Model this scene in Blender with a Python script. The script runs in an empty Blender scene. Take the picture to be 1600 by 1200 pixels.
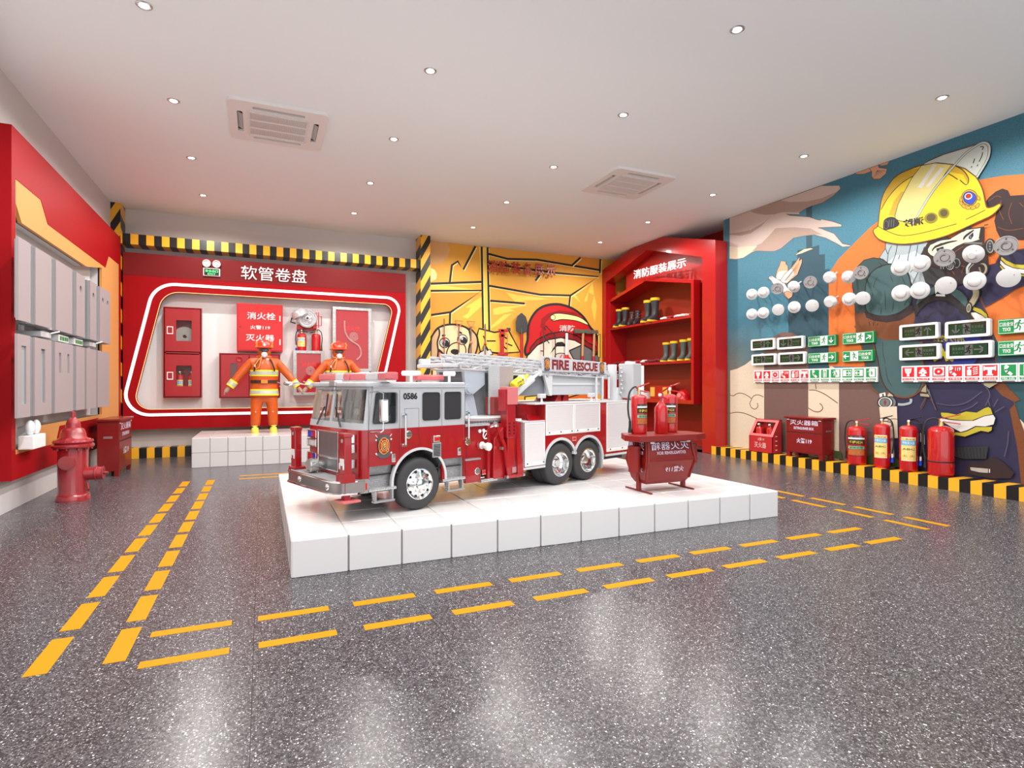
# Fire-safety exhibition hall: fire truck on a white tiled platform, equipment walls and murals.
import bpy, math, random
from mathutils import Vector, Matrix
random.seed(7)
C = bpy.context.scene.collection
R = math.radians
H = 4.12                       # ceiling height
XL, XR, YB = -2.21, 7.47, 11.20  # left wall, right wall, back wall

# ---------------------------------------------------------------- camera, world, exposure
F_PX, YAW, CAM_Z, HORIZON = 888.9, R(23.72), 1.2, 602.0
cam_d = bpy.data.cameras.new('camera'); cam_d.sensor_width = 36.0
cam_d.lens = 36.0 * F_PX / 1600.0
cam_d.shift_y = (HORIZON - 600.0) / 1600.0
cam_d.clip_start = 0.05
cam = bpy.data.objects.new('camera', cam_d); C.objects.link(cam)
cam.location = (0, 0, CAM_Z); cam.rotation_euler = (R(90), 0, -YAW)
bpy.context.scene.camera = cam
sc = bpy.context.scene
sc.view_settings.view_transform = 'Standard'; sc.view_settings.look = 'None'
sc.view_settings.exposure = -0.58; sc.view_settings.gamma = 1.0
sc.view_settings.use_curve_mapping = False
world = bpy.data.worlds.new('world'); sc.world = world; world.use_nodes = True
bg = world.node_tree.nodes['Background']
bg.inputs['Color'].default_value = (.97, 0.985, 1.0, 1); bg.inputs['Strength'].default_value = 2.6
SPOT_W = 192.0
LAMPS = [(x, y) for x in (-.83, 1.43, 3.57, 6.32) for y in (1.93, 3.53, 5.14, 6.74, 8.34, 9.91)]
def add_spot(x, y, z):
    l = bpy.data.lights.new('downlight_beam', 'SPOT'); l.energy = SPOT_W
    l.color = (1.0, .965, .92); l.spot_size = R(165); l.spot_blend = .5; l.shadow_soft_size = .045
    o = bpy.data.objects.new('downlight_beam', l); C.objects.link(o); o.location = (x, y, z)
for lx, ly in LAMPS: add_spot(lx, ly, H - .03)

# ---------------------------------------------------------------- points on the room's planes
def ray(px, py):
    u = (px - 800) / F_PX; v = (HORIZON - py) / F_PX
    return Vector((math.sin(YAW) + u * math.cos(YAW), math.cos(YAW) - u * math.sin(YAW), v))
EYE = Vector((0, 0, CAM_Z))
def onx(px, py, x): d = ray(px, py); return EYE + d * (x / d.x)
def ony(px, py, y): d = ray(px, py); return EYE + d * (y / d.y)
def onz(px, py, z): d = ray(px, py); return EYE + d * ((z - CAM_Z) / d.z)

# ---------------------------------------------------------------- materials
MATS = {}
def mat(name, col, rough=.5, metal=0., emit=0., spec=.5, coat=0., trans=0., alpha=1., bump=0., bscale=60., noise=0., nscale=20., ior=1.45):
    if name in MATS: return MATS[name]
    m = bpy.data.materials.new(name); m.use_nodes = True; nt = m.node_tree; b = nt.nodes['Principled BSDF']
    c = tuple(col[:3]) + (1,)
    b.inputs['Base Color'].default_value = c; b.inputs['Roughness'].default_value = rough
    b.inputs['Metallic'].default_value = metal; b.inputs['Specular IOR Level'].default_value = spec
    b.inputs['Coat Weight'].default_value = coat; b.inputs['Transmission Weight'].default_value = trans
    b.inputs['Alpha'].default_value = alpha; b.inputs['IOR'].default_value = ior
    if emit: b.inputs['Emission Color'].default_value = c; b.inputs['Emission Strength'].default_value = emit
    tc = nt.nodes.new('ShaderNodeTexCoord')
    if noise:
        n = nt.nodes.new('ShaderNodeTexNoise'); n.inputs['Scale'].default_value = nscale; n.inputs['Detail'].default_value = 4
        mr = nt.nodes.new('ShaderNodeMapRange'); mr.inputs['To Min'].default_value = 1 - noise; mr.inputs['To Max'].default_value = 1 + noise
        mx = nt.nodes.new('ShaderNodeVectorMath'); mx.operation = 'SCALE'; mx.inputs[0].default_value = c[:3]
        nt.links.new(tc.outputs['Object'], n.inputs['Vector']); nt.links.new(n.outputs['Fac'], mr.inputs['Value'])
        nt.links.new(mr.outputs['Result'], mx.inputs['Scale']); nt.links.new(mx.outputs['Vector'], b.inputs['Base Color'])
    if bump:
        n2 = nt.nodes.new('ShaderNodeTexNoise'); n2.inputs['Scale'].default_value = bscale; n2.inputs['Detail'].default_value = 3
        bp = nt.nodes.new('ShaderNodeBump'); bp.inputs['Strength'].default_value = bump; bp.inputs['Distance'].default_value = .01
        nt.links.new(tc.outputs['Object'], n2.inputs['Vector']); nt.links.new(n2.outputs['Fac'], bp.inputs['Height']); nt.links.new(bp.outputs['Normal'], b.inputs['Normal'])
    MATS[name] = m; return m
def lin(r, g, b):
    f = lambda c: (c / 255 / 12.92) if c <= 10 else ((c / 255 + .055) / 1.055) ** 2.4
    return (f(r), f(g), f(b))
def nd(nt, t, **k):
    n = nt.nodes.new(t)
    for a, v in k.items():
        if a == 'op': n.operation = v
        else: n.inputs[int(a[1:])].default_value = v
    return n
def hazard(name, coef, period, phase, duty=.5, bright=1.):
    """Yellow and black bands painted on: coordinate = coef . position, position in metres."""
    m = bpy.data.materials.new(name); m.use_nodes = True; nt = m.node_tree; b = nt.nodes['Principled BSDF']
    g = nt.nodes.new('ShaderNodeNewGeometry')
    d = nd(nt, 'ShaderNodeVectorMath', op='DOT_PRODUCT', _1=coef)
    a = nd(nt, 'ShaderNodeMath', op='SUBTRACT', _1=phase); q = nd(nt, 'ShaderNodeMath', op='DIVIDE', _1=period)
    f = nd(nt, 'ShaderNodeMath', op='FRACT'); s = nd(nt, 'ShaderNodeMath', op='LESS_THAN', _1=duty)
    mx = nt.nodes.new('ShaderNodeMix'); mx.data_type = 'RGBA'
    mx.inputs['A'].default_value = (.008, .007, .007, 1); mx.inputs['B'].default_value = (.86 * bright, .42 * bright, .02, 1)
    L = nt.links.new
    L(g.outputs['Position'], d.inputs[0]); L(d.outputs['Value'], a.inputs[0]); L(a.outputs[0], q.inputs[0]); L(q.outputs[0], f.inputs[0]); L(f.outputs[0], s.inputs[0])
    L(s.outputs[0], mx.inputs['Factor']); L(mx.outputs['Result'], b.inputs['Base Color']); b.inputs['Roughness'].default_value = .35
    return m
WALL = mat('wall_paint', (.62, .60, .59), .75, bump=.02, bscale=150)
CEIL = mat('ceiling_paint', (.90, .925, .94), .8, bump=.02, bscale=120)
WHITE = mat('white_plastic', (.82, .82, .82), .35)
WPAINT = mat('white_enamel', (.80, .81, .82), .22, coat=.4)
RED = mat('red_lacquer', (.50, .006, .006), .3, coat=.3)
REDM = mat('red_matt_panel', (.32, .005, .008), .5, spec=.1)
DRED = mat('dark_red_panel', (.36, .012, .012), .4)
BLACK = mat('black_plastic', (.012, .012, .012), .4)
RUB = mat('black_rubber', (.045, .045, .047), .62, bump=.1, bscale=200)
CHROME = mat('chrome', (.82, .82, .82), .10, metal=1)
STEEL = mat('brushed_steel', (.55, .55, .56), .32, metal=1)
GREY = mat('grey_enamel', (.36, .37, .38), .4)
LGREY = mat('light_grey_enamel', (.60, .61, .63), .35)
YEL = mat('bright_yellow', (.85, .62, .02), .4)
GLASS = mat('clear_glass', (.9, .95, .95), .03, trans=1., alpha=.35)

# ---------------------------------------------------------------- mesh building
class MB:
    def __init__(s): s.v = []; s.f = []; s.m = []
    def add(s, vs, fs, m=0):
        o = len(s.v); s.v += [tuple(p) for p in vs]; s.f += [tuple(i + o for i in f) for f in fs]; s.m += [m] * len(fs); return s
    def poly(s, pts, m=0): return s.add(pts, [tuple(range(len(pts)))], m)
    def box(s, x0, x1, y0, y1, z0, z1, m=0, M=None):
        vs = [Vector((x, y, z)) for z in (z0, z1) for y in (y0, y1) for x in (x0, x1)]
        if M is not None: vs = [M @ v for v in vs]
        return s.add(vs, [(0, 2, 3, 1), (4, 5, 7, 6), (0, 1, 5, 4), (2, 6, 7, 3), (0, 4, 6, 2), (1, 3, 7, 5)], m)
    def prism(s, pts, d, m=0, side=None):
        """pts: 3-D outline, d: extrusion vector"""
        n = len(pts); d = Vector(d); a = [Vector(p) for p in pts]; b = [p + d for p in a]
        o = len(s.v); s.v += [tuple(p) for p in a + b]
        s.f += [tuple(o + i for i in range(n))[::-1], tuple(o + n + i for i in range(n))]; s.m += [m, m]
        for i in range(n):
            j = (i + 1) % n; s.f.append((o + i, o + j, o + n + j, o + n + i)); s.m.append(m if side is None else side)
        return s
    def ring(s, outer, inner, d, m=0):
        """frame between two outlines with the same vertex count, extruded by d"""
        n = len(outer); d = Vector(d); O = [Vector(p) for p in outer]; I = [Vector(p) for p in inner]
        vs = O + I + [p + d for p in O] + [p + d for p in I]; fs = []
        for i in range(n):
            j = (i + 1) % n
            fs += [(i, i + n, j + n, j), (i + 2 * n, j + 2 * n, j + 3 * n, i + 3 * n), (i, j, j + 2 * n, i + 2 * n), (i + n, i + 3 * n, j + 3 * n, j + n)]
        return s.add(vs, fs, m)
    def cyl(s, p0, p1, r0, r1=None, n=24, m=0, cap=True):
        r1 = r0 if r1 is None else r1; p0 = Vector(p0); p1 = Vector(p1); w = (p1 - p0).normalized()
        u = w.orthogonal().normalized(); v = w.cross(u); vs = []
        for p, r in ((p0, r0), (p1, r1)):
            for i in range(n): a = 2 * math.pi * i / n; vs.append(p + (u * math.cos(a) + v * math.sin(a)) * r)
        fs = [(i, (i + 1) % n, n + (i + 1) % n, n + i) for i in range(n)]
        if cap: fs += [tuple(range(n))[::-1], tuple(range(n, 2 * n))]
        return s.add(vs, fs, m)
    def lathe(s, prof, c=(0, 0, 0), ax=(0, 0, 1), n=32, m=0, cap=True, sx=1.):
        """prof: (radius, height) list; m may be a function of the segment index"""
        c = Vector(c); w = Vector(ax).normalized(); u = w.orthogonal().normalized(); v = w.cross(u); vs = []; o = len(s.v)
        for r, h in prof:
            for i in range(n): a = 2 * math.pi * i / n; vs.append(c + w * h + (u * math.cos(a) * sx + v * math.sin(a)) * r)
        s.v += [tuple(p) for p in vs]
        for k in range(len(prof) - 1):
            for i in range(n):
                s.f.append((o + k * n + i, o + k * n + (i + 1) % n, o + (k + 1) * n + (i + 1) % n, o + (k + 1) * n + i)); s.m.append(m(k) if callable(m) else m)
        if cap:
            s.f.append(tuple(o + i for i in range(n))[::-1]); s.m.append(m(0) if callable(m) else m)
            k = len(prof) - 1; s.f.append(tuple(o + k * n + i for i in range(n))); s.m.append(m(k - 1) if callable(m) else m)
        return s
    def tube(s, pts, r, n=10, m=0, rr=None, closed=False):
        P = [Vector(p) for p in pts]; k = len(P); vs = []; prev = None
        for i, p in enumerate(P):
            if closed: t = (P[(i + 1) % k] - P[i - 1]).normalized()
            else: t = ((P[min(i + 1, k - 1)] - P[max(i - 1, 0)])).normalized()
            if prev is None: u = t.orthogonal().normalized()
            else:
                u = prev - t * prev.dot(t); u = u.normalized() if u.length > 1e-6 else t.orthogonal().normalized()
            prev = u; w = t.cross(u); q = rr[i] if rr else r
            for j in range(n): a = 2 * math.pi * j / n; vs.append(p + (u * math.cos(a) + w * math.sin(a)) * q)
        fs = []
        for i in range(k if closed else k - 1):
            i2 = (i + 1) % k
            for j in range(n): fs.append((i * n + j, i * n + (j + 1) % n, i2 * n + (j + 1) % n, i2 * n + j))
        if not closed: fs += [tuple(range(n))[::-1], tuple(range((k - 1) * n, k * n))]
        return s.add(vs, fs, m)
    def ball(s, c, r, n=20, k=12, m=0, sz=(1, 1, 1), z0=-1., z1=1.):
        c = Vector(c); vs = []; a0 = math.asin(max(-1, z0)); a1 = math.asin(min(1, z1)); fs = []
        for i in range(k + 1):
            t = a0 + (a1 - a0) * i / k
            for j in range(n):
                a = 2 * math.pi * j / n; vs.append(c + Vector((math.cos(t) * math.cos(a) * r * sz[0], math.cos(t) * math.sin(a) * r * sz[1], math.sin(t) * r * sz[2])))
        for i in range(k):
            for j in range(n): fs.append((i * n + j, i * n + (j + 1) % n, (i + 1) * n + (j + 1) % n, (i + 1) * n + j))
        fs += [tuple(range(n))[::-1], tuple(range(k * n, k * n + n))]
        return s.add(vs, fs, m)
    def xf(s, M):
        s.v = [tuple(M @ Vector(p)) for p in s.v]; return s
    def build(s, name, mats, parent=None, smooth=35, bevel=0., seg=2, loc=None, rz=0., label=None):
        me = bpy.data.meshes.new(name); me.from_pydata(s.v, [], s.f)
        if not isinstance(mats, (list, tuple)): mats = [mats]
        for q in mats: me.materials.append(q)
        me.polygons.foreach_set('material_index', s.m); me.update()
        if smooth:
            me.polygons.foreach_set('use_smooth', [True] * len(me.polygons)); me.set_sharp_from_angle(angle=R(smooth))
        o = bpy.data.objects.new(name, me); C.objects.link(o)
        if parent is not None: o.parent = parent
        if loc is not None: o.location = loc
        o.rotation_euler.z = rz
        if bevel:
            b = o.modifiers.new('bevel', 'BEVEL'); b.width = bevel; b.segments = seg; b.limit_method = 'ANGLE'; b.angle_limit = R(40)
        if label: o['label'] = label
        return o
def tag(o, label=None, cat=None, group=None, kind=None):
    if label: o['label'] = label
    if cat: o['category'] = cat
    if group: o['group'] = group
    if kind: o['kind'] = kind
    return o
def thing(name, loc=(0, 0, 0), rz=0., label=None, cat=None, group=None):
    o = bpy.data.objects.new(name, None); C.objects.link(o); o.location = loc; o.rotation_euler.z = rz
    o.empty_display_size = .1
    return tag(o, label, cat, group)
def copy_tree(o, parent=None):
    c = o.copy(); C.objects.link(c); c.parent = parent
    for ch in list(o.children): copy_tree(ch, c)
    return c
def struct(mb, name, mats, **k):
    o = mb.build(name, mats, **k); o['kind'] = 'structure'; return o
_tc = {}
def text_mesh(s, bold=0., ext=0.):
    k = (s, bold, ext)
    if k not in _tc:
        cu = bpy.data.curves.new('lettering', 'FONT'); cu.body = s; cu.size = 1; cu.resolution_u = 3; cu.offset = bold; cu.extrude = ext
        ob = bpy.data.objects.new('lettering', cu); me = bpy.data.meshes.new_from_object(ob)
        vs = [v.co.copy() for v in me.vertices]; fs = [tuple(p.vertices) for p in me.polygons]
        bpy.data.objects.remove(ob); bpy.data.meshes.remove(me)
        if vs:
            x0 = min(v.x for v in vs); x1 = max(v.x for v in vs); y0 = min(v.y for v in vs); y1 = max(v.y for v in vs)
        else: x0 = y0 = 0; x1 = y1 = 1
        _tc[k] = ([Vector(((v.x - x0) / (x1 - x0), (v.y - y0) / (y1 - y0), v.z)) for v in vs], fs)
    return _tc[k]
def text_into(mb, s, o, u, v, m=0, bold=0., ext=0., depth=0.):
    """fit the text to the parallelogram o + a*u + b*v (a, b in 0..1); depth = half thickness along the normal"""
    vs, fs = text_mesh(s, bold, 1. if depth else 0.)
    o = Vector(o); u = Vector(u); v = Vector(v); n = u.cross(v).normalized()
    mb.add([o + u * p.x + v * p.y + n * (p.z * depth) for p in vs], fs, m); return mb
# ================================================================ the room
from mathutils.geometry import tessellate_polygon
YF = -1.2                       # where the modelled hall opens towards the visitor
def plate(mb, outer, holes, d, m=0):
    """flat board with holes, extruded by d (outline points are 3-D and coplanar)"""
    loops = [[Vector(p) for p in outer]] + [[Vector(p) for p in h] for h in holes]
    d = Vector(d); flat = [p for l in loops for p in l]; n = len(flat)
    tris = tessellate_polygon(loops)
    fs = [tuple(t) for t in tris] + [tuple(i + n for i in t)[::-1] for t in tris]; o = 0
    for l in loops:
        k = len(l); fs += [(o + i, o + (i + 1) % k, n + o + (i + 1) % k, n + o + i) for i in range(k)]; o += k
    mb.add(flat + [p + d for p in flat], fs, m); return mb
def rounded(pts, rad, n=10):
    """2-D outline with rounded corners"""
    out = []; k = len(pts)
    for i in range(k):
        p = Vector(pts[i]); a = Vector(pts[i - 1]) - p; b = Vector(pts[(i + 1) % k]) - p
        r = rad[i] if isinstance(rad, (list, tuple)) else rad
        a.normalize(); b.normalize(); half = a.angle(b) / 2; t = r / math.tan(half)
        c = p + (a + b).normalized() * (r / math.sin(half)); s = p + a * t - c; e = p + b * t - c
        a0 = math.atan2(s.y, s.x); a1 = math.atan2(e.y, e.x); da = (a1 - a0 + math.pi) % (2 * math.pi) - math.pi
        for j in range(n + 1): q = a0 + da * j / n; out.append((c.x + r * math.cos(q), c.y + r * math.sin(q)))
    return out
# terrazzo floor
def terrazzo():
    m = bpy.data.materials.new('terrazzo'); m.use_nodes = True; nt = m.node_tree; b = nt.nodes['Principled BSDF']; L = nt.links.new
    tc = nt.nodes.new('ShaderNodeTexCoord'); mp = tc.outputs['Object']
    def chips(scale, size, seed, dens):
        off = nd(nt, 'ShaderNodeVectorMath', op='ADD', _1=(seed, seed * 2.3, 0)); L(mp, off.inputs[0])
        nz = nd(nt, 'ShaderNodeTexNoise', _2=scale * 2.2); L(off.outputs[0], nz.inputs['Vector'])
        ad = nd(nt, 'ShaderNodeVectorMath', op='MULTIPLY_ADD', _1=(.010, .010, 0)); L(nz.outputs['Color'], ad.inputs[0]); L(off.outputs[0], ad.inputs[2])
        v = nt.nodes.new('ShaderNodeTexVoronoi'); v.inputs['Scale'].default_value = scale; L(ad.outputs[0], v.inputs['Vector'])
        lt = nd(nt, 'ShaderNodeMath', op='LESS_THAN', _1=size); L(v.outputs['Distance'], lt.inputs[0])
        sp = nt.nodes.new('ShaderNodeSeparateColor'); L(v.outputs['Color'], sp.inputs[0])
        g = nd(nt, 'ShaderNodeMath', op='LESS_THAN', _1=dens); L(sp.outputs[0], g.inputs[0])
        mu = nd(nt, 'ShaderNodeMath', op='MULTIPLY'); L(lt.outputs[0], mu.inputs[0]); L(g.outputs[0], mu.inputs[1])
        return mu.outputs[0], sp.outputs[1]
    base = nt.nodes.new('ShaderNodeTexVoronoi'); base.inputs['Scale'].default_value = 120; L(mp, base.inputs['Vector'])
    sp = nt.nodes.new('ShaderNodeSeparateColor'); L(base.outputs['Color'], sp.inputs[0])
    cr = nt.nodes.new('ShaderNodeValToRGB'); L(sp.outputs[0], cr.inputs[0])
    e = cr.color_ramp.elements; e[0].position = 0; e[0].color = (.022, .018, .020, 1); e[1].position = 1; e[1].color = (.11, .10, .108, 1)
    x = e.new(.5); x.color = (.048, .042, .047, 1)
    cur = cr.outputs['Color']
    for scale, size, seed, dens, col in ((220, .40, 3.1, .36, (.17, .17, .18, 1)), (140, .33, 9.7, .30, (.33, .33, .34, 1)), (92, .28, 5.2, .18, (.50, .50, .52, 1)), (54, .21, 1.2, .10, (.62, .62, .64, 1))):
        f, _ = chips(scale, size, seed, dens)
        mx = nt.nodes.new('ShaderNodeMix'); mx.data_type = 'RGBA'; mx.inputs['B'].default_value = col
        L(f, mx.inputs['Factor']); L(cur, mx.inputs['A']); cur = mx.outputs['Result']
    # thin joints every 0.835 m
    sx = nt.nodes.new('ShaderNodeSeparateXYZ'); L(mp, sx.inputs[0])
    a = nd(nt, 'ShaderNodeMath', op='ADD', _1=.0375 + .835 * 10); q = nd(nt, 'ShaderNodeMath', op='DIVIDE', _1=.835); f = nd(nt, 'ShaderNodeMath', op='FRACT'); t = nd(nt, 'ShaderNodeMath', op='LESS_THAN', _1=.0036)
    L(sx.outputs[0], a.inputs[0]); L(a.outputs[0], q.inputs[0]); L(q.outputs[0], f.inputs[0]); L(f.outputs[0], t.inputs[0])
    mx = nt.nodes.new('ShaderNodeMix'); mx.data_type = 'RGBA'; mx.inputs['B'].default_value = (.01, .01, .01, 1)
    L(t.outputs[0], mx.inputs['Factor']); L(cur, mx.inputs['A']); L(mx.outputs['Result'], b.inputs['Base Color'])
    n2 = nd(nt, 'ShaderNodeTexNoise', _2=110); bp = nt.nodes.new('ShaderNodeBump'); bp.inputs['Strength'].default_value = .08; bp.inputs['Distance'].default_value = .004
    L(mp, n2.inputs['Vector']); L(n2.outputs['Fac'], bp.inputs['Height']); L(bp.outputs['Normal'], b.inputs['Normal'])
    b.inputs['Roughness'].default_value = .25; b.inputs['Specular IOR Level'].default_value = .25
    return m
TERR = terrazzo()
struct(MB().box(XL - .2, 8.6, YF, YB + .2, -.1, 0), 'floor', TERR, smooth=0)
struct(MB().box(XL - .2, 8.6, YF, YB + .2, H, H + .12), 'ceiling', CEIL, smooth=0)
struct(MB().box(XL - .2, XL, YF, YB, 0, H), 'wall_left', WALL, smooth=0)
struct(MB().box(XL - .2, 3.0, YB, YB + .2, 0, H), 'wall_back', WALL, smooth=0)
ORW = mat('orange_wall_paint', (.80, .42, .10), .5)
struct(MB().box(3.0, 8.5, YB, YB + .2, 0, H), 'wall_back_orange', ORW, smooth=0)
struct(MB().box(XR, XR + .9, YF, 7.7, 0, H), 'wall_right', WALL, smooth=0)
struct(MB().box(7.95, 8.1, 7.7, YB, 0, H), 'wall_alcove', DRED, smooth=0)
# striped pillars, beam and kerbs
HZ_SIDE = hazard('hazard_pillar_side', (0, .27, 1), .43, .86)
HZ_FRONT = hazard('hazard_pillar_front', (-1.86, 0, 1), .4225, 3.424 - 1.86 * 2.821)
def pillar(x0, x1, y0, name):
    mb = MB(); mb.box(x0, x1, y0, YB, 0, H, 1); mb.m[2] = 0
    return struct(mb, name, [HZ_FRONT, HZ_SIDE], smooth=0)
pillar(2.82, 3.012, 10.82, 'pillar_back')
pillar(XL, -2.075, 10.86, 'pillar_corner')
HZ_BEAM = hazard('hazard_beam', (1, 0, 0), .2175, -1.939)
struct(MB().box(-2.075, 2.82, 10.85, YB, 3.475, 3.64), 'beam_back', HZ_BEAM, smooth=0)
HZ_KB = hazard('hazard_kerb_back', (1, 0, 0), .2185, -1.955)
struct(MB().box(-2.21, 2.82, 10.99, YB, 0, .168), 'kerb_back', HZ_KB, smooth=0)
HZ_KR = hazard('hazard_kerb_right', (0, -1, 0), .2203, -7.69)
struct(MB().box(7.18, XR, YF, 7.70, 0, .140), 'kerb_right', HZ_KR, smooth=0)
# yellow floor dashes
YPAINT = mat('yellow_floor_paint', (.54, .235, .002), .6, spec=.12)
def dashes(name, rects, label):
    t = thing(name, (0, 0, 0)); t['kind'] = 'structure'; t['label'] = label
    for r in rects: MB().box(*r, 0, .0012).build('marking', YPAINT, t, smooth=0)
    return t
def qd(px, py): p = onz(px, py, 0); return p.x, p.y
front = []
for k, (a, b) in enumerate(((220, 358), (403.5, 526.5))): pass
x = -.489
def row(y0, y1, xs): return [(a, b, y0, y1) for a, b in xs]
def span(pts, py): return [(onz(a, pa, 0).x, onz(b, pb, 0).x) for a, pa, b, pb in pts]
# the two front rows, traced at their near edges
r2 = span([(214, 1045.8, 357.5, 1021), (404, 1013, 527.5, 992.5), (571, 985.5, 675.5, 966), (711, 961, 804.5, 945), (839.5, 939.5, 921, 925.5), (950, 920.5, 1024.5, 908), (1050, 903.7, 1117, 892.5), (1138.5, 888.5, 1200, 878), (1222, 874, 1278.5, 865), (1300, 861.5, 1346.5, 853.5), (1362, 850.5, 1410, 842)], 0)
r1 = span([(233.7, 996.7, 361.7, 977.5), (403, 971.5, 514.5, 954), (554, 948.5, 650, 933), (683.5, 929, 771, 915), (801, 911, 878.5, 898), (907.5, 894.5, 975.5, 883.5), (1002, 880, 1064, 870), (1087, 867.5, 1143.5, 857.5), (1164.5, 855, 1217, 846.5), (1238, 844, 1284.5, 836), (1303, 834, 1347.5, 826.5)], 0)
dashes('floor_marking', row(2.838, 2.905, r2) + row(3.168, 3.235, r1), 'double row of yellow dashes on the floor in front of the platform')
ys = []
dy = [(1059, 1000), (987.5, 944.5), (935, 902.7), (895.5, 869.5), (864, 842.5), (838.3, 821.5), (818, 803.8), (800.3, 788), (785.3, 775), (772, 763.5), (761, 753.2)]
for n0, f0 in dy: ys.append((onz(33.5 + (1059 - n0) * .8, n0, 0).y, onz(33.5 + (1059 - f0) * .8, f0, 0).y))
dashes('floor_marking', [(-.905, -.82, a, b) for a, b in ys] + [(-.63, -.545, a, b) for a, b in ys], 'double column of yellow dashes on the floor left of the platform')
bk = [(-.27, .42), (.62, 1.3), (1.5, 2.2), (2.4, 3.1), (3.3, 4.0), (4.2, 4.6)]
yb0 = onz(357, 750, 0).y; yb1 = onz(359, 745, 0).y
dashes('floor_marking', [(a, b, yb0, yb0 + .06) for a, b in bk] + [(a, b, yb1, yb1 + .06) for a, b in bk], 'double row of thin yellow dashes between platform and white pedestal')
def zz(x, y): return onz(1120 + x / 3.333, 680 + y / 3.333, 0)
s1 = [(zz(970, 428), zz(1200, 475)), (zz(712, 374), zz(910, 414)), (zz(495, 326), zz(665, 362)), (zz(320, 288), zz(455, 318))]
s2 = [(zz(870, 443), zz(1090, 492)), (zz(612, 387), zz(805, 429)), (zz(398, 338), zz(565, 374)), (zz(210, 297), zz(360, 327))]
xa = sum(p.x + q.x for p, q in s1) / 8; xb = sum(p.x + q.x for p, q in s2) / 8
dashes('floor_marking', [(xa - .03, xa + .035, q.y, p.y) for p, q in s1] + [(xb - .03, xb + .035, q.y, p.y) for p, q in s2], 'double line of yellow dashes on the floor right of the platform')

# ================================================================ ceiling fittings
LAMPM = mat('lamp_glow', (1, .98, .95), .5, emit=14)
def downlight(x, y):
    t = thing('downlight', (x, y, H), 0, 'round recessed ceiling spotlight with a grey metal ring', 'ceiling light', 'recessed ceiling spotlights')
    MB().lathe([(.058, 0), (.058, -.004), (.052, -.008), (.044, -.006), (.043, 0)], n=28, cap=False).build('trim_ring', STEEL, t)
    MB().lathe([(.043, -.002), (.036, -.004), (.034, -.0035), (.0005, -.0035)], n=24, m=lambda k: 0 if k < 1 else 1, cap=False).build('lens', [CHROME, LAMPM], t)
    return t
first = downlight(*LAMPS[2])
for i, (x, y) in enumerate(LAMPS):
    if i == 2: continue
    c = copy_tree(first); c.location = (x, y, H)
def aircon(x0, x1, y0, y1, lab):
    w = x1 - x0; d = y1 - y0
    t = thing('air_conditioner', ((x0 + x1) / 2, (y0 + y1) / 2, H), 0, lab, 'air conditioner', 'square ceiling air conditioners')
    ACW = mat('aircon_plastic', (.80, .77, .755), .4)
    b = MB(); hw, hd = w / 2, d / 2
    def rc(s, r): return [(p[0], p[1]) for p in rounded([(-hw * s, -hd * s), (hw * s, -hd * s), (hw * s, hd * s), (-hw * s, hd * s)], r, 6)]
    slots = []
    sl, sw, off = .26, .028, .385
    for (cx, cy, a, c_) in ((0, off, sl, sw), (0, -off, sl, sw), (off, 0, sw, sl), (-off, 0, sw, sl)):
        slots.append([(x, y, -.03) for x, y in rounded([(cx - a, cy - c_), (cx + a, cy - c_), (cx + a, cy + c_), (cx - a, cy + c_)], .02, 4)])
    plate(b, [(x, y, -.03) for x, y in rc(1, .06)], slots, (0, 0, .03)); b.build('panel', ACW, t, smooth=20)
    MB().ring([(x, y, -.031) for x, y in rc(.64, .03)], [(x, y, -.031) for x, y in rc(.62, .03)], (0, 0, -.004)).build('grille_frame', ACW, t)
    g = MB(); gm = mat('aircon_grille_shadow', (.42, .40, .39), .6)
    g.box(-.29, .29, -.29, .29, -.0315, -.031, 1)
    for i in range(46): xx = -.285 + i * .57 / 45; g.box(xx - .0035, xx + .0035, -.29, .29, -.037, -.031)
    for yy in (-.29, -.1, .1, .29): g.box(-.29, .29, yy - .012, yy + .012, -.039, -.031)
    g.build('return_grille', [ACW, gm], t, smooth=0)
    vm = mat('aircon_vane', (.45, .44, .44), .5)
    for (cx, cy, a, c_) in ((0, off, sl, sw), (0, -off, sl, sw), (off, 0, sw, sl), (-off, 0, sw, sl)):
        v = MB(); tilt = Matrix.Translation((cx, cy, -.016)) @ (Matrix.Rotation(R(28 if cy >= 0 and cx == 0 else -28), 4, 'X') if cx == 0 else Matrix.Rotation(R(28), 4, 'Y'))
        v.box(-a * .96, a * .96, -c_ * .75, c_ * .75, -.003, .003, 0, tilt); v.build('vane', vm, t, smooth=0)
        MB().box(cx - a, cx + a, cy - c_, cy + c_, -.004, -.001).build('air_slot', BLACK, t, smooth=0)
    return t
aircon(-.327, .662, 6.39, 7.41, 'larger looking square white ceiling air conditioner above the left half of the hall')
aircon(4.335, 5.325, 6.36, 7.35, 'square white ceiling air conditioner above the right half of the hall')

# ================================================================ back wall display: red frame with the rounded slanted opening
PY = 10.95
inner = rounded([(-1.50, 2.758), (2.33, 2.758), (1.862, .80), (-1.94, .80)], [.30, .16, .16, .22])
wh = [(-1.64, 2.903), (2.51, 2.903), (2.02, .69), (-2.13, .69)]
HDR = mat('header_dark_red', (.17, .010, .011), .5, spec=.2)
board = thing('display_board', (0, 0, 0), 0, 'big red wall frame with a slanted rounded opening and white light strip', 'display board')
b = MB(); plate(b, [(-2.06, PY, .478), (2.557, PY, .478), (2.557, PY, 2.99), (-2.06, PY, 2.99)], [[(x, PY, z) for x, z in inner]], (0, .13, 0))
b.build('frame_panel', REDM, board, smooth=25)
MB().box(-2.06, 2.557, PY, PY + .13, 2.992, 3.36).build('header', HDR, board, smooth=0, label='dark red header band carrying the title')
WS = mat('white_light_strip', (1, 1, 1), .5, emit=.9)
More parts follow.
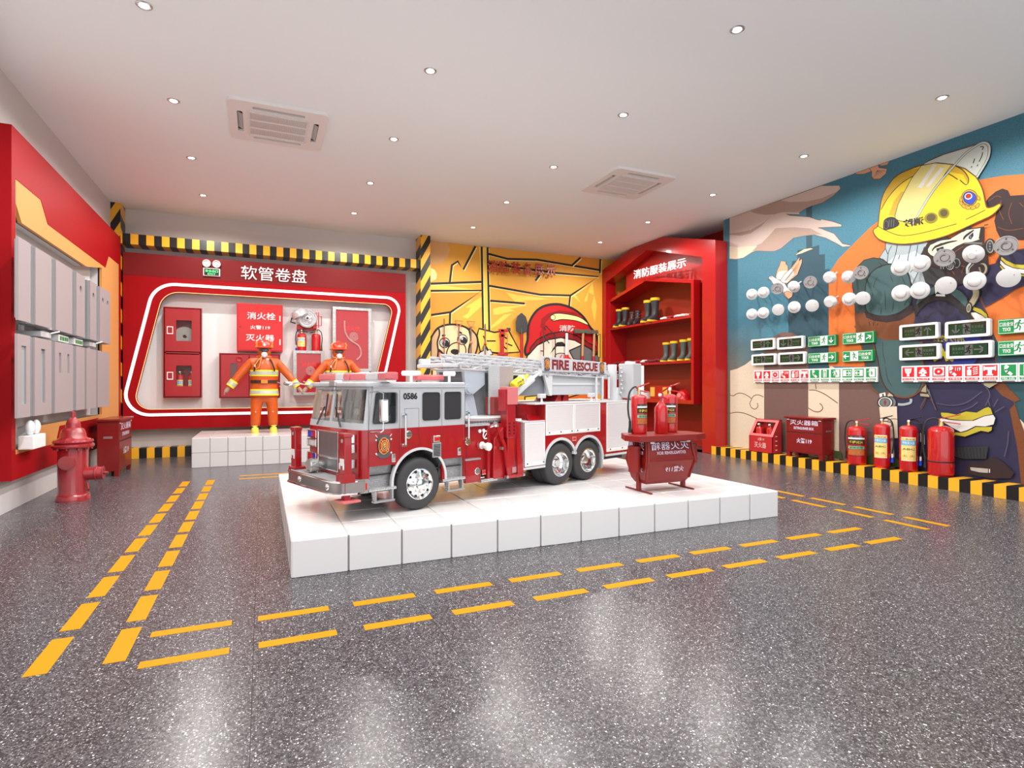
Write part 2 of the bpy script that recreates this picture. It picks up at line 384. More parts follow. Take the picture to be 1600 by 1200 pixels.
wo = rounded(wh, [.40, .26, .26, .36]); 
def inset(pts, d):
    n = len(pts); out = []
    for i in range(n):
        a = Vector(pts[i - 1]); c = Vector(pts[(i + 1) % n]); t = (c - a).normalized(); out.append((pts[i][0] + t.y * -d, pts[i][1] + t.x * d))
    return out
wi = inset(wo, -.046)
if abs(wi[0][0]) > abs(wo[0][0]): wi = inset(wo, .046)
MB().ring([(x, PY - .012, z) for x, z in wo], [(x, PY - .012, z) for x, z in wi], (0, .011, 0)).build('light_strip', WS, board, smooth=0)
OS = mat('warm_light_strip', (1, .62, .25), .5, emit=.8)
i2 = inset(inner, .007); i3 = inset(inner, -.007); i2 = i3 if abs(i3[0][0]) < abs(inner[0][0]) else i2
MB().ring([(x, PY - .004, z) for x, z in inner], [(x, PY - .004, z) for x, z in i2], (0, .02, 0)).build('warm_edge_strip', OS, board, smooth=0)
tx = MB(); WT = mat('white_lettering', (.88, .88, .88), .4)
text_into(tx, '软管卷盘', (-.335, PY - .012, 3.045), (1.075, 0, 0), (0, 0, .24), depth=.008, bold=.0); tx.build('lettering', WT, board, smooth=0)
# display lining behind the opening
LIN = mat('display_lining_white', (.74, .73, .73), .6)
struct(MB().box(-2.05, 2.55, YB - .02, YB - .001, .5, 3.3), 'trim_1', LIN, smooth=0)

# ================================================================ left wall display frame
LX = -2.07
yo = [(6.61, .565), (7.74, .565), (7.86, .747), (9.49, .747), (9.60, .60), (10.73, .60), (10.73, 3.108), (10.078, 3.108), (9.891, 2.902), (7.474, 2.9), (7.268, 3.096), (6.61, 3.096)]
yi = [(6.625, .60), (6.96, .634), (7.119, .79), (9.05, .79), (9.30, .79), (9.70, .79), (9.706, .80), (9.706, 2.862), (9.2, 2.862), (8.933, 2.732), (6.77, 2.73), (6.625, 2.88)]
yi = [(6.625, .60), (6.96, .634), (7.119, .79), (9.706, .79), (9.706, 2.862), (8.933, 2.732), (6.77, 2.73), (6.625, 2.88)]
PEACH = mat('peach_orange_board', (.66, .30, .095), .6, spec=.2)
frame = thing('door_display_board', (0, 0, 0), 0, 'red wall board with peach zigzag border around the grey doors', 'display board')
b = MB(); plate(b, [(LX, 6.518, .335), (LX, 10.86, .335), (LX, 10.86, 3.555), (LX, 6.518, 3.555)], [[(LX, y, z) for y, z in yo]], (-.139, 0, 0)); b.build('frame_panel', REDM, frame, smooth=0)
b = MB(); plate(b, [(LX - .004, y, z) for y, z in yo], [[(LX - .004, y, z) for y, z in yi]], (-.03, 0, 0)); b.build('border', PEACH, frame, smooth=0, label='peach orange zigzag border')
b = MB(); plate(b, [(LX - .034, y, z) for y, z in yo], [[(LX - .034, y, z) for y, z in yi]], (-.02, 0, 0)); b.build('border_edge', BLACK, frame, smooth=0, label='black return behind the peach border')

b = MB(); plate(b, [(LX - .055, y, z) for y, z in yo], [[(LX - .055, y, z) for y, z in yi]], (-.084, 0, 0)); b.build('border_backing', WALL, frame, smooth=0)
# doors hung in two rows
DOORM = mat('pale_pink_grey_door', (.33, .285, .295), .5)
DSIDE = mat('door_edge_grey', (.22, .25, .26), .5)
GLS = mat('wired_glass_grey', (.30, .36, .37), .3)
def fire_door(y0, y1, z0, z1, kind, lab, x=-1.95, first=False):
    t = thing('fire_door', (x, (y0 + y1) / 2, z0), 0, lab, 'fire door', 'grey fire doors hung in two rows'); w = (y1 - y0) / 2; h = z1 - z0
    holes = []
    if kind == 'strip': holes = [[(0, -.06, .12), (0, .05, .12), (0, .05, h - .1), (0, -.06, h - .1)]]
    if kind == 'two': holes = [[(0, s - .035, .42), (0, s + .035, .42), (0, s + .035, .63), (0, s - .035, .63)] for s in (-.14, .14)]
    if kind == 'round': holes = [[(0, .0 + .045 * math.cos(a * math.pi / 8), h * .76 + .045 * math.sin(a * math.pi / 8)) for a in range(16)]]
    if kind == 'rounds': holes = [[(0, s + .045 * math.cos(a * math.pi / 8), h * .76 + .045 * math.sin(a * math.pi / 8)) for a in range(16)] for s in (-.13, .13)]
    b = MB(); plate(b, [(0, -w, 0), (0, w, 0), (0, w, h), (0, -w, h)], holes, (-.02 if first else -.05, 0, 0)); b.build('leaf', DOORM, t, smooth=20)
    if first:
        MB().box(-.045, -.028, w - .03, w + .075, h * .2, h * .25).box(-.045, -.028, w - .03, w + .075, h * .75, h * .8).build('hinge', DSIDE, t, smooth=0)
        g = MB().box(-.028, -.0205, -w, w, .02, h - .02) if not holes else MB().prism([(-.014, p[1], p[2]) for p in holes[0]], (-.008, 0, 0))
        g.build('core' if not holes else 'window_pane', DSIDE if not holes else GLS, t, smooth=0); return t
    f = MB(); f.box(-.09 - .05, -.052, -w - .055, -w, 0, h); f.box(-.14, -.052, w, w + .02, 0, h); f.box(-.14, -.052, -w, w, h - .02, h); f.box(-.14, -.052, -w, w, 0, .02)
    f.box(-.12, -.02, -w - .03, -w - .002, 0, h); f.build('door_frame', DSIDE, t, smooth=0, bevel=.002)
    if holes:
        g = MB()
        for hh in holes: g.prism([(-.02, p[1], p[2]) for p in hh], (-.008, 0, 0))
        g.build('window_pane', GLS, t, smooth=0)
    else:
        MB().box(-.03, -.0512, -w, w, .02, h - .02).build('core', DSIDE, t, smooth=0)
    return t
U = [(6.29, 6.58, '', 'plain grey door nearest the hydrant in the upper row'), (6.70, 7.15, '', 'plain grey door in the upper row above the long glass slot door'), (7.28, 7.84, '', 'widest plain grey door in the upper row'),
     (7.99, 8.33, 'round', 'grey upper door with one round porthole beside the wide plain door'), (8.56, 8.86, 'round', 'grey upper door with one round porthole beside the twin porthole door'), (9.02, 9.58, 'rounds', 'grey upper door with two round portholes')]
Lw = [(6.27, 6.57, 'strip', 'lower grey door with a long glass slot next to the white emergency lamp'), (6.68, 7.14, 'strip', 'lower grey door with a long glass slot beside the twin-slot door'), (7.25, 7.86, 'two', 'lower grey door with two short glass slots'),
      (7.98, 8.32, '', 'plain grey lower door beside the door with two short slots'), (8.40, 8.84, '', 'plain grey lower door between two other plain lower doors'), (8.91, 9.52, '', 'plain grey lower door at the pillar end of the row')]
for y0, y1, k, l in U: fire_door(y0, y1, 1.772, 2.50, k, l, first=y0 < 6.5)
for y0, y1, k, l in Lw: fire_door(y0, y1, .912, 1.652, k, l, first=y0 < 6.5)
SGREEN = mat('sign_green', (.01, .25, .06), .4)
for (px, py), l in (((99.7, 529.7), 'small white and green exit sign under the widest upper door'), ((123, 534.7), 'small white and green exit sign under the first porthole door')):
    p = onx(px, py, -1.99); t = thing('exit_sign', (-1.99, p.y, p.z), 0, l, 'exit sign')
    MB().box(-.21, 0, -.17, .17, -.035, .035).build('housing', WHITE, t, smooth=0, bevel=.004)
    g = MB()
    for s in (-.1, -.025, .05, .12): g.box(0, .002, s - .028, s + .028, -.022, .022)
    g.build('sign_face', SGREEN, t, smooth=0)
for (px, py), l in (((71.7, 523), 'grey door closer with folding arm under the second upper door'), ((145, 538.3), 'grey door closer with folding arm under the right porthole doors')):
    p = onx(px, py, -1.99); t = thing('door_closer', (-1.99, p.y, p.z), 0, l, 'door closer')
    MB().box(-.21, .0, -.13, .16, -.028, .028).build('closer_body', LGREY, t, smooth=0, bevel=.006)
    MB().tube([(.01, .1, .02), (.05, .22, .05), (.02, .30, .06)], .007).tube([(.02, .30, .06), (.0, .05, .07)], .007).build('closer_arm', WHITE, t)
p = onx(34, 685, -1.95); t = thing('emergency_lamp', (-1.95, 6.83, .60), 0, 'white twin-head emergency lamp standing in the corner of the peach border', 'emergency lamp')
MB().box(-.12, .0, -.17, .15, .0, .13).build('battery_box', WHITE, t, smooth=0, bevel=.008)
for s in (-.10, .05):
    h = MB().ball((-.05, s, .20), .062, sz=(.6, .85, 1.15)).build('lamp_head', mat('lamp_head_white', (.75, .78, .83), .25), t)
    MB().cyl((-.05, s, .12), (-.05, s, .15), .015).build('swivel', STEEL, h)
# ================================================================ painted murals
MSC = .74
def mcol(name, r, g, b, grain=.16, rough=.6):
    return mat('mural_' + name, tuple(c * MSC for c in lin(r, g, b)), rough, noise=min(.6, grain * 2.1), nscale=150)
def smooth_path(pts, n=5, closed=True):
    P = [Vector(p) for p in pts]; k = len(P); out = []
    for i in range(k if closed else k - 1):
        p0 = P[(i - 1) % k] if closed or i > 0 else P[i]; p1 = P[i]; p2 = P[(i + 1) % k]
        p3 = P[(i + 2) % k] if closed or i + 2 < k else p2
        for j in range(n):
            t = j / n; out.append(.5 * ((2 * p1) + (p2 - p0) * t + (2 * p0 - 5 * p1 + 4 * p2 - p3) * t * t + (3 * p1 - p0 - 3 * p2 + p3) * t ** 3))
    if not closed: out.append(P[-1])
    return [(p.x, p.y) for p in out]
class Mural:
    """flat painting: coloured areas and ink lines on one wall plane, later ones a hair in front"""
    def __init__(s, to_wall, normal, step=.0001):
        s.w = to_wall; s.n = Vector(normal); s.mb = MB(); s.k = 1; s.step = step; s.mats = []; s.f = lambda x, y: (x, y)
    def zoom(s, ox, oy, sc): s.f = lambda x, y: (ox + x / sc, oy + y / sc); return s
    def mi(s, m):
        if m not in s.mats: s.mats.append(m)
        return s.mats.index(m)
    def pt(s, p): return s.w(*s.f(*p)) + s.n * (s.step * s.k)
    def area(s, pts, m, curve=False, ink=None, iw=.008):
        if curve: pts = smooth_path(pts)
        P = [s.pt(p) for p in pts]; tri = tessellate_polygon([P]); s.mb.add(P, [tuple(t) for t in tri], s.mi(m)); s.k += 1
        if ink: s.line(list(pts) + [pts[0]], ink, iw)
        return s
    def ell(s, cx, cy, rx, ry, m, rot=0., ink=None, iw=.008, n=28):
        c, q = math.cos(R(rot)), math.sin(R(rot))
        return s.area([(cx + rx * math.cos(a) * c - ry * math.sin(a) * q, cy + rx * math.cos(a) * q + ry * math.sin(a) * c) for a in [2 * math.pi * i / n for i in range(n)]], m, ink=ink, iw=iw)
    def line(s, pts, m, w=.008, curve=False, taper=False):
        if curve: pts = smooth_path(pts, 5, False)
        P = [s.pt(p) for p in pts]; L = []; k = len(P)
        for i, p in enumerate(P):
            t = P[min(i + 1, k - 1)] - P[max(i - 1, 0)]
            if t.length < 1e-6: t = Vector((0, .3, 1))
            side = s.n.cross(t.normalized()); q = w / 2 * (math.sin(math.pi * (i + .3) / (k - .4)) ** .5 if taper else 1); L.append((p + side * q, p - side * q))
        for i in range(k - 1): s.mb.add([L[i][0], L[i + 1][0], L[i + 1][1], L[i][1]], [(0, 1, 2, 3)], s.mi(m))
        s.k += 1; return s
    def text(s, body, a, b, c, m, bold=.01):
        """a = lower left, b = lower right, c = upper left of the lettering"""
        A = s.pt(a); text_into(s.mb, body, A, s.pt(b) - A, s.pt(c) - A, s.mi(m), bold=bold); s.k += 1; return s
    def done(s, name, label, cat='mural'):
        return tag(s.mb.build(name, s.mats, smooth=0), label, cat)
INK = mat('mural_ink', (.014, .011, .012), .6)
INKB = mcol('ink_brown', 110, 65, 35)
# -------- right wall: firefighter with breathing mask
M = Mural(lambda px, py: onx(px, py, XR), (-1, 0, 0))
def sky_paint():
    m = bpy.data.materials.new('mural_sky'); m.use_nodes = True; nt = m.node_tree; b = nt.nodes['Principled BSDF']; L = nt.links.new
    g = nt.nodes.new('ShaderNodeNewGeometry'); s = nt.nodes.new('ShaderNodeSeparateXYZ'); L(g.outputs['Position'], s.inputs[0])
    mr = nd(nt, 'ShaderNodeMapRange', _1=1.3, _2=2.3); L(s.outputs[2], mr.inputs[0])
    mr2 = nd(nt, 'ShaderNodeMapRange', _1=6.6, _2=7.5); L(s.outputs[1], mr2.inputs[0])
    iv = nd(nt, 'ShaderNodeMath', op='SUBTRACT', _0=1.); L(mr.outputs[0], iv.inputs[1]); mu = nd(nt, 'ShaderNodeMath', op='MULTIPLY'); L(iv.outputs[0], mu.inputs[0]); L(mr2.outputs[0], mu.inputs[1])
    mx = nt.nodes.new('ShaderNodeMix'); mx.data_type = 'RGBA'; mx.inputs['A'].default_value = (*lin(56, 112, 132), 1); mx.inputs['B'].default_value = (*lin(112, 102, 80), 1)
    L(mu.outputs[0], mx.inputs['Factor'])
    n = nd(nt, 'ShaderNodeTexNoise', _2=150.); L(g.outputs['Position'], n.inputs['Vector']); r = nd(nt, 'ShaderNodeMapRange', _3=.40, _4=1.60); L(n.outputs['Fac'], r.inputs[0])
    v = nd(nt, 'ShaderNodeVectorMath', op='SCALE'); L(mx.outputs['Result'], v.inputs[0]); L(r.outputs[0], v.inputs['Scale']); L(v.outputs[0], b.inputs['Base Color']); b.inputs['Roughness'].default_value = .6
    return m
SKY = sky_paint()
CREAM = mcol('cream', 238, 222, 196); CREAM2 = mcol('cream_warm', 232, 214, 180); PINKC = mcol('cloud_pink', 222, 200, 190); TAUPE = mcol('cloud_taupe', 188, 160, 146)
CITY = mcol('city', 44, 84, 100); ORG = mcol('orange', 238, 122, 48); BRN = mcol('brown', 122, 92, 86); NAVY = mcol('navy', 44, 40, 76); NAVY2 = mcol('navy_dark', 34, 28, 52)
TEALD = mcol('teal_dark', 38, 84, 94); GRN = mcol('bag_green', 66, 100, 102); GRN2 = mcol('bag_green_shade', 52, 80, 82); DKB = mcol('mask_brown', 50, 30, 33); HY = mcol('helmet_yellow', 246, 216, 36, .06)
HY2 = mcol('helmet_ochre', 216, 172, 36, .1); VIS = mcol('visor', 236, 222, 140, .08); VIS2 = mcol('visor_pale', 206, 214, 206, .1); SKIN = mcol('skin', 250, 234, 200, .06); SIL = mcol('hood_silver', 176, 190, 196)
SIL2 = mcol('hood_light', 206, 220, 226); MW = mcol('white', 238, 236, 232, .05); MY = mcol('stripe_yellow', 206, 190, 50, .1); MG = mcol('metal_grey', 120, 128, 128); BEI = mcol('beige', 176, 164, 134); RUST = mcol('rust', 128, 70, 30, .3)
MRED = mcol('red', 190, 30, 30, .05); MBLU = mcol('badge_blue', 40, 70, 190, .05); GOLD = mcol('gold', 214, 168, 50); PEA = mcol('dove_orange', 232, 176, 140, .08)
def corner(y, z): return Vector((XR - .0005, y, z))
M.k = 8
M.mb.add([corner(7.695, .14), corner(YF, .14), corner(YF, H - .002), corner(7.695, H - .002)], [(0, 3, 2, 1)], M.mi(SKY))
def wy(y, z): return (y, z)
# hills, city, sun
M.area([(1141, 579), (1152, 576), (1164, 570), (1176, 561), (1190, 552), (1240, 556), (1262, 582), (1272, 573), (1285, 570), (1300, 572), (1312, 580), (1420, 590), (1600, 640), (1700, 660), (1700, 815), (1600, 768), (1400, 735), (1141, 701.5)], CREAM)
M.area([(1232, 575), (1232, 440), (1238, 408), (1246, 407), (1246, 391), (1259.8, 388.7), (1259.8, 322), (1269, 322), (1269, 386), (1280, 383), (1280, 398), (1289, 397), (1289, 421), (1296, 420), (1296, 590), (1262, 580)], CITY)
M.area([(1295, 428), (1310, 405), (1330, 385), (1360, 355), (1400, 325), (1450, 300), (1530, 281), (1565, 275), (1600, 272), (1650, 268), (1650, 560), (1540, 560), (1400, 575), (1295, 572)], ORG)
M.area([(1549, 515), (1548, 560), (1556, 600), (1590, 680), (1700, 700), (1700, 548), (1600, 552), (1570, 556)], TEALD)
M.area([(1594, 655), (1606, 668), (1700, 690), (1700, 815), (1600, 768), (1560, 760)], CREAM)
M.area([(1194, 702), (1194, 545), (1205, 528), (1222, 519), (1240, 520), (1263, 540), (1263, 713)], BRN)
M.area([(1311, 719), (1311, 590), (1330, 575), (1352, 572), (1380, 590), (1392, 640), (1392, 731)], BRN)
M.zoom(1130, 520, 6)
for p in ([(60, 580), (95, 590), (130, 570), (170, 566), (220, 585), (265, 620), (250, 660), (265, 700), (300, 715), (325, 690), (320, 658)], [(265, 620), (290, 590), (330, 582), (378, 600)], [(60, 757), (120, 745), (190, 752), (260, 778), (335, 812)],
          [(865, 475), (872, 530)], [(805, 537), (870, 540), (960, 580), (1075, 660)], [(800, 705), (850, 735), (900, 740), (933, 712), (925, 680), (905, 662)]): M.line(p, INKB, .012, True)
# clouds
M.zoom(1140, 220, 6)
M.area([(0, 724), (500, 549), (860, 421), (1030, 418), (1040, 450), (980, 510), (870, 580), (765, 612), (710, 635), (650, 675), (660, 690), (530, 687), (560, 700), (750, 715), (820, 740), (858, 746), (862, 735), (960, 755), (1050, 785), (1045, 805), (830, 815), (900, 840), (980, 870), (1030, 930), (1060, 965), (1135, 980), (1130, 990), (1060, 995), (1000, 960), (900, 910), (790, 880), (700, 890), (600, 910), (540, 960), (480, 1010), (420, 1035), (350, 1035), (260, 1030), (200, 1050), (130, 1095), (60, 1110), (0, 1105)], PINKC, ink=INKB, iw=.006)
M.area([(195, 662), (480, 558), (560, 575), (720, 570), (860, 540), (1000, 480), (1030, 450), (980, 510), (870, 580), (765, 612), (710, 635), (650, 675), (500, 668), (420, 690), (330, 695), (240, 680)], TAUPE)
M.area([(230, 990), (300, 960), (380, 880), (430, 820), (600, 810), (760, 822), (870, 880), (790, 880), (700, 890), (600, 910), (540, 960), (480, 1010), (420, 1035), (350, 1035), (270, 1030), (200, 1040)], TAUPE)
M.area([(0, 870), (90, 860), (200, 835), (330, 760), (400, 690), (300, 800), (200, 868), (100, 890), (0, 880)], TAUPE)
M.area([(0, 990), (80, 1000), (200, 985), (260, 985), (200, 1050), (130, 1095), (60, 1110), (0, 1105)], CREAM)
M.area([(610, 1075), (650, 1045), (700, 1015), (760, 1005), (788, 1012), (740, 1030), (680, 1055)], CREAM2, ink=INKB, iw=.005)
# doves
M.area([(1170, 306), (1310, 258), (1330, 285), (1260, 312), (1200, 314)], PEA, ink=INKB, iw=.005)
M.area([(1395, 225), (1498, 190), (1480, 225), (1430, 236)], PEA, ink=INKB, iw=.005)
M.area([(1310, 258), (1395, 226), (1400, 252), (1478, 262), (1465, 310), (1410, 358), (1350, 360), (1333, 330), (1335, 290)], PEA, ink=INKB, iw=.006)
for a in range(6): M.line([(1385, 280), (1350 + a * 22, 352 - a * 14)], INKB, .004)
M.zoom(1160, 380, 8.572)
M.area([(350, 480), (365, 445), (400, 437), (430, 455), (470, 480), (510, 500), (560, 520), (600, 590), (680, 650), (670, 700), (620, 745), (560, 700), (540, 640), (470, 600), (410, 540), (385, 495)], MW, ink=INKB, iw=.008)
M.area([(450, 440), (470, 360), (500, 300), (520, 235), (540, 245), (550, 232), (565, 250), (580, 235), (585, 280), (610, 300), (615, 370), (570, 430), (510, 490), (460, 475)], PEA, ink=INKB, iw=.008)
M.area([(455, 450), (490, 380), (560, 370), (610, 375), (560, 440), (510, 490), (465, 478)], MW)
M.area([(510, 500), (570, 410), (650, 340), (720, 250), (770, 180), (760, 240), (800, 210), (800, 260), (770, 340), (740, 420), (680, 470), (600, 540), (540, 530)], PEA, ink=INKB, iw=.008)
M.area([(515, 500), (575, 415), (650, 345), (680, 360), (700, 420), (600, 530), (545, 525)], MW)
for a in range(7): M.line([(560 + a * 8, 505 - a * 8), (690 + a * 14, 470 - a * 38)], INKB, .005)
M.area([(560, 660), (610, 640), (680, 670), (665, 720), (620, 748), (575, 710)], PEA, ink=INKB, iw=.007)
M.ell(388, 455, 7, 7, INK); M.area([(348, 490), (362, 470), (370, 485), (352, 496)], RUST)
# ---- figure: coat and arm
M.zoom(0, 0, 1)
M.area([(1440, 440), (1520, 440), (1543, 492), (1551, 519), (1556, 560), (1562, 595), (1570, 600), (1594, 625), (1585, 628), (1592, 653), (1602, 680), (1602, 768), (1400, 736), (1393, 640), (1405, 560), (1400, 480)], NAVY, ink=INKB, iw=.01)
M.area([(1578, 640), (1585, 632), (1592, 653), (1602, 680), (1602, 768), (1597, 764), (1590, 700)], RUST)
M.area([(1545, 595), (1570, 600), (1594, 625), (1585, 628), (1566, 618)], RUST)
M.zoom(1440, 360, 7.5)
M.area([(700, 800), (600, 600), (700, 480), (780, 410), (870, 390), (930, 270), (1200, 215), (1500, 150), (1500, 560), (1200, 650), (1100, 690), (950, 790), (750, 900)], NAVY, ink=INKB, iw=.01)
M.area([(935, 300), (1000, 350), (1100, 395), (1200, 400), (1400, 370), (1400, 430), (1200, 455), (1080, 440), (990, 400), (930, 340)], MY, ink=INK, iw=.008)
M.area([(925, 342), (990, 400), (1080, 440), (1200, 455), (1400, 430), (1400, 490), (1200, 512), (1060, 492), (960, 440), (920, 390)], MW, ink=INK, iw=.008)
M.area([(918, 395), (990, 465), (1100, 505), (1250, 518), (1250, 545), (1080, 535), (960, 480), (920, 430)], MY, ink=INK, iw=.008)
M.area([(610, 890), (700, 920), (770, 980), (785, 1050), (700, 985), (600, 935)], MY, ink=INK, iw=.008)
M.area([(575, 960), (640, 960), (720, 1000), (790, 1060), (600, 1045)], MW, ink=INK, iw=.006)
M.area([(800, 1100), (825, 1130), (835, 1180), (800, 1190)], MY, ink=INK, iw=.006)
# glove
M.zoom(1360, 200, 6)
M.area([(1085, 700), (1120, 650), (1180, 600), (1240, 572), (1290, 590), (1312, 640), (1440, 632), (1560, 600), (1700, 600), (1700, 1010), (1440, 1045), (1228, 1035), (1190, 960), (1170, 870), (1192, 790), (1180, 745), (1110, 748)], DKB, ink=INK, iw=.01)
for p in ([(1110, 690), (1180, 640), (1230, 650)], [(1230, 680), (1210, 760), (1250, 860)], [(1330, 700), (1300, 800), (1330, 900)], [(1200, 930), (1300, 960), (1440, 940)], [(1400, 700), (1440, 740)]): M.line(p, RUST, .007, True)
# silver hood
M.zoom(1320, 360, 7.5)
M.area([(485, 140), (980, 130), (930, 240), (900, 300), (940, 480), (965, 610), (860, 640), (790, 640), (770, 560), (720, 460), (640, 395), (500, 390), (410, 320), (480, 210)], SIL, ink=INK, iw=.009)
M.area([(500, 385), (600, 290), (720, 285), (830, 240), (900, 300), (940, 470), (860, 480), (800, 640), (765, 560), (720, 460), (640, 390)], SIL2)
for p in ([(555, 180), (520, 250), (500, 380)], [(620, 170), (600, 280), (560, 385)], [(650, 290), (630, 350)], [(780, 170), (750, 300), (740, 400)], [(860, 170), (850, 250), (830, 330)], [(820, 440), (770, 495)], [(940, 190), (900, 300)], [(870, 480), (790, 640)], [(480, 210), (510, 280)]): M.line(p, INK, .008, True)
# green packs
M.area([(95, 640), (105, 530), (150, 430), (230, 350), (340, 322), (450, 340), (520, 395), (580, 600), (400, 970), (130, 970), (120, 800)], GRN2, ink=INK, iw=.012)
M.area([(245, 700), (255, 620), (300, 520), (370, 450), (460, 410), (560, 395), (650, 410), (720, 460), (765, 560), (785, 700), (780, 850), (700, 930), (600, 980), (480, 1005), (350, 990), (260, 940), (240, 820)], GRN, True, ink=INK, iw=.016)
for p in ([(390, 540), (360, 600), (345, 680)], [(535, 530), (575, 610)], [(670, 530), (700, 600), (725, 655)], [(475, 700), (480, 800), (482, 930)], [(570, 830), (575, 880), (560, 960)], [(330, 740), (320, 790)], [(435, 905), (430, 980)], [(400, 370), (440, 420), (400, 440)], [(700, 880), (740, 820)]): M.line(p, INK, .008, True, True)
M.area([(120, 970), (250, 965), (350, 1000), (600, 1040), (800, 930), (850, 960), (850, 1250), (140, 1250)], RUST)
M.area([(240, 950), (350, 1000), (500, 1015), (650, 985), (780, 880), (812, 890), (810, 960), (660, 1050), (500, 1075), (350, 1055), (262, 1020)], DKB, ink=INK, iw=.01)
for p in ([(290, 1070), (310, 1140), (370, 1190)], [(340, 1080), (345, 1130)], [(395, 1090), (370, 1150), (350, 1200)]): M.line(p, INK, .01, True)
# air cylinders
M.zoom(1320, 500, 6.667)
M.area([(100, 60), (620, 60), (780, 100), (800, 230), (200, 240)], RUST)
M.area([(170, 225), (310, 195), (350, 430), (400, 620), (455, 745), (400, 772), (330, 745), (270, 665), (225, 500), (190, 300)], GRN2, True, ink=RUST, iw=.018)
M.area([(305, 185), (430, 200), (560, 200), (700, 185), (800, 190), (815, 420), (845, 600), (800, 720), (700, 795), (600, 806), (520, 782), (440, 715), (385, 600), (355, 440)], GRN, True, ink=RUST, iw=.02)
M.line([(305, 185), (355, 440), (385, 600), (440, 715), (520, 782)], INK, .014, True)
for p in ([(400, 220), (405, 340), (430, 460)], [(430, 480), (450, 600), (500, 700)], [(820, 560), (790, 700), (740, 770)]): M.line(p, INK, .007, True, True)
M.area([(360, 765), (430, 750), (440, 810), (370, 815)], MW, ink=INK, iw=.008); M.area([(395, 770), (412, 768), (415, 810), (400, 812)], DKB)
M.ell(480, 860, 62, 62, MG, ink=INK, iw=.012); M.ell(428, 860, 78, 62, MW, ink=INK, iw=.016); M.ell(426, 860, 55, 44, MG, ink=INK, iw=.01); M.area([(415, 860), (426, 828), (437, 860), (426, 892)], MRED, ink=INK, iw=.006)
M.line([(560, 878), (620, 880), (690, 860), (695, 820)], SIL, .03, True)
M.area([(780, 775), (850, 660), (905, 790), (890, 805)], BEI, ink=INK, iw=.008); M.area([(810, 745), (880, 745), (875, 765), (805, 765)], DKB)
M.line([(860, 810), (830, 880), (800, 930)], RUST, .01, True); M.line([(890, 800), (930, 870), (960, 940)], RUST, .012, True)
M.area([(365, 905), (550, 900), (560, 1230), (400, 1230)], CREAM); M.line([(450, 1050), (500, 1030), (560, 1035)], INK, .008, True); M.line([(490, 1075), (497, 1100), (460, 1110)], INK, .01, True)
# chest, strap, tank collar
M.zoom(1440, 360, 7.5)
M.area([(-120, 1300), (-60, 960), (0, 860), (120, 790), (250, 760), (400, 800), (520, 900), (640, 1060), (660, 1300)], NAVY, ink=INKB, iw=.008)
M.area([(210, 840), (400, 880), (400, 940), (360, 990), (290, 1005), (230, 980), (215, 900)], NAVY2)
for p in ([(20, 1110), (120, 980), (180, 960)], [(450, 940), (560, 1010)], [(60, 1000), (40, 1100)], [(430, 1010), (470, 1110)]): M.line(p, NAVY2, .03, True)
# big blue round badge with crossed axes behind the dark signs
M.ell(490, 1330, 225, 290, mcol('badge_ground', 36, 48, 150), ink=NAVY2, iw=.012)
M.zoom(1360, 340, 4.2875)
M.text('消防救援', (640, 830), (415, 830), (640, 785), MY, .02)
for p in ([(430, 870), (560, 960)], [(560, 870), (430, 960)], [(470, 850), (520, 960)]): M.line(p, MY, .03)
# balaclava, face, mask
M.zoom(1440, 360, 7.5)
M.area([(40, 220), (100, 140), (230, 95), (350, 90), (490, 10), (530, -10), (740, -40), (735, 160), (780, 300), (790, 410), (750, 480), (690, 560), (560, 600), (430, 640), (330, 660), (190, 650), (60, 610), (20, 480), (30, 400), (70, 340), (0, 290)], DKB, ink=INK, iw=.012)
M.area([(20, 480), (120, 430), (240, 470), (330, 560), (430, 640), (330, 660), (190, 650), (60, 610)], mcol('collar_dark', 52, 54, 54))
M.area([(80, 220), (110, 170), (200, 120), (330, 105), (480, 20), (520, -5), (700, -30), (715, 40), (690, 110), (600, 140), (510, 150), (420, 190), (350, 240), (300, 265), (180, 325), (110, 290), (80, 255)], SKIN, ink=INK, iw=.01)
M.area([(175, 225), (250, 190), (325, 195), (300, 240), (255, 290), (195, 270)], MW); M.area([(180, 215), (265, 188), (275, 225), (235, 275), (190, 262)], INK); M.ell(228, 232, 12, 16, MG)
M.line([(130, 245), (165, 200), (250, 165), (330, 140), (430, 122)], INK, .028, True, True); M.line([(120, 165), (200, 120), (290, 95), (355, 100)], INK, .03, True, True); M.line([(160, 190), (250, 150)], INK, .01, True)
M.area([(530, 100), (560, 50), (620, 15), (660, 20), (650, 80), (600, 125), (550, 128)], MW); M.area([(562, 70), (615, 22), (620, 65), (590, 108), (560, 100)], INK); M.ell(583, 78, 9, 14, MG)
M.line([(500, 112), (520, 75), (570, 35), (625, -5)], INK, .028, True, True); M.line([(485, 20), (540, -20), (600, -40)], INK, .03, True, True); M.line([(690, 100), (710, -20)], INK, .02)
for p in ([(360, 300), (420, 240), (500, 190)], [(400, 520), (370, 480)], [(480, 415), (520, 430)], [(500, 440), (480, 500)], [(640, 210), (740, 160)], [(690, 190), (760, 240)]): M.line(p, RUST, .01, True)
M.line([(510, 150), (620, 150), (720, 155)], MG, .018, True)
M.line([(585, 385), (545, 440), (545, 510)], SIL2, .022, True); M.line([(620, 395), (570, 450), (565, 520)], BEI, .01, True)
M.ell(420, 385, 40, 52, INK, ink=MG, iw=.012); M.ell(375, 395, 40, 52, SIL2, ink=INK, iw=.014); M.ell(342, 410, 55, 60, MW, ink=INK, iw=.016); M.ell(342, 410, 38, 42, MG, ink=INK, iw=.01)
for a in range(3): M.line([(325 + a * 16, 385), (318 + a * 20, 440)], INK, .008)
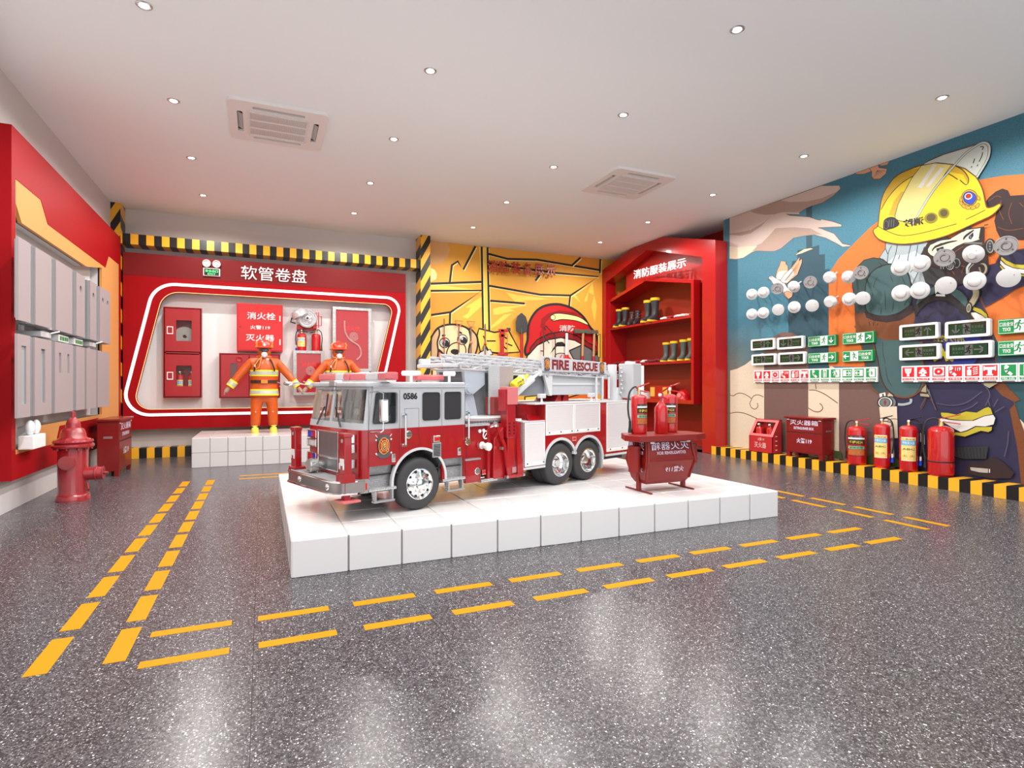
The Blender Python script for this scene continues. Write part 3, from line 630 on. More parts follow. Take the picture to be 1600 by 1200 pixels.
M.ell(722, 455, 66, 80, BEI, 20, ink=INK, iw=.016); M.ell(700, 460, 48, 60, DKB, 20, ink=INK, iw=.01)
for q in (-20, 0, 20): M.ell(695 + q * .25, 462 + q, 14, 7, BEI, 20)
M.ell(815, 190, 56, 86, BEI, ink=INK, iw=.016); M.ell(812, 190, 38, 64, DKB, ink=MG, iw=.01)
for q in (-32, 0, 32): M.ell(812, 190 + q, 15, 11, MG)
for q in (232, 262): M.area([(q, 410), (q + 14, 410), (q + 14, 455), (q, 455)], MG)
# air hose and green collar
M.line([(640, 680), (650, 750), (620, 820), (580, 880)], INK, .085, True); M.line([(640, 680), (650, 750), (620, 820), (580, 880)], BEI, .062, True)
M.area([(60, 780), (0, 850), (-60, 880), (-40, 800), (40, 700), (170, 655), (195, 690), (150, 755)], GRN, ink=INK, iw=.012)
M.area([(330, 735), (400, 675), (480, 715), (545, 790), (565, 865), (535, 915), (450, 830)], GRN, ink=INK, iw=.012)
M.area([(-80, 900), (0, 840), (100, 780), (250, 740), (400, 790), (500, 880), (560, 970), (620, 1045), (560, 1045), (440, 905), (330, 835), (200, 815), (80, 850), (-10, 930), (-60, 1010)], mcol('strap_black', 40, 36, 36), ink=INK, iw=.01)
M.area([(180, 745), (285, 745), (290, 780), (175, 775)], MW, ink=INK, iw=.008); M.area([(160, 640), (200, 640), (205, 720), (170, 750)], MW, ink=INK, iw=.008)
M.ell(565, 910, 34, 62, BEI, 8, ink=INK, iw=.014); M.ell(565, 912, 12, 30, MG, 8, ink=INK, iw=.006)
# helmet
M.zoom(1360, 200, 6)
hel = [(40, 985), (45, 950), (80, 918), (95, 800), (120, 660), (180, 540), (260, 450), (380, 390), (500, 350), (620, 330), (780, 345), (900, 380), (1000, 460), (1060, 570), (1085, 680), (1105, 745), (1160, 740), (1220, 712), (1232, 735), (1150, 820), (1000, 890), (850, 960), (700, 1020), (500, 1070), (330, 1090), (200, 1080), (90, 1045)]
M.area(hel, HY, True, ink=INKB, iw=.014)
M.area([(110, 770), (180, 650), (280, 540), (400, 460), (560, 412), (480, 375), (380, 395), (260, 455), (180, 545), (125, 665)], HY2)
M.area([(230, 690), (300, 600), (330, 600), (260, 740), (240, 830), (180, 820)], HY2)
M.area([(780, 350), (870, 375), (930, 470), (925, 530), (880, 440), (760, 415), (700, 410), (730, 370)], HY2)
M.line([(80, 920), (150, 960), (300, 1010), (500, 985), (820, 900)], INK, .008, True); M.line([(905, 860), (1000, 815), (1090, 770)], INK, .008, True)
M.line([(110, 770), (180, 650), (280, 540), (400, 460), (560, 412), (720, 424), (830, 485)], INK, .009, True); M.line([(790, 350), (880, 400), (932, 480), (910, 535), (850, 490)], INK, .009, True)
M.area([(560, 310), (700, 250), (900, 190), (1060, 140), (1112, 150), (1132, 200), (1110, 300), (1060, 400), (1010, 467), (900, 385), (780, 345), (640, 330), (500, 352)], VIS2, ink=INKB, iw=.012)
M.area([(240, 830), (270, 720), (330, 600), (400, 470), (490, 355), (620, 330), (770, 345), (720, 420), (600, 600), (480, 780), (430, 850), (400, 905), (250, 860)], VIS, ink=INK, iw=.008)
M.area([(600, 342), (632, 350), (492, 566), (455, 560)], MW); M.area([(668, 372), (702, 380), (562, 556), (530, 550)], MW)
rim = [(400, 912), (440, 850), (600, 590), (780, 375), (900, 245), (1000, 172), (1062, 142), (1110, 152), (1128, 200), (1108, 300), (1010, 465)]
M.line(rim, INK, .030, True); M.line(rim, VIS2, .020, True)
for p in ([(1040, 180), (1070, 180), (1060, 210)], [(1065, 230), (1055, 270), (1030, 320)], [(990, 290), (975, 335)], [(1020, 345), (1012, 362)], [(965, 360), (955, 375)]): M.line(p, INK, .010, True)
for r_ in range(10): a = R(40 + r_ * 32); M.ell(948 + 88 * math.cos(a), 690 + 62 * math.sin(a), 26, 15, GOLD, r_ * 32 + 120, ink=INKB, iw=.005)
M.area([(870, 640), (900, 595), (950, 582), (1000, 610), (1012, 660), (985, 715), (930, 728), (885, 700)], GOLD, True, ink=INKB, iw=.007)
M.area([(882, 645), (905, 608), (950, 600), (995, 628), (1002, 670), (970, 715), (930, 715), (895, 690)], MBLU, True, ink=INK, iw=.006)
M.ell(932, 643, 36, 30, MW, -15); M.ell(932, 641, 26, 21, MRED, -15, ink=INK, iw=.004)
M.text('消防', (515, 905), (318, 935), (515, 830), INK, .03)
SMU = mcol('smudge', 150, 132, 26, .05); SMU2 = mcol('smudge_dark', 88, 78, 24, .05)
M.ell(580, 845, 62, 50, SMU, -14); M.ell(700, 800, 52, 48, SMU, -14); M.ell(582, 842, 44, 34, SMU2, -14); M.ell(702, 800, 36, 34, SMU2, -14)
M.area([(132, 930), (140, 870), (180, 840), (230, 838), (270, 870), (282, 905), (240, 935), (190, 950), (145, 958)], INK, True); M.ell(160, 910, 20, 38, DKB, ink=MG, iw=.004)
for q in (190, 212, 234): M.line([(q, 860), (q - 4, 930)], MG, .005)
M.line([(1080, 915), (1118, 908)], INK, .012)
# lower coat
M.zoom(1440, 580, 6)
M.area([(190, 385), (260, 388), (340, 405), (430, 375), (530, 385), (600, 345), (640, 332), (665, 350), (682, 402), (600, 420), (490, 462), (380, 460), (280, 450), (200, 425)], MY, ink=INK, iw=.007)
M.area([(200, 440), (290, 455), (400, 462), (500, 462), (600, 420), (685, 405), (708, 440), (690, 500), (610, 520), (520, 515), (440, 555), (380, 572), (300, 530), (220, 480)], MW, ink=INK, iw=.007)
M.area([(230, 560), (300, 565), (380, 575), (440, 560), (520, 520), (600, 520), (675, 518), (672, 555), (640, 572), (570, 560), (500, 585), (420, 615), (330, 600), (240, 590)], MY, ink=INK, iw=.007)
for p in ([(580, 110), (640, 180), (650, 240), (610, 325)], [(635, 260), (655, 325)], [(150, 300), (300, 320), (440, 290), (580, 190)], [(380, 370), (470, 340), (540, 290)], [(80, 170), (110, 260), (145, 360)], [(50, 250), (0, 340)], [(690, 330), (730, 260)], [(700, 385), (790, 330)], [(790, 800), (820, 680), (830, 560)]): M.line(p, mcol('coat_line', 92, 84, 110), .009, True)
M.area([(590, 110), (730, 110), (650, 160), (600, 135)], BEI, ink=INK, iw=.006)
M.area([(60, 120), (20, 160), (0, 200), (0, 235), (85, 245), (90, 230), (60, 190)], BEI, ink=INK, iw=.008); M.area([(0, 190), (70, 200), (70, 215), (0, 208)], DKB)
M.area([(440, 900), (470, 850), (560, 860), (700, 800), (800, 870), (880, 950), (850, 1000), (700, 1000), (560, 985), (450, 960)], DKB, ink=INK, iw=.008)
M.area([(270, 700), (400, 710), (640, 700), (620, 820), (400, 820), (300, 790)], mcol('boot_green', 46, 52, 56), ink=INK, iw=.006)
for q in range(9): M.line([(340 + q * 32, 715), (360 + q * 30, 818)], INK, .008)
M.area([(465, 895), (640, 910), (640, 955), (560, 950), (475, 930)], mcol('boot_white', 196, 190, 180), ink=INK, iw=.008); M.line([(652, 915), (652, 950)], MW, .01)
M.area([(0, 575), (45, 590), (48, 690), (0, 660)], MW, ink=INK, iw=.006)
M.zoom(1100, 580, 3.2)
M.area([(800, 455), (830, 420), (900, 400), (980, 440), (1000, 480), (900, 475)], mcol('grass', 62, 82, 36, .3)); M.area([(640, 430), (650, 395), (690, 400), (700, 440)], mcol('grass', 62, 82, 36, .3))
M.done('firefighter_mural', 'huge wall painting of a masked firefighter in a yellow helmet against sky and orange sun')

# -------- back wall: puppy and child in a red helmet
B = Mural(lambda px, py: ony(px, py, YB), (0, -1, 0))
B.zoom(640, 340, 4.6156)
MSC = 1.
OB = mcol('orange_ground', 232, 168, 62, .04); OB2 = mcol('orange_deep', 226, 150, 50, .04); OB3 = mcol('orange_light', 248, 206, 84, .04); PCH = mcol('sun_peach', 226, 176, 116, .04)
LYL = mcol('pale_yellow', 250, 240, 160, .03); DOG = mcol('puppy_tan', 248, 214, 166, .03); DOG2 = mcol('puppy_ear', 216, 176, 132, .03); HRD = mcol('cartoon_red', 200, 14, 20, .03); HRD2 = mcol('cartoon_dark_red', 150, 10, 16, .03); SK2 = mcol('child_skin', 246, 226, 206, .03)
GR2 = mcol('grey_patch', 112, 112, 112, .05); DOR = mcol('deep_orange', 226, 110, 40, .05)
def wallp(x, z): return Vector((x, YB - .0005, z))
B.k = 8
B.mb.add([wallp(3.013, 0), wallp(8.36, 0), wallp(8.36, H - .002), wallp(3.013, H - .002)], [(0, 1, 2, 3)], B.mi(OB))
B.area([(150, 172), (275, 184), (292, 230), (275, 290), (230, 330), (150, 342)], PCH)
B.area([(152, 362), (180, 375), (198, 410), (190, 445), (152, 462)], LYL)
B.area([(500, 210), (560, 215), (580, 810), (520, 800), (520, 470), (150, 478), (150, 525), (520, 525)], OB3)
for p in ([(690, 535), (780, 560), (900, 570), (1010, 590), (800, 600), (860, 612), (760, 605)], [(600, 660), (640, 645), (830, 630), (850, 632), (720, 660), (760, 670), (640, 700), (605, 700)], [(1170, 560), (1200, 560), (1235, 615)], [(1260, 600), (1300, 500), (1320, 470), (1330, 560), (1290, 540), (1280, 600), (1265, 612)], [(380, 715), (420, 690), (440, 650), (400, 650), (520, 570), (520, 640), (450, 700), (420, 730)], [(590, 780), (680, 700), (740, 690), (640, 770), (590, 800)], [(1330, 560), (1350, 640), (1335, 760), (1310, 640)]): B.area(p, OB3)
B.area([(1190, 345), (1235, 285), (1375, 300), (1375, 378)], OB2); B.area([(155, 535), (520, 530), (300, 685), (155, 695)], OB2)
def bl(p, w=.045, curve=False):
    B.line([(x + 7, y + 9) for x, y in p], LYL, .028, curve); B.line(p, INK, w, curve)
for p in ([(290, 466), (305, 343), (347, 315), (387, 375), (475, 207)], [(152, 477), (520, 464)], [(152, 528), (520, 526), (296, 682), (155, 703)], [(292, 685), (290, 770)], [(520, 210), (524, 470), (530, 800)], [(562, 214), (575, 820)],
          [(570, 262), (705, 298), (920, 304), (1375, 380)], [(1170, 345), (1232, 288)], [(565, 330), (850, 372), (1060, 400), (1360, 426), (1160, 562), (940, 556), (575, 492)], [(1158, 562), (1150, 640)], [(1375, 300), (1372, 400)], [(940, 410), (908, 455)], [(580, 600), (830, 620)]): bl(p)
for p in ([(152, 477), (290, 477)],): pass
# puppy
B.area([(160, 1180), (165, 1000), (200, 900), (480, 1100), (480, 1180)], DOG, ink=INK, iw=.03)
B.area([(180, 1075), (200, 960), (350, 1020), (340, 1090), (270, 1100)], DOR, ink=INK, iw=.03)
B.line([(205, 1010), (240, 1030), (300, 1040)], MW, .02)
B.area([(152, 880), (165, 850), (200, 800), (260, 775), (330, 772), (400, 790), (440, 830), (450, 900), (420, 1000), (340, 1030), (270, 1010), (220, 960), (190, 940)], DOG, True, ink=INK, iw=.04)
B.area([(154, 900), (165, 850), (205, 800), (215, 840), (200, 900), (205, 970), (190, 1050), (154, 1080)], DOG2, True, ink=INK, iw=.035)
B.area([(430, 800), (480, 850), (490, 920), (470, 990), (440, 1010), (425, 960), (440, 880)], DOG2, True, ink=INK, iw=.035)
B.area([(270, 960), (300, 915), (360, 900), (400, 930), (400, 985), (350, 1020), (300, 1030), (270, 1000)], DOG, True, ink=INK, iw=.025)
for cx, cy in ((252, 903), (380, 880)): B.ell(cx, cy, 36, 36, MW, ink=INK, iw=.02); B.ell(cx + 8, cy + 5, 24, 24, INK); B.ell(cx - 2, cy - 6, 7, 9, MW)
B.ell(328, 968, 33, 20, INK, 5); B.ell(245, 850, 14, 7, INK, -5); B.ell(366, 830, 14, 7, INK, 25)
B.line([(328, 988), (322, 1005)], INK, .02)
for i in range(7): B.ell(268 + (i % 4) * 11, 988 + (i // 4) * 14, 2.6, 2.6, INK)
# folded paper / map held behind
B.area([(485, 850), (500, 800), (610, 828), (712, 812), (795, 968), (660, 980), (575, 970), (540, 910), (510, 970)], OB3, ink=INK, iw=.035)
for p in ([(530, 852), (545, 885)], [(555, 890), (620, 890)], [(650, 905), (700, 950)], [(690, 905), (740, 925)], [(680, 860), (705, 875)]): B.line(p, INK, .03)
B.area([(500, 975), (530, 960), (535, 915), (560, 960), (580, 950), (600, 985), (560, 1000), (500, 1000)], MW, ink=INK, iw=.025)
# child with red helmet
B.area([(800, 1160), (850, 990), (900, 880), (1000, 800), (1250, 820), (1365, 900), (1365, 1160)], SK2, ink=INK, iw=.03)
B.area([(1150, 960), (1240, 920), (1365, 950), (1365, 1050), (1300, 1040), (1180, 1020)], GR2, ink=INK, iw=.03)
B.area([(1010, 985), (1060, 900), (1100, 895), (1140, 930), (1060, 930)], INK); B.ell(1090, 1000, 45, 22, MW, ink=INK, iw=.02)
B.area([(850, 880), (855, 790), (880, 720), (930, 660), (1000, 630), (1090, 628), (1180, 660), (1250, 715), (1300, 790), (1345, 850), (1360, 960), (1335, 985), (1300, 930), (1200, 860), (1100, 830), (1000, 850), (920, 900), (870, 970), (840, 990), (832, 950)], HRD, True, ink=INK, iw=.055)
B.area([(870, 940), (920, 880), (1000, 840), (1100, 820), (1200, 850), (1300, 910), (1345, 930), (1350, 975), (1290, 940), (1190, 885), (1090, 865), (1000, 880), (920, 920), (860, 985)], HRD2, ink=INK, iw=.03)
B.area([(940, 790), (950, 730), (1000, 690), (1080, 670), (1180, 680), (1240, 710), (1120, 690), (1020, 710), (975, 760), (985, 820)], HRD2)
B.area([(1018, 705), (1080, 690), (1200, 710), (1260, 740), (1285, 775), (1200, 745), (1100, 735), (1030, 745)], LYL, True, ink=INK, iw=.02); B.ell(1032, 720, 18, 18, LYL, ink=INK, iw=.015)
B.text('消防', (1078, 820), (1190, 820), (1078, 775), MW, .02)
B.area([(1355, 850), (1372, 840), (1372, 1010), (1355, 1000)], OB3, ink=INK, iw=.02)
# lower wall shapes glimpsed behind the truck
B.zoom(0, 0, 1)
B.area([(672, 700), (672, 610), (760, 600), (800, 612), (815, 640), (800, 700)], OB3, ink=INK, iw=.035)
B.area([(815, 700), (820, 620), (870, 615), (880, 640), (860, 700)], OB3, ink=INK, iw=.035)
B.area([(880, 700), (885, 622), (925, 610), (935, 640), (930, 700)], DOR, ink=INK, iw=.04)
B.done('cartoon_mural', 'orange wall painting of a puppy and a child in a red fire helmet')
t3 = thing('wall_lettering', (0, 0, 0), 0, 'dark red raised characters on the orange painted wall', 'wall lettering')
CRM = mat('lettering_crimson', (.46, .05, .03), .3)
for i, ch in enumerate('消防装备展示'):
    p = ony(762 + i * 18.3, 424.5 + i * 1.35, YB - .09); q = .225
    text_into(MB(), ch, (0, 0, 0), (1, 0, 0), (0, 0, 1))
    m_ = MB(); text_into(m_, ch, (p.x, YB - .09, p.z), (q, 0, 0), (0, 0, .25), depth=.016, bold=.012); m_.build('character', [CRM], t3, smooth=0)
# ================================================================ things on and along the right wall
def ordinal(n): return ['first', 'second', 'third', 'fourth', 'fifth', 'sixth', 'seventh', 'eighth', 'ninth', 'tenth', 'eleventh', 'twelfth', 'thirteenth'][n]
ALW = mat('alarm_white', (.72, .71, .71), .3, coat=.3); ALG = mat('alarm_back_grey', (.30, .28, .28), .5); ALK = mat('alarm_seam', (.05, .05, .05), .5)
def align(t, n):
    t.rotation_mode = 'QUATERNION'; t.rotation_quaternion = Vector((0, 0, 1)).rotation_difference(Vector(n).normalized())
def alarm(kind, p, n, r, label):
    t = thing('smoke_alarm', p, 0, label, 'smoke alarm', 'round fire alarms in two rows on the painted wall'); align(t, n)
    body = ALG if kind == 'back' else ALW
    if kind == 'dome': pr = [(.45, -.18), (.9, -.16), (1, -.04), (.97, .1), (.8, .2), (.62, .26), (.58, .34), (.45, .44), (.2, .5), (.01, .5)]
    elif kind == 'cone': pr = [(.5, -.15), (.95, -.12), (1, .0), (.9, .14), (.5, .3), (.36, .5), (.34, .68), (.01, .7)]
    elif kind == 'flat': pr = [(.6, -.2), (.97, -.18), (1, .0), (.98, .12), (.9, .15), (.01, .155)]
    elif kind == 'bell': pr = [(.5, -.2), (.93, -.18), (1, .0), (.95, .12), (.7, .42), (.62, .6), (.6, .66), (.01, .68)]
    else: pr = [(.7, -.12), (1, -.1), (1, .06), (.93, .09), (.9, .05), (.6, .045), (.58, .075), (.45, .075), (.43, .05), (.01, .05)]
    MB().lathe([(a * r, b * r) for a, b in pr], n=36).build('housing', body, t)
    d = MB()
    if kind == 'back':
        d.tube([(r * .28 * math.cos(a) * (1 + a * .14), r * .28 * math.sin(a) * (1 + a * .14), r * .08) for a in [i * .5 for i in range(12)]], r * .035)
        for a in (.4, 2.4, 4.4): d.box(r * .7 * math.cos(a) - r * .08, r * .7 * math.cos(a) + r * .08, r * .7 * math.sin(a) - r * .05, r * .7 * math.sin(a) + r * .05, r * .04, r * .09)
        d.build('terminal', ALK, t)
        MB().cyl((0, 0, -r * .1), (0, 0, -.26), r * .14).build('mounting_stud', LGREY, t)
    else:
        z = dict(dome=.30, cone=.30, flat=.13, bell=.5)[kind]; q = dict(dome=.60, cone=.5, flat=.86, bell=.66)[kind]
        d.tube([(r * q * math.cos(a), r * q * math.sin(a), r * z) for a in [i * .16 for i in range(26)]], r * .018)
        d.build('seam', ALK, t)
        MB().ball((r * .45, -r * .3, r * (z + .02)), r * .05, 10, 6).build('indicator', mat('indicator_red', (.5, .02, .02), .3), t)
        MB().cyl((0, 0, -r * .15), (0, 0, -.26), r * .14).build('mounting_stud', LGREY, t)
kinds1 = ['dome', 'dome', 'back', 'cone', 'back', 'bell', 'cone', 'back', 'dome', 'dome', 'back', 'cone', 'back']
kinds2 = ['dome', 'dome', 'flat', 'dome', 'flat', 'bell', 'dome', 'flat', 'dome', 'dome', 'flat', 'dome', 'flat']
xs1 = [(1175, 460), (1193, 457), (1214.6, 451), (1240.5, 448), (1266, 441), (1296.5, 434), (1326, 433), (1345, 426), (1407, 418), (1438.6, 412), (1475.5, 402.5), (1521, 397), (1572, 384)]
xs2 = [(1175, 491), (1192.7, 489), (1216, 484), (1241, 480), (1269, 477.6), (1297.7, 472), (1327, 467.5), (1348, 466), (1408, 458), (1437.4, 454), (1478, 446), (1523, 439), (1575.7, 434)]
kn = dict(dome='white domed alarm', back='grey alarm showing its wiring side', cone='white alarm with a short cone', flat='flat white alarm disc', bell='white bell-shaped alarm with deep collar')
for rown, pts, kk in (('upper', xs1, kinds1), ('lower', xs2, kinds2)):
    for i, (q, k) in enumerate(zip(pts, kk)):
        p = onx(*q, 7.22); v = (EYE - p).normalized(); n = Vector((-.85, -.35, -.15)) * .8 + v * .4 + Vector((0, (.25 if k in ('cone', 'bell') else 0), -.25 if k in ('cone', 'flat', 'bell') else 0))
        r = .088 if i < 8 else .102
        alarm(k, p, n, r, f'{kn[k]}, {ordinal(i)} from the red cabinet in the {rown} row')
# ---- sign drawing helpers: frame at p, u runs towards the visitor (-y), v up, on the plane x = const
class Face:
    def __init__(s, x, y, z, w, h): s.x = x; s.y = y; s.z = z; s.w = w; s.h = h; s.mb = MB(); s.k = 0
    def P(s, u, v): return Vector((s.x - .0007 * s.k, s.y - u * s.w, s.z + v * s.h))
    def poly(s, pts, m):
        s.k += 1; q = [s.P(*p) for p in pts]; s.mb.add(q, [tuple(t) for t in tessellate_polygon([q])], m)
    def rect(s, a, b, c, d, m): s.poly([(a, b), (c, b), (c, d), (a, d)], m)
    def text(s, t, u0, v0, u1, v1, m, bold=.01, mirror=False):
        s.k += 1; a = s.P(u0, v0); b = s.P(u1, v0); c = s.P(u0, v1)
        if mirror: a, b = b, a; c = s.P(u1, v1)
        text_into(s.mb, t, a, b - a, c - a, m, bold=bold)
    def line(s, pts, w, m):
        s.k += 1
        for (a, b), (c, d) in zip(pts, pts[1:]):
            dx = (c - a) * s.w; dy = (d - b) * s.h; l = math.hypot(dx, dy) or 1; nx = -dy / l * w / 2 / s.w; ny = dx / l * w / 2 / s.h
            ex = dx / l * w * .3 / s.w; ey = dy / l * w * .3 / s.h
            s.mb.add([s.P(a + nx - ex, b + ny - ey), s.P(a - nx - ex, b - ny - ey), s.P(c - nx + ex, d - ny + ey), s.P(c + nx + ex, d + ny + ey)], [(0, 1, 2, 3)], m)
    def runner(s, cu, cv, q, m, flip=1):
        """running figure, q = height in metres"""
        f = lambda a, b: (cu + flip * a * q / s.w, cv + b * q / s.h)
        s.poly([f(.08 + .09 * math.cos(a), .42 + .09 * math.sin(a)) for a in [i * math.pi / 6 for i in range(12)]], m)
        for L, w in (([(.02, .3), (-.06, 0)], .15), ([(-.06, .02), (.12, -.12), (.06, -.42)], .1), ([(-.06, .0), (-.12, -.22), (-.36, -.3)], .1), ([(.02, .27), (.2, .12), (.34, .2)], .07), ([(.0, .27), (-.2, .2), (-.26, .02)], .07)):
            s.line([f(*p) for p in L], w * q, m)
    def arrow(s, cu, cv, q, ang, m):
        c, n = math.cos(R(ang)), math.sin(R(ang)); f = lambda a, b: (cu + (a * c - b * n) * q / s.w, cv + (a * n + b * c) * q / s.h)
        s.line([f(-.5, 0), f(.35, 0)], q * .17, m); s.line([f(.05, .36), f(.46, 0), f(.05, -.36)], q * .17, m)
SG = mat('sign_panel_green', (.008, .26, .07), .35); SW = mat('sign_panel_white', (.85, .85, .85), .4); SR = mat('sign_panel_red', (.62, .012, .02), .4)
DG = mat('unlit_sign_green', (.004, .045, .012), .2, coat=.5); DGR = mat('unlit_sign_grey', (.10, .105, .10), .35); DK = mat('unlit_sign_black', (.008, .01, .009), .2, coat=.5)
def light_sign(px0, px1, pyt, pyb, arrow, left, label):
    a = onx(px0, pyt, 7.40); b = onx(px0, pyb, 7.40); c = onx(px1, pyt, 7.40); w = a.y - c.y; h = a.z - b.z
    t = thing('exit_light', (7.40, a.y, b.z), 0, label, 'exit sign light', 'white framed unlit exit lights on the painted wall')
    o = rounded([(0, 0), (w, 0), (w, h), (0, h)], .022, 5); i_ = rounded([(.035, .03), (w - .035, .03), (w - .035, h - .03), (.035, h - .03)], .006, 5)
    MB().ring([(0, -p[0], p[1]) for p in o], [(0, -p[0], p[1]) for p in i_], (.055, 0, 0)).build('frame', WHITE, t, smooth=30, bevel=.003)
    f = Face(.008, 0, 0, w, h); f.rect(.05, .12, .95, .88, 0)
    base = .1 if not left else .9; sgn = 1 if not left else -1
    u = lambda q: base + sgn * q
    f.rect(min(u(.02), u(.32)), .2, max(u(.02), u(.32)), .8, 1); f.rect(min(u(.32), u(.49)), .2, max(u(.32), u(.49)), .8, 2); f.rect(min(u(.49), u(.79)), .2, max(u(.49), u(.79)), .8, 1)
    f.text('安全通道', min(u(.04), u(.30)), .5, max(u(.04), u(.30)), .68, 2); f.text('E X I T', min(u(.07), u(.27)), .3, max(u(.07), u(.27)), .4, 2)
    f.runner((u(.32) + u(.49)) / 2, .5, .10, 0, sgn); f.arrow((u(.49) + u(.79)) / 2, .5, .10, arrow, 2)
    f.mb.build('screen', [DK, DG, DGR], t, smooth=0)
    MB().box(.02, .065, -w * .8, -w * .2, h * .25, h * .75).build('back_box', LGREY, t, smooth=0)
for q in ((1173, 1210, 531, 548, 90, 0, 'unlit exit light with upward arrow, upper one nearest the red cabinet'), (1214, 1255, 528, 546.5, -90, 1, 'unlit exit light with downward arrow above the small red fire signs by the cabinet'),
          (1174, 1211.5, 554.3, 571, 180, 1, 'unlit exit light with left arrow, lower one nearest the red cabinet'), (1215.4, 1257.6, 551.7, 570, 0, 0, 'unlit exit light with right arrow beside the bright green signs near the cabinet'),
          (1404.8, 1466, 508.4, 532.4, 90, 0, 'larger unlit exit light with upward arrow over the painted air cylinder'), (1476, 1546.6, 503.3, 529.4, -90, 1, 'larger unlit exit light with downward arrow over the painted coat'),
          (1404.8, 1468, 540, 563.4, 180, 1, 'larger unlit exit light with left arrow over the painted air cylinder'), (1477.8, 1550, 535.5, 561, 0, 0, 'larger unlit exit light with right arrow over the painted coat')): light_sign(*q)
def green_sign(px0, px1, pyt, pyb, arrow, left, label):
    a = onx(px0, pyt, 7.42); b = onx(px0, pyb, 7.42); c = onx(px1, pyt, 7.42); w = a.y - c.y; h = a.z - b.z
    t = thing('green_exit_sign', (7.42, a.y, b.z), 0, label, 'exit sign', 'bright green exit signs on the painted wall')
    MB().box(0, .045, -w, 0, 0, h).build('plate', SG, t, smooth=0, bevel=.003)
    f = Face(-.001, 0, 0, w, h)
    for q in ((.025, .05, .975, .075), (.025, .925, .975, .95), (.025, .05, .033, .95), (.967, .05, .975, .95)): f.rect(*q, 0)
    if not left: u0, u1, m0, m1, a0 = .06, .44, .46, .72, .85
    else: u0, u1, m0, m1, a0 = .56, .94, .28, .54, .15
    f.text('安全出口', u0, .52, u1, .80, 0, .012, True); f.text('EXIT', u0 + .08, .2, u1 - .08, .42, 0, .02, True)
    f.rect(m0, .08, m1, .92, 0); f.runner((m0 + m1) / 2, .52, h * .72, 1, -1 if left else 1); f.arrow(a0, .5, h * .5, arrow, 0)
    f.mb.build('sign_face', [SW, SG], t, smooth=0)
for q in ((1262.4, 1306.3, 526.3, 542.4, -90, 0, 'green exit sign with downward arrow beside the small unlit lights'), (1262.4, 1306.8, 552.3, 568, 0, 0, 'green exit sign with right arrow beside the small unlit lights'),
          (1316, 1366, 521.4, 538.7, 30, 0, 'green exit sign with slanted upward arrow left of the air cylinder painting'), (1316, 1364, 549, 565.8, 180, 1, 'green exit sign with left arrow and runner facing left'),
          (1559, 1617, 499.8, 523, 0, 0, 'upper green exit sign cut by the photo edge'), (1559, 1617, 533, 556.4, 0, 0, 'lower green exit sign cut by the photo edge')): green_sign(*q)
SN = ['hose reel', 'hydrant', 'round alarm button', 'telephone 119', 'extinguisher and flames', 'hose coupling', 'telephone', 'standing figure in a gate', 'runner', 'right arrow and door', 'left arrow and door', 'runner through a doorway']
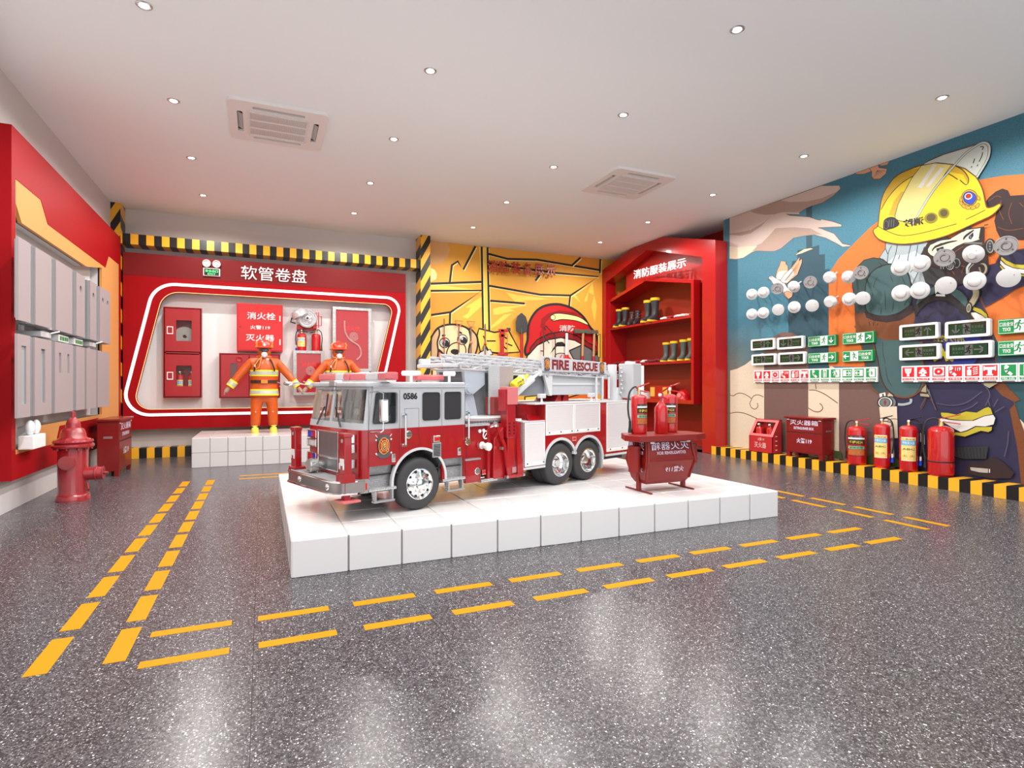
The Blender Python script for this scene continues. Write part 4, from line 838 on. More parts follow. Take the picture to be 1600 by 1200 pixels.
def small_sign(k, y0, y1, z0, z1, label):
    w = y0 - y1; h = z1 - z0; red = k < 6
    t = thing('safety_sign', (7.43, y0, z0), 0, label, 'safety sign', 'small red safety signs' if red else 'small green safety signs')
    MB().box(0, .035, -w * .97, 0, 0, h).build('plate', SW, t, smooth=0, bevel=.002)
    f = Face(-.001, 0, 0, w * .97, h); f.rect(.08, .32, .92, .92, 0); f.rect(.08, .12, .92, .25, 0)
    f.rect(.14, .02, .86, .06, 2); f.text(['消火栓箱', '地上消火栓', '火警按钮', '火警电话', '灭火器', '水泵接合器', '电话', '紧急出口', '安全通道', '推开', '拉开', '紧急出口'][k], .14, .14, .86, .23, 1, .01)
    c = (.5, .62)
    if k == 0:
        f.poly([(.25, .85), (.75, .85), (.7, .6), (.58, .5), (.6, .36), (.4, .36), (.42, .5), (.3, .6)], 1)
        for q in (.38, .5, .62): f.line([(q, .84), (q, .58)], .004, 0)
    elif k == 1:
        f.rect(.38, .36, .62, .7, 1); f.rect(.3, .36, .7, .42, 1); f.rect(.28, .66, .72, .71, 1); f.poly([(.36, .71), (.42, .8), (.5, .87), (.58, .8), (.64, .71)], 1); f.rect(.24, .52, .76, .62, 1); f.rect(.46, .53, .54, .61, 0)
    elif k == 2:
        f.rect(.16, .38, .84, .86, 1); f.poly([(.5 + .28 * math.cos(a), .62 + .2 * math.sin(a)) for a in [i * math.pi / 10 for i in range(20)]], 0); f.poly([(.5 + .08 * math.cos(a), .62 + .06 * math.sin(a)) for a in [i * math.pi / 6 for i in range(12)]], 1)
    elif k in (3, 6):
        o = -.14 if k == 3 else 0
        f.line([(.36 + o, .82), (.34 + o, .64), (.44 + o, .5), (.62 + o, .42)], .022, 1); f.line([(.36 + o, .84), (.46 + o, .78)], .03, 1); f.line([(.56 + o, .48), (.66 + o, .4)], .03, 1)
        if k == 3: f.text('119', .52, .64, .86, .84, 1, .02)
    elif k == 4:
        f.rect(.2, .37, .46, .68, 1); f.rect(.28, .68, .38, .8, 1); f.line([(.24, .8), (.48, .84)], .012, 1)
        for q in range(4): f.line([(.58, .42 + q * .11), (.68, .47 + q * .11), (.72, .43 + q * .11), (.84, .5 + q * .11)], .008, 1)
    elif k == 5:
        f.rect(.38, .36, .62, .8, 1); f.rect(.2, .66, .8, .82, 1); f.rect(.14, .62, .22, .86, 1); f.rect(.78, .62, .86, .86, 1); f.rect(.3, .36, .7, .42, 1)
    elif k == 7:
        f.rect(.3, .36, .7, .88, 1); f.rect(.36, .36, .64, .82, 0); f.rect(.43, .36, .57, .66, 1); f.poly([(.5 + .06 * math.cos(a), .72 + .05 * math.sin(a)) for a in [i * math.pi / 5 for i in range(10)]], 1)
    elif k in (8, 11):
        f.rect(.5 if k == 8 else .4, .36, .85, .88, 1); f.runner(.42, .62, h * .42, 1, -1); f.runner(.6, .6, h * .3, 0, -1)
    elif k in (9, 10):
        f.rect(.14, .42, .86, .84, 1); a, b = (.2, .42) if k == 9 else (.58, .8); f.rect(.18, .46, .82, .8, 0); f.rect(a, .46, b, .8, 1); f.arrow(.62 if k == 9 else .38, .62, w * .34, 0 if k == 9 else 180, 1)
    f.mb.build('sign_face', [SR if red else SG, SW, BLACK], t, smooth=0)
e1 = [1178, 1192, 1205, 1218.5, 1234.6, 1250.5, 1264.5, 1282, 1297, 1315, 1333.4, 1351.8, 1370.7]
e2 = [1408.5, 1431, 1455, 1480, 1506, 1533.3, 1561.8, 1591, 1622]
for i in range(12): small_sign(i, onx(e1[i], 590, 7.43).y, onx(e1[i + 1], 590, 7.43).y, 1.243, 1.443, f'small {"red" if i < 6 else "green"} {SN[i]} sign in the row near the red cabinet')
for i in range(8): small_sign(i, onx(e2[i], 590, 7.43).y, onx(e2[i + 1], 590, 7.43).y, 1.238, 1.442, f'small {"red" if i < 6 else "green"} {SN[i]} sign in the row over the painted coat')

# ---------------------------------------------------------------- fire extinguishers
EXR = mat('extinguisher_red', (.46, .006, .008), .16, coat=.8); HOSE = mat('black_hose', (.02, .02, .02), .45); BRASS = mat('brass', (.75, .55, .25), .25, metal=1)
LBY = mat('label_yellow', (.85, .66, .22), .5); LBB = mat('label_blue', (.10, .42, .70), .5); LBK = mat('label_black', (.02, .018, .018), .45); LBF = mat('label_flames', (.45, .12, .03), .5, noise=.9, nscale=90); LBG = mat('label_green', (.25, .5, .3), .5); HBL = mat('hose_tip_blue', (.01, .06, .75), .3)
def wrap_label(r, z0, z1, a0, a1, parts, t, name='label'):
    """parts: (v0, v1, material index, text or None)"""
    mb = MB(); mats = [LBY, LBB, LBK, LBF, SW, LBG, YEL, EXR]
    def put(v0, v1, m, dr, b0=a0, b1=a1):
        n = 14; vs = []; fs = []
        for i in range(n + 1):
            a = R(b0 + (b1 - b0) * i / n)
            for z in (z0 + (z1 - z0) * v0, z0 + (z1 - z0) * v1): vs.append(((r + dr) * math.cos(a), (r + dr) * math.sin(a), z))
        for i in range(n): fs.append((2 * i, 2 * i + 2, 2 * i + 3, 2 * i + 1))
        mb.add(vs, fs, m)
    for j, (v0, v1, m, tx, tm) in enumerate(parts):
        put(v0, v1, m, .0012 + .0004 * j)
        if tx:
            vs, fs = text_mesh(tx, .01, 0.); q = []
            for p in vs:
                a = R(a0 + (a1 - a0) * (.1 + .8 * p.x)); z = z0 + (z1 - z0) * (v0 + (v1 - v0) * (.18 + .64 * p.y)); q.append(((r + .0035) * math.cos(a), (r + .0035) * math.sin(a), z))
            mb.add(q, fs, tm)
    o = mb.build(name, mats, t, smooth=0); return o
def extinguisher(loc, r, h, rz, lab, cat_g=None, style='yellow', handle='black', hose='side', name='fire_extinguisher', face=-150, hs=1.):
    """r body radius, h full height; face = direction (degrees) the label looks to"""
    t = thing(name, loc, rz, lab, 'fire extinguisher', cat_g); hb = h * .86 if style != 'cone' else h * .8
    if style == 'cone': prof = [(r * .9, 0), (r, .02 * h), (r, hb * .80), (r * .42, hb * .97), (r * .3, hb)]
    else: prof = [(r * .92, 0), (r * .98, .012 * h), (r, .05 * h), (r, hb - r * .55), (r * .93, hb - r * .30), (r * .72, hb - r * .12), (r * .4, hb - r * .02), (r * .2, hb)]
    MB().lathe(prof, n=40).build('cylinder', EXR, t, smooth=40)
    if style == 'yellow': wrap_label(r, h * .20, h * .64, face - 48, face + 48, [(0, 1, 4, None, 0), (.02, .98, 0, None, 0), (.66, .86, 1, '干粉灭火器', 4), (.44, .56, 0, 'ABC', 2), (.88, .96, 0, '使用方法', 2), (.12, .3, 0, '火 火', 7)], t)
    if style == 'dark': wrap_label(r, h * .20, h * .65, face - 52, face + 52, [(0, 1, 2, None, 0), (.03, .32, 3, None, 0), (.34, .48, 5, '适用范围', 2), (.5, .56, 7, None, 0), (.58, .78, 2, '手提式灭', 6), (.82, .9, 4, None, 0), (.9, .99, 2, '灭火器', 4)], t)
    if style == 'band': MB().lathe([(r + .001, h * .235), (r + .003, h * .24), (r + .003, h * .252), (r + .001, h * .257)], n=40, cap=False).build('strap', BLACK, t)
    MB().cyl((0, 0, hb - .005), (0, 0, hb + .03 * hs), r * .2, r * .16, 16).cyl((0, 0, hb + .03 * hs), (0, 0, hb + .065 * hs), .016 * hs + .002, n=14).build('valve', BRASS if handle != 'cone' else EXR, t)
    d = Vector((math.cos(R(face + 70)), math.sin(R(face + 70)), 0)); z = hb + .05 * hs; k = r * 1.05
    HM = BLACK if handle == 'black' else EXR
    w = Vector((-d.y, d.x, 0)) * .012
    def lever(z0, z1, l0, l1): 
        a = d * l0 + Vector((0, 0, z0)); b = d * l1 + Vector((0, 0, z1)); m = MB(); u = Vector((0, 0, .006)); m.add([a - w - u, a + w - u, b + w * .7 - u, b - w * .7 - u, a - w + u, a + w + u, b + w * .7 + u, b - w * .7 + u], [(0, 3, 2, 1), (4, 5, 6, 7), (0, 1, 5, 4), (2, 3, 7, 6), (1, 2, 6, 5), (0, 4, 7, 3)]); return m
    lever(z + .01, z + .055 * hs, -.03, k * 1.35).build('squeeze_lever', HM, t, smooth=0, bevel=.003); lever(z - .012, z - .03 * hs, -.02, k * 1.35).build('carry_handle', HM, t, smooth=0, bevel=.003)
    g = Vector((math.cos(R(face)), math.sin(R(face)), 0)); MB().cyl(g * .012 + Vector((0, 0, z)), g * .035 + Vector((0, 0, z)), .014, n=16).build('gauge', WHITE, t)
    if hose:
        s = -d if hose == 'side' else g.cross(Vector((0, 0, 1))) * -1
        s = s.normalized(); q = r + .022
        pts = [s * .01 + Vector((0, 0, z)), s * (r * .55) + Vector((0, 0, z + .02)), s * (q * .95) + Vector((0, 0, z - .03)), s * q * 1.12 + Vector((0, 0, hb * .75)), s * q * 1.08 + Vector((0, 0, hb * .5)), s * q + g * .01 + Vector((0, 0, hb * .33))]
        P = [];
        for i in range(len(pts) - 1):
            p0 = pts[max(i - 1, 0)]; p1 = pts[i]; p2 = pts[i + 1]; p3 = pts[min(i + 2, len(pts) - 1)]
            for j in range(5): u = j / 5; P.append(.5 * ((2 * p1) + (p2 - p0) * u + (2 * p0 - 5 * p1 + 4 * p2 - p3) * u * u + (3 * p1 - p0 - 3 * p2 + p3) * u ** 3))
        P.append(pts[-1]); ho = MB().tube(P, .0085 * (hs + .3) / 1.3).build('hose', HOSE, t)
        e = pts[-1]; MB().cyl(e, e - Vector((0, 0, .05)), .011, .012).build('hose_collar', WHITE if style == 'yellow' else BLACK, ho)
        MB().cyl(e - Vector((0, 0, .05)), e - Vector((0, 0, .11)), .012, .019).build('hose_tip', HBL if style == 'yellow' else BLACK, ho)
    return t
KT = .1402
extinguisher((7.325, 5.14, KT), .115, .60, 0, 'short red extinguisher with black flame label on the striped kerb', style='dark', handle='red', face=-150)
extinguisher((7.325, 4.80, KT), .093, .66, 0, 'tall slim red extinguisher, the one beside the black-label extinguisher', 'slim red extinguishers with yellow labels', hose='front', face=-160)
extinguisher((7.325, 4.47, KT), .098, .66, 0, 'tall slim red extinguisher, the one beside the thick unlabelled extinguisher', 'slim red extinguishers with yellow labels', hose='front', face=-150)
extinguisher((7.315, 4.10, KT), .130, .68, 0, 'thick unlabelled red extinguisher with a black strap, nearest on the kerb', style='band', handle='red', face=-130, hs=1.3)
# open red holder with two small extinguishers
def box_holder():
    y1, y0, x0, x1 = 6.87, 6.41, 7.2, 7.40; z0 = KT; zf = .40; zt = .66
    t = thing('extinguisher_holder', (x0, (y0 + y1) / 2, z0), 0, 'open slant-front red holder with two small extinguishers on the striped kerb', 'extinguisher holder')
    h = (y1 - y0) / 2; a = zf - z0; b = zt - z0; d = x1 - x0; PK = mat('holder_pink_red', (.46, .02, .025), .3, coat=.5)
    m = MB(); m.box(0, .008, -h, h, 0, a); m.box(0, d, -h, h, 0, .008); m.box(d - .006, d, -h, h, 0, b)
    for s in (-h, h - .008): m.prism([(0, s, 0), (d, s, 0), (d, s, b), (d * .75, s, b), (0, s, a)], (0, .008, 0))
    m.box(d * .7, d, -h, h, b - .008, b); m.build('case', PK, t, smooth=0)
    f = MB(); sl = Vector((d * .75, 0, b - a)); f.ring([(-.004, -h, a), (-.004, h, a), (sl.x - .004, h, b), (sl.x - .004, -h, b)], [(sl.x * .14 - .004, -h + .05, a + (b - a) * .14), (sl.x * .14 - .004, h - .05, a + (b - a) * .14), (sl.x * .84 - .004, h - .05, a + (b - a) * .84), (sl.x * .84 - .004, -h + .05, a + (b - a) * .84)], (.01, 0, -.004))
    f.build('slant_frame', mat('holder_frame_pink', (.78, .13, .14), .3), t, smooth=0, bevel=.004)
    q = Face(-.0015, h, 0, 2 * h, a); q.text('火警119', .38, .72, .66, .9, 0, .005); q.text('灭火器', .24, .28, .74, .62, 0, .005); q.mb.build('lettering', mat('faded_white_print', (.8, .5, .48), .5), t, smooth=0)
    s = MB()
    for i in range(4): s.box(.06, .10, -h - .002, -h, .05 + i * .07, .062 + i * .07)
    s.build('vent_slots', SW, t, smooth=0)
    for s in (-.105, .105): extinguisher((x0 + .1, (y0 + y1) / 2 + s, z0 + .009), .058, .46, 0, f'small red extinguisher inside the slant-front holder, the one {"nearer the tall extinguisher box" if s < 0 else "nearer the red cabinet"}', 'small extinguishers in the slant-front holder', style='plain', handle='black', hose=None, face=180, hs=.7)
box_holder()
def ext_box(loc, w, d, h, rz, label, text_side=1, legs=.07, handle_side=-1, curved=False):
    """classic red extinguisher box; front is local -y, width along x"""
    t = thing('extinguisher_box', loc, rz, label, 'extinguisher box'); BR = mat('box_red', (.20, .006, .006), .35, coat=.3); hw = w / 2
    for sx in (-1, 1):
        for sy in (0, 1):
            x = sx * (hw - .03); y = .03 if sy == 0 else d - .03; MB().prism([(x - .03, y - .028, 0), (x + .03, y - .028, 0), (x + .03, y - .028, legs), (x - .03, y - .028, legs)], (0, .05, 0)).build('leg', BR, t, smooth=0)
    m = MB(); m.box(-hw, hw, 0, d, legs, h - .03); m.build('cabinet_body', BR, t, smooth=0, bevel=.004)
    g = MB(); g.box(-hw + .01, hw - .01, -.004, 0, legs + .02, h * .60); g.box(-hw + .01, hw - .01, -.004, 0, h * .62, h - .04); g.build('front_flap', BR, t, smooth=0, bevel=.002)
    MB().box(-hw + .01, hw - .01, -.005, -.001, h * .605, h * .615).build('flap_gap', BLACK, t, smooth=0)
    MB().box(-hw - .025, hw + .025, -.025, d + .01, h - .03, h).build('lid', BR, t, smooth=0, bevel=.004)
    q = MB(); text_into(q, '灭火器箱', (-hw * .78, -.0055, h * .80), (w * .78, 0, 0), (0, 0, h * .12), 0, bold=.01); text_into(q, 'EXTINGUISHER BOX', (-hw * .55, -.0055, h * .69), (w * .55, 0, 0), (0, 0, h * .065), 0, bold=.02); text_into(q, '火警119', (-hw * .4, -.0055, h * .36), (w * .42, 0, 0), (0, 0, h * .12), 0, bold=.02)
    q.build('lettering', mat('box_white_print', (.72, .66, .82), .5), t, smooth=0)
    for s in (-1, 1): MB().box(s * hw * .88 - .02, s * hw * .88 + .02, -.009, -.004, h * .915, h * .93).build('hinge', WHITE, t, smooth=0)
    for s in (-1, 1): MB().box(s * hw - .006, s * hw + .006, d * .3, d * .72, h * .66, h * .70).build('side_handle', STEEL, t, smooth=0, bevel=.002)
    return t
ext_box((7.205, 5.86, KT), .60, .24, .60, -math.pi / 2, 'dark red extinguisher box with white writing standing on the striped kerb')
ext_box((-1.725, 9.33, 0), .78, .24, .755, math.pi / 2, 'dark red extinguisher box on the floor behind the hydrant')

# ================================================================ red house-shaped cabinet on the right
FR = mat('cabinet_red', (.38, .005, .007), .28, coat=.3)
cab = thing('display_cabinet', (0, 0, 0), 0, 'tall red house-shaped shelving cabinet beside the painted firefighter wall', 'display cabinet')
X0 = 7.19
out = [(7.605, .005), (7.605, 3.72), (9.03, 4.11), (10.02, 4.11), (11.19, 3.85), (11.19, .005)]
inn = [(7.93, .005), (7.93, 3.483), (8.72, 3.72), (9.524, 3.965), (11.04, 3.546), (11.04, .005)]
MB().ring([(X0, y, z) for y, z in out], [(X0, y, z) for y, z in inn], (.27, 0, 0)).build('outer_frame', FR, cab, smooth=0, bevel=.004)
io = [(8.24, .85), (8.24, 3.15), (9.68, 3.43), (11.06, 3.14), (11.06, .85)]; ii = [(8.31, .92), (8.31, 3.09), (9.68, 3.36), (10.99, 3.09), (10.99, .92)]
MB().ring([(7.27, y, z) for y, z in io], [(7.27, y, z) for y, z in ii], (.46, 0, 0)).build('inner_frame', FR, cab, smooth=0, bevel=.003)
MB().prism([(7.731, y, z) for y, z in io], (.02, 0, 0)).build('back_panel', mat('cabinet_back', (.28, .022, .010), .4), cab, smooth=0)
for z in (2.50, 1.665): MB().box(7.275, 7.73, 8.31, 10.99, z - .045, z).build('shelf', FR, cab, smooth=0)
MB().prism([(7.44, y, z) for y, z in ((7.935, 3.10), (7.935, 3.48), (8.72, 3.715), (9.524, 3.96), (10.6, 3.665), (10.6, 3.25), (9.68, 3.435), (8.24, 3.155), (8.235, 3.10))], (.02, 0, 0)).build('header_panel', DRED, cab, smooth=0)
a = onx(989, 436, 7.17); 
def Z7(x, y): return onx(900 + x / 5.333, 300 + y / 5.333, 7.17)
m = MB(); A = Z7(482, 727); text_into(m, '消防服装展示', A, Z7(915, 625) - A, Z7(482, 655) - A, depth=.006, bold=.003); m.build('lettering', mat('white_lit_letters', (.95, .95, .95), .4, emit=.35), cab, smooth=0)
# boots, gloves, helmet and box on the shelves
BTG = mat('boot_rubber_black', (.035, .035, .04), .4); BTO = mat('boot_rubber_olive', (.07, .085, .075), .45); BTY = mat('boot_trim_yellow', (.80, .50, .02), .4)
def boot(loc, h, m, label, grp, rz):
    t = thing('rubber_boot', loc, rz, label, 'boot', grp); k = h / .42
    def ringp(cx, cz, rx, ry, tilt=0.): return [(cx + rx * math.cos(a) * math.cos(tilt), ry * math.sin(a), cz + rx * math.cos(a) * math.sin(tilt)) for a in [2 * math.pi * i / 20 for i in range(20)]]
    secs = [ringp(.075, .03, .155, .058), ringp(.075, .06, .15, .058), ringp(.05, .10, .115, .055, -.25), ringp(.01, .14, .075, .053, -.2), ringp(0, .19, .062, .054), ringp(0, .26, .068, .062), ringp(0, .36, .075, .070), ringp(0, .42, .078, .072)]
    vs = [Vector(p) * k for s in secs for p in s]; n = 20; fs = [(j * n + i, j * n + (i + 1) % n, (j + 1) * n + (i + 1) % n, (j + 1) * n + i) for j in range(len(secs) - 1) for i in range(n)]
    MB().add(vs, fs).build('shaft', m, t)
    s = MB(); s.add([Vector(p) * k for p in ringp(.075, .0, .158, .06)] + [Vector(p) * k for p in ringp(.075, .032, .158, .06)], [(i, (i + 1) % n, n + (i + 1) % n, n + i) for i in range(n)] + [tuple(range(n))[::-1], tuple(range(n, 2 * n))]).build('sole', BTY, t)
    MB().lathe([(.072 * k, .375 * k), (.082 * k, .375 * k), (.084 * k, .42 * k), (.078 * k, .422 * k), (.07 * k, .40 * k)], n=24, cap=False, sx=1.).build('cuff', BTY, t)
    return t
def shelf_y(px): return onx(px, 500, 7.42).y
for i, (px, h) in enumerate(((966.5, .42), (976, .43), (1011.5, .48), (1022.5, .50))): boot((7.44, shelf_y(px) , 2.501), h, BTG, ['black rubber boot with yellow rim at the far end of the top shelf', 'black rubber boot with yellow rim next to the short black boots', 'taller black rubber boot with yellow rim beside the short boots', 'tallest black rubber boot with yellow rim, nearest on the top shelf'][i], 'black rubber boots on the top shelf', R(200))
for i, (px, h) in enumerate(((1040, .39), (1052, .40), (1067, .41), (1079.5, .42))): boot((7.44, shelf_y(px), 1.666), h, BTO, ['olive rubber boot with yellow rim, far one of the middle shelf pair', 'olive rubber boot with yellow rim, second on the middle shelf', 'olive rubber boot with yellow rim, third on the middle shelf', 'olive rubber boot with yellow rim half hidden by the cabinet post'][i], 'olive rubber boots on the middle shelf', R(200))
def ankle(loc, label):
    t = thing('leather_boot', loc, R(205), label, 'boot', 'short black boots on the top shelf'); L_ = mat('black_leather', (.03, .025, .03), .22, coat=.6)
    secs = [(.07, .02, .13, .05), (.07, .06, .125, .05), (.04, .10, .09, .05), (.01, .15, .062, .05), (0, .22, .06, .052), (-.01, .31, .068, .06)]; n = 18; vs = []
    for cx, cz, rx, ry in secs: vs += [(cx + rx * math.cos(2 * math.pi * i / n), ry * math.sin(2 * math.pi * i / n), cz) for i in range(n)]
    MB().add(vs, [(j * n + i, j * n + (i + 1) % n, (j + 1) * n + (i + 1) % n, (j + 1) * n + i) for j in range(5) for i in range(n)] + [tuple(range(n))[::-1]]).build('upper', L_, t)
    MB().prism([(.07 + .135 * math.cos(a * .349), .053 * math.sin(a * .349), 0) for a in range(18)], (0, 0, .022)).build('sole', BLACK, t, smooth=0)
    for z in (.14, .2, .26): MB().lathe([(.062, z), (.068, z + .006), (.068, z + .018), (.062, z + .024)], n=18, cap=False).build('strap', mat('boot_strap', (.08, .03, .03), .3), t)
ankle((7.44, shelf_y(987), 2.501), 'short black leather boot on the top shelf, far one'); ankle((7.44, shelf_y(996), 2.501), 'short black leather boot on the top shelf, near one')
GLW = mat('glove_white', (.75, .72, .70), .7); GLR = mat('glove_red', (.42, .03, .04), .6); GLD = mat('glove_maroon', (.16, .02, .025), .7)
def glove(loc, rz, m1, m2, label):
    t = thing('work_glove', loc, rz, label, 'glove', 'work gloves lying flat on the shelves'); t.scale = (1.05, 1.05, 1.7); g = MB()
    g.ball((0, 0, .02), .06, 14, 6, sz=(1, .8, .33)); 
    for i, (a, l) in enumerate(((-.30, .085), (-.10, .10), (.10, .098), (.28, .08))):
        d = Vector((math.cos(a), math.sin(a), 0)); g.tube([d * .035 + Vector((0, 0, .02)), d * .08 + Vector((0, 0, .024)), d * (.06 + l) + Vector((0, 0, .014))], .013, 8, rr=[.014, .0135, .009])
    g.tube([(0, .035, .02), (.045, .075, .02), (.075, .085, .015)], .014, 8, rr=[.015, .014, .010]); g.build('palm', m1, t)
    MB().lathe([(.042, -.14), (.046, -.135), (.040, -.04), (.035, -.035)], (0, 0, .05), (1, 0, 0), 16).xf(Matrix.Diagonal((1, 1, .5, 1))).build('cuff', m2, t)
for i, (px, z, c) in enumerate(((1045, 2.501, 0), (1054, 2.501, 1), (1063, 2.501, 0), (1073, 2.501, 0), (968, 1.666, 2), (978, 1.666, 1), (989, 1.666, 2), (1001, 1.666, 1), (1010, 1.666, 0), (1020, 1.666, 2), (1030, 1.666, 2))):
    m1, m2 = ((GLW, GLR), (GLR, GLW), (GLD, GLR))[c]
    glove((7.42, shelf_y(px), z), R(150 + 25 * (i % 3)), m1, m2, ['white', 'red', 'dark maroon'][c] + f' work glove, {ordinal(i if i < 4 else i - 4)} of those on the {"top" if i < 4 else "middle"} shelf')
def zs5(x, y): return onx(930 + x / 7.27, 480 + y / 7.27, 7.42)
p = zs5(990, 1060); t = thing('red_helmet', (7.45, p.y, .921), 0, 'round red helmet on the lowest shelf', 'helmet')
MB().lathe([(.16, 0), (.165, .01), (.16, .03), (.14, .1), (.1, .16), (.05, .19), (.005, .2)], n=32).build('shell', EXR, t); MB().lathe([(.155, 0), (.20, -.0), (.20, .012), (.155, .02)], n=32, cap=False).build('brim', EXR, t); MB().cyl((-.14, -.05, .09), (-.165, -.06, .09), .04).build('badge', mat('helmet_badge', (.8, .2, .2), .3), t)
p = zs5(730, 960); t = thing('gift_box', (7.5, p.y, .921), 0, 'red box with gold patches on the lowest shelf', 'box')
MB().box(-.1, .1, -.28, .28, 0, .27).build('carton', FR, t, smooth=0, bevel=.004)
for s in (-.2, .2): MB().box(-.103, -.1, s - .07, s + .07, .05, .24).build('gold_patch', mat('gold_patch', (.75, .45, .08), .4), t, smooth=0)
p = zs5(640, 1040); t = thing('white_carton', (7.42, p.y + .30, .921), 0, 'small white carton on the lowest shelf behind the extinguishers', 'box'); MB().box(-.1, .1, -.13, .13, 0, .12).build('carton', WHITE, t, smooth=0, bevel=.003)
# ================================================================ white tiled platform
TILE = mat('white_gloss_tile', (.84, .825, .83), .18, coat=.2); GROUT = mat('tile_gap', (.48, .46, .46), .6)
ZT = .235
def tiled(name, x0, x1, y0, y1, h, nx, ny, nz, label, cat, gap=.012, out=.012, matl=None):
    t = thing(name, ((x0 + x1) / 2, (y0 + y1) / 2, 0), 0, label, cat); hx = (x1 - x0) / 2; hy = (y1 - y0) / 2
    MB().box(-hx + out, hx - out, -hy + out, hy - out, 0, h - .004).build('core', GROUT, t, smooth=0)
    m = MB(); px = 2 * hx / nx; py = 2 * hy / ny; pz = h / nz
    for i in range(nx):
        for k in range(nz):
            a, b = -hx + i * px + gap / 2, -hx + (i + 1) * px - gap / 2; z0, z1 = k * pz + .001, (k + 1) * pz - gap * .35
            m.box(a, b, -hy, -hy + out, z0, z1); m.box(a, b, hy - out, hy, z0, z1)
    for i in range(ny):
        for k in range(nz):
            a, b = -hy + i * py + gap / 2, -hy + (i + 1) * py - gap / 2; z0, z1 = k * pz + .001, (k + 1) * pz - gap * .35
            m.box(-hx, -hx + out, a, b, z0, z1); m.box(hx - out, hx, a, b, z0, z1)
    for i in range(nx):
        for j in range(ny): m.box(-hx + i * px + gap * .25, -hx + (i + 1) * px - gap * .25, -hy + j * py + gap * .25, -hy + (j + 1) * py - gap * .25, h - .006, h)
    m.build('tiles', matl or TILE, t, smooth=0, bevel=.003, seg=1)
    return t
tiled('platform', .165, 4.325, 3.785, 6.68, ZT, 12, 8, 1, 'wide low white tiled platform under the fire truck', 'platform', out=.02)
tiled('pedestal', -.935, 1.66, 9.40, 10.83, .433, 11, 6, 2, 'white tiled pedestal block in front of the rounded red frame', 'pedestal', gap=.012, matl=mat('pedestal_tile', (.62, .60, .60), .25, coat=.2))
ext = None

# ================================================================ fire truck (local X runs to the rear, Y to the far side, Z up)
TH = R(19.4); TO = Vector((1.084, 4.304, ZT)); W = .90
truck = thing('fire_truck', TO, TH, 'red and white fire truck with ladder parked on the white platform', 'fire truck')
TR = mat('truck_red', (.36, .007, .011), .2, coat=.7); TW = mat('truck_white', (.46, .47, .50), .25, coat=.5)
def tread_mat():
    m = bpy.data.materials.new('tread_plate'); m.use_nodes = True; nt = m.node_tree; b = nt.nodes['Principled BSDF']; L = nt.links.new
    tc = nt.nodes.new('ShaderNodeTexCoord'); v = nt.nodes.new('ShaderNodeTexVoronoi'); v.inputs['Scale'].default_value = 75; v.inputs['Randomness'].default_value = .15
    L(tc.outputs['Object'], v.inputs['Vector']); cr = nt.nodes.new('ShaderNodeValToRGB'); cr.color_ramp.elements[0].position = .2; cr.color_ramp.elements[0].color = (.9, .9, .9, 1); cr.color_ramp.elements[1].position = .42; cr.color_ramp.elements[1].color = (.34, .34, .35, 1)
    L(v.outputs['Distance'], cr.inputs[0]); L(cr.outputs[0], b.inputs['Base Color']); bp = nt.nodes.new('ShaderNodeBump'); bp.inputs['Strength'].default_value = .6; bp.inputs['Distance'].default_value = -.004
    L(v.outputs['Distance'], bp.inputs['Height']); L(bp.outputs['Normal'], b.inputs['Normal']); b.inputs['Metallic'].default_value = .35; b.inputs['Roughness'].default_value = .3
    return m
TREAD = tread_mat(); PERF = mat('perforated_grey', (.42, .45, .47), .4, bump=.5, bscale=120)
DGLASS = mat('tinted_glass', (.045, .038, .038), .07, coat=.5); SEAM = mat('panel_seam', (.07, .03, .03), .6); DARK = mat('underbody_dark', (.03, .03, .032), .5)
def TB(name, m, mt, parent=None, **k): return m.build(name, mt, parent or truck, **k)
def bx(*a, **k): return MB().box(*a, **k)
def arcpts(cx, cz, r, a0, a1, n=16): return [(cx + r * math.cos(R(a0 + (a1 - a0) * i / n)), cz + r * math.sin(R(a0 + (a1 - a0) * i / n))) for i in range(n + 1)]
def rr(x0, x1, z0, z1, r=.02, n=4): return rounded([(x0, z0), (x1, z0), (x1, z1), (x0, z1)], r, n)
CX1, CX2, CX3 = .035, 1.655, 2.075     # axle positions
TB('chassis', bx(-.42, 2.95, .22, .68, .14, .30).box(-.1, .2, .05, .85, .17, .23).box(1.5, 2.25, .1, .8, .17, .23), DARK, smooth=0)
